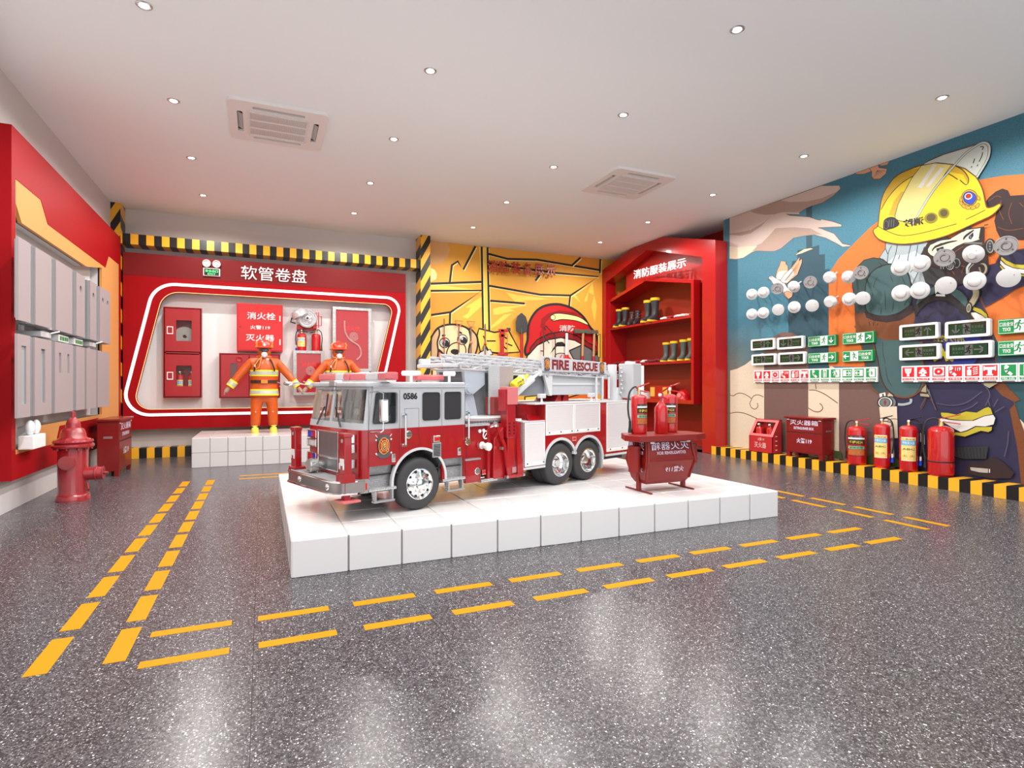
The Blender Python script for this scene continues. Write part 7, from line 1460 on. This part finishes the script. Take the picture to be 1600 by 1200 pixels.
# ================================================================ two dressed figures on the pedestal
SUIT = mat('suit_orange', (.56, .085, .004), .4, coat=.25, bump=1.0, bscale=11, noise=.1, nscale=8); RY = mat('reflective_yellow', (.80, .80, .03), .4); RS = mat('reflective_silver', (.55, .55, .48), .35, metal=.3)
def firefighter(loc, label):
    t = thing('mannequin', loc, 0, label, 'mannequin', 'dressed figures on the white pedestal')
    me = bpy.data.meshes.new('body')
    V = [(0, .0, .66), (0, 0, .80), (0, 0, .98), (0, .0, 1.12), (0, .0, 1.215), (0, -.01, 1.30), (0, -.01, 1.38)]; RA = [(.165, .11), (.16, .105), (.18, .115), (.155, .10), (.065, .065), (.085, .09), (.075, .085)]
    E = [(0, 1), (1, 2), (2, 3), (3, 4), (4, 5), (5, 6)]
    for s in (-1, 1):
        b = len(V); V += [(s * .19, 0, 1.14), (s * .27, .0, 1.05), (s * .375, -.02, .92), (s * .435, -.03, .84), (s * .505, -.04, .745)]; RA += [(.078, .078), (.074, .074), (.066, .066), (.058, .058), (.050, .050)]; E += [(3, b), (b, b + 1), (b + 1, b + 2), (b + 2, b + 3), (b + 3, b + 4)]
        b = len(V); V += [(s * .115, 0, .55), (s * .125, -.01, .33), (s * .13, .0, .20), (s * .135, .01, .07)]; RA += [(.105, .10), (.088, .088), (.082, .082), (.084, .08)]; E += [(0, b), (b, b + 1), (b + 1, b + 2), (b + 2, b + 3)]
    me.from_pydata(V, E, []); me.materials.append(SUIT); o = bpy.data.objects.new('body', me); C.objects.link(o); o.parent = t
    sk = o.modifiers.new('skin', 'SKIN'); sk.use_smooth_shade = True
    for i, r in enumerate(RA): me.skin_vertices[0].data[i].radius = r
    for i, v in enumerate(me.skin_vertices[0].data): v.use_root = (i == 0)
    sb = o.modifiers.new('smooth', 'SUBSURF'); sb.levels = sb.render_levels = 2
    secs = [(.585, .212, .145), (.60, .216, .150), (.66, .210, .145), (.75, .198, .138), (.82, .196, .135), (.92, .208, .142), (1.02, .216, .146), (1.10, .212, .138), (1.16, .175, .12), (1.20, .12, .10), (1.235, .085, .09)]
    def ell(secs, m, name, mt, cap=False, par=t):
        n = 36; vs = []; mb = MB()
        for z, a, b in secs: vs += [(a * math.cos(2 * math.pi * i / n), b * math.sin(2 * math.pi * i / n), z) for i in range(n)]
        mb.add(vs, [(j * n + i, j * n + (i + 1) % n, (j + 1) * n + (i + 1) % n, (j + 1) * n + i) for j in range(len(secs) - 1) for i in range(n)]); return mb.build(name, mt, par, smooth=60)
    jk = ell(secs, 0, 'jacket', SUIT)
    def at(z):
        for (z0, a0, b0), (z1, a1, b1) in zip(secs, secs[1:]):
            if z0 <= z <= z1: f = (z - z0) / (z1 - z0); return a0 + (a1 - a0) * f, b0 + (b1 - b0) * f
    for zc, hh in ((.965, .05), (.655, .05)):
        for z0, z1, mt, o_ in ((zc - hh, zc + hh, RY, .004), (zc - hh * .55, zc + hh * .55, RS, .0065)): ell([(z, at(z)[0] + o_, at(z)[1] + o_) for z in (z0, (z0 + z1) / 2, z1)], 0, 'reflective_band', mt, par=jk)
    bt = ell([(z, at(z)[0] + .012, at(z)[1] + .012) for z in (.80, .825, .85)], 0, 'belt', mat('belt_dark', (.05, .018, .012), .5)); MB().box(-.05, .05, -.165, -.148, .795, .855).build('buckle', mat('buckle_orange', (.75, .22, .03), .35), bt, smooth=0, bevel=.005)
    MB().tube([(.19, -.05, .82), (.245, -.06, .80), (.25, -.06, .76), (.225, -.06, .75)], .006).build('carabiner', STEEL, bt)
    for s in (-1, 1):
        d = Vector((s * .505, -.04, .745)) - Vector((s * .435, -.03, .84)); d.normalize(); c = Vector((s * .47, -.035, .79))
        for a0, a1, r, mt in ((-.055, .055, .066, RY), (-.028, .028, .069, RS)): MB().cyl(c + d * a0, c + d * a1, r, r * .98, 24).build('cuff_band', mt, jk)
        # gloved hand with five fingers
        w = Vector((s * .505, -.04, .745)) + d * .02; GH = mat('glove_grey_brown', (.34, .25, .20), .7); g = MB(); side = d.cross(Vector((0, 1, 0))).normalized()
        g.tube([w, w + d * .05, w + d * .085], .03, 10, rr=[.026, .032, .026])
        for i in range(4):
            o0 = w + d * .07 + Vector((0, -.026 + .017 * i, 0)); L = (.058, .068, .064, .05)[i]; g.tube([o0, o0 + d * L * .5 + side * .004 * s, o0 + d * L + Vector((-s * .018, 0, -.004))], .0085, 8, rr=[.0095, .0088, .0065])
        o0 = w + d * .03 + Vector((0, -.024, 0)); g.tube([o0, o0 + d * .03 + Vector((0, -.02, 0)), o0 + d * .062 + Vector((-s * .006, -.024, 0))], .010, 8, rr=[.012, .010, .0075]); g.build('glove', GH, t)
        # trouser details, boots
        MB().cyl((s * .128, -.095, .34), (s * .128, -.104, .34), .007, n=8).build('knee_stud', SW, t)
        b = MB(); n = 18; S = [(.0, .062, .115, -.05), (.03, .062, .115, -.05), (.06, .055, .10, -.04), (.09, .055, .07, -.01), (.12, .055, .06, .0)]; vs = []
        for z, rx, ry, oy in S: vs += [(s * .137 + rx * math.cos(2 * math.pi * i / n), oy + ry * math.sin(2 * math.pi * i / n), z) for i in range(n)]
        b.add(vs, [(j * n + i, j * n + (i + 1) % n, (j + 1) * n + (i + 1) % n, (j + 1) * n + i) for j in range(4) for i in range(n)] + [tuple(range(n))[::-1], tuple(range(4 * n, 5 * n))]).build('boot', mat('boot_yellow', (.72, .62, .08), .35, coat=.4), t)
        MB().lathe([(.078, .062), (.086, .066), (.084, .10), (.07, .105)], (s * .135, .01, 0), n=22, cap=False).build('trouser_hem', BLACK, t)
        # shoulder strap and breathing tube
        MB().tube([(s * .085, -.115, 1.19), (s * .12, -.145, 1.12), (s * .145, -.152, 1.04), (s * .15, -.15, .99)], .012, 6).build('harness_strap', BLACK, t)
    MB().tube([Vector(p) for p in [(-.03, -.14, 1.235), (-.09, -.165, 1.17), (-.14, -.168, 1.08), (-.12, -.165, 1.03), (-.08, -.165, 1.05), (-.055, -.15, 1.14), (-.04, -.13, 1.22)]], .006, 8).build('air_tube', mat('tube_orange', (.80, .35, .10), .35), t)
    MB().box(-.155, -.125, -.172, -.150, 1.06, 1.10).build('gauge', STEEL, t, smooth=0, bevel=.004)
    # head: hood, mask, helmet
    hd = MB().ball((0, -.01, 1.325), .105, 28, 16, sz=(.95, 1.0, 1.15)).ball((0, .0, 1.225), .10, 24, 8, sz=(1.15, 1, .5)).build('hood', SUIT, t)
    MB().ball((0, -.055, 1.33), .078, 26, 12, sz=(1.0, .85, .72)).build('mask_visor', mat('visor_dark', (.035, .045, .07), .08, coat=.8), t)
    MB().tube([(.082 * math.cos(a), -.075 - .03 * abs(math.sin(a)) + .03 * abs(math.cos(a)), 1.33 + .062 * math.sin(a)) for a in [i * math.pi / 12 for i in range(24)]], .009, 8, closed=True).build('mask_rim', mat('mask_rim_orange', (.80, .28, .06), .35), t)
    br = MB().lathe([(.032, 0), (.046, .01), (.046, .035), (.034, .05), (.002, .055)], (0, -.105, 1.262), (0, -1, -.25), 28).build('breathing_valve', mat('valve_grey', (.62, .62, .62), .3), t); MB().lathe([(.018, 0), (.018, .004), (.002, .004)], (0, -.158, 1.249), (0, -1, -.25), 18).build('valve_core', WHITE, br)
    HM = mat('helmet_red_orange', (.70, .045, .015), .2, coat=.8)
    hm = MB().lathe([(.118, 1.378), (.120, 1.39), (.117, 1.42), (.104, 1.46), (.08, 1.49), (.045, 1.508), (.004, 1.514)], (0, -.0, 0), n=36).build('helmet', HM, t)
    MB().lathe([(.115, 1.385), (.150, 1.372), (.152, 1.378), (.118, 1.398)], (0, -.005, 0), n=36, cap=False).build('helmet_brim', HM, hm); MB().tube([(0, -.12, 1.40), (0, -.105, 1.47), (0, -.05, 1.515), (0, .03, 1.518), (0, .10, 1.47)], .012, 8).build('helmet_ridge', HM, hm)
    MB().cyl((0, -.112, 1.425), (0, -.124, 1.422), .026, n=24).build('helmet_badge', GREY, hm); MB().cyl((0, -.124, 1.422), (0, -.127, 1.421), .018, n=20).build('badge_centre', mat('badge_orange', (.8, .5, .3), .3), hm)
    for s in (-1, 1): MB().box(s * .118 - .012, s * .118 + .012, -.03, .03, 1.37, 1.42).build('helmet_clip', mat('clip_amber', (.85, .35, .05), .3), hm, smooth=0, bevel=.005); MB().tube([(s * .10, -.06, 1.40), (s * .125, -.075, 1.45), (s * .10, -.06, 1.49)], .008, 8).build('helmet_lamp', mat('clip_amber', (.85, .35, .05), .3), hm)
    return t
P1 = onz(413, 675.5, .433); P1y = P1.y
firefighter((P1.x, P1y, .433), 'figure in full orange firefighting suit, fully visible on the pedestal')
firefighter((ony(529, 600, P1y).x, P1y, .433), 'figure in orange firefighting suit with legs hidden behind the truck')

# ================================================================ hand tools hanging on the orange wall
WD = mat('pale_wood', (.52, .30, .14), .5, noise=.25, nscale=30); TRD = mat('tool_red', (.45, .02, .02), .35); TST = mat('tool_dark_metal', (.07, .07, .07), .4, metal=.5); BRP = mat('bronze_pole', (.22, .12, .09), .4)
ty = YB - .09
def tool(name, px, label, cat, grp=None): return thing(name, (ony(px, 560, ty).x, ty, 0), 0, label, cat, grp)
rail = struct(MB().box(3.1, 7.1, YB - .05, YB - .002, 1.72, 1.76), 'trim_2', TST, smooth=0)
t = tool('pike_pole', 694, 'thin bronze pole with red collar over the painted puppy', 'pike pole'); MB().cyl((0, 0, 1.2), (0, 0, 2.55), .012, n=10).build('pole', BRP, t); MB().cyl((0, 0, 2.12), (0, 0, 2.17), .026, n=12).build('collar', TRD, t); MB().box(-.02, .02, -.02, .02, 1.70, 1.78).build('wall_clip', TST, t, smooth=0)
for px, l in ((717, 'red D-handled rod over the eye of the painted puppy'), (736, 'red D-handled rod beside the painted puppy ear')):
    t = tool('fire_rake', px, l, 'fire rake', 'red D-handled rods'); MB().cyl((0, 0, 1.25), (0, 0, 2.42), .014, n=10).build('shaft', BRP, t)
    MB().tube([(-.02, 0, 2.40), (-.085, 0, 2.52), (.085, 0, 2.52), (.02, 0, 2.40)], .013, 8).build('grip', mat('grip_salmon', (.62, .18, .12), .4), t); MB().ball((0, 0, 2.08), .035, 14, 8).build('collar', mat('grip_salmon', (.62, .18, .12), .4), t)
t = tool('steel_bar', 758, 'thin brown bar beside the painted paper sheet', 'bar'); MB().cyl((0, 0, 1.25), (0, 0, 2.48), .015, n=10).build('pole', BRP, t); MB().ball((0, 0, 2.06), .03, 12, 8).build('collar', TRD, t)
t = tool('rescue_jack', 785, 'red lifting jack over the painted paper sheet', 'jack'); MB().box(-.05, .03, -.03, .03, 1.3, 2.38).build('post', TRD, t, smooth=0, bevel=.008); MB().box(-.08, .12, -.03, .03, 2.33, 2.39).box(-.07, .05, -.03, .03, 2.22, 2.28).box(-.10, .12, -.035, .035, 1.83, 1.88).build('claw', TRD, t, smooth=0, bevel=.006); MB().tube([(.05, 0, 2.3), (.12, 0, 2.28), (.11, 0, 1.9)], .010).build('lever', mat('grip_salmon', (.62, .18, .12), .4), t); MB().box(.10, .18, -.025, .025, 2.36, 2.42).build('jaw', TST, t, smooth=0, bevel=.004)
t = tool('fire_shovel', 815, 'shovel with black blade upwards and red handle', 'shovel'); MB().cyl((0, 0, 1.2), (0, 0, 2.30), .035, n=14).build('handle', TRD, t)
o = [(-.13, 2.36), (-.14, 2.55), (-.10, 2.68), (0, 2.76), (.10, 2.68), (.14, 2.55), (.13, 2.36), (.05, 2.32), (-.05, 2.32)]; MB().prism([(x, -.01, z) for x, z in o], (0, .02, 0)).build('blade', TST, t, smooth=0, bevel=.006); MB().cyl((0, 0, 2.28), (0, 0, 2.42), .03, .02, n=14).build('socket', TST, t)
t = tool('folding_frame', 855, 'black bent tube frame over the red painted helmet', 'tube frame'); MB().tube([(-.09, 0, 1.3), (-.09, 0, 2.45), (-.03, 0, 2.50), (.20, 0, 2.30), (.20, 0, 1.3)], .013, 8).tube([(-.09, 0, 1.95), (-.16, 0, 1.95)], .014, 8).tube([(-.09, 0, 2.3), (.05, 0, 2.12)], .012, 8).build('tube', TST, t)
t = tool('plunger', 885.5, 'white-handled tool with red cup rising behind the name board', 'plunger'); MB().cyl((0, 0, 1.85), (0, 0, 2.36), .035, .028, n=18).build('handle', SW, t); MB().lathe([(.06, 1.66), (.12, 1.68), (.13, 1.76), (.10, 1.80), (.05, 1.83), (.04, 1.88)], n=24).build('cup', CRB, t); MB().tube([(-.13, 0, 1.75), (-.16, 0, 1.82), (-.12, 0, 1.88)], .012).build('ring', CRB, t)
for px, l in ((910, 'wooden-handled axe left of its twin by the red cabinet'), (927.5, 'wooden-handled axe nearest the red cabinet')):
    t = tool('fire_axe', px, l, 'axe', 'wooden handled axes'); MB().tube([(0, 0, 1.35), (0, 0, 1.8), (.01, 0, 2.1), (.02, 0, 2.42)], .028, 10).build('handle', WD, t)
    MB().prism([(-.20, -.03, 2.36), (-.20, -.03, 2.47), (-.05, -.03, 2.45), (.10, -.03, 2.46), (.12, -.03, 2.38), (-.03, -.03, 2.37)], (0, .06, 0)).build('axe_head', mat('axe_head_olive', (.12, .12, .09), .4), t, smooth=0, bevel=.008)
    MB().cyl((0, 0, 1.70), (0, 0, 1.86), .031, n=14).build('grip_band', TRD, t); MB().cyl((0, 0, 1.66), (0, 0, 1.70), .032, n=14).build('white_band', SW, t)
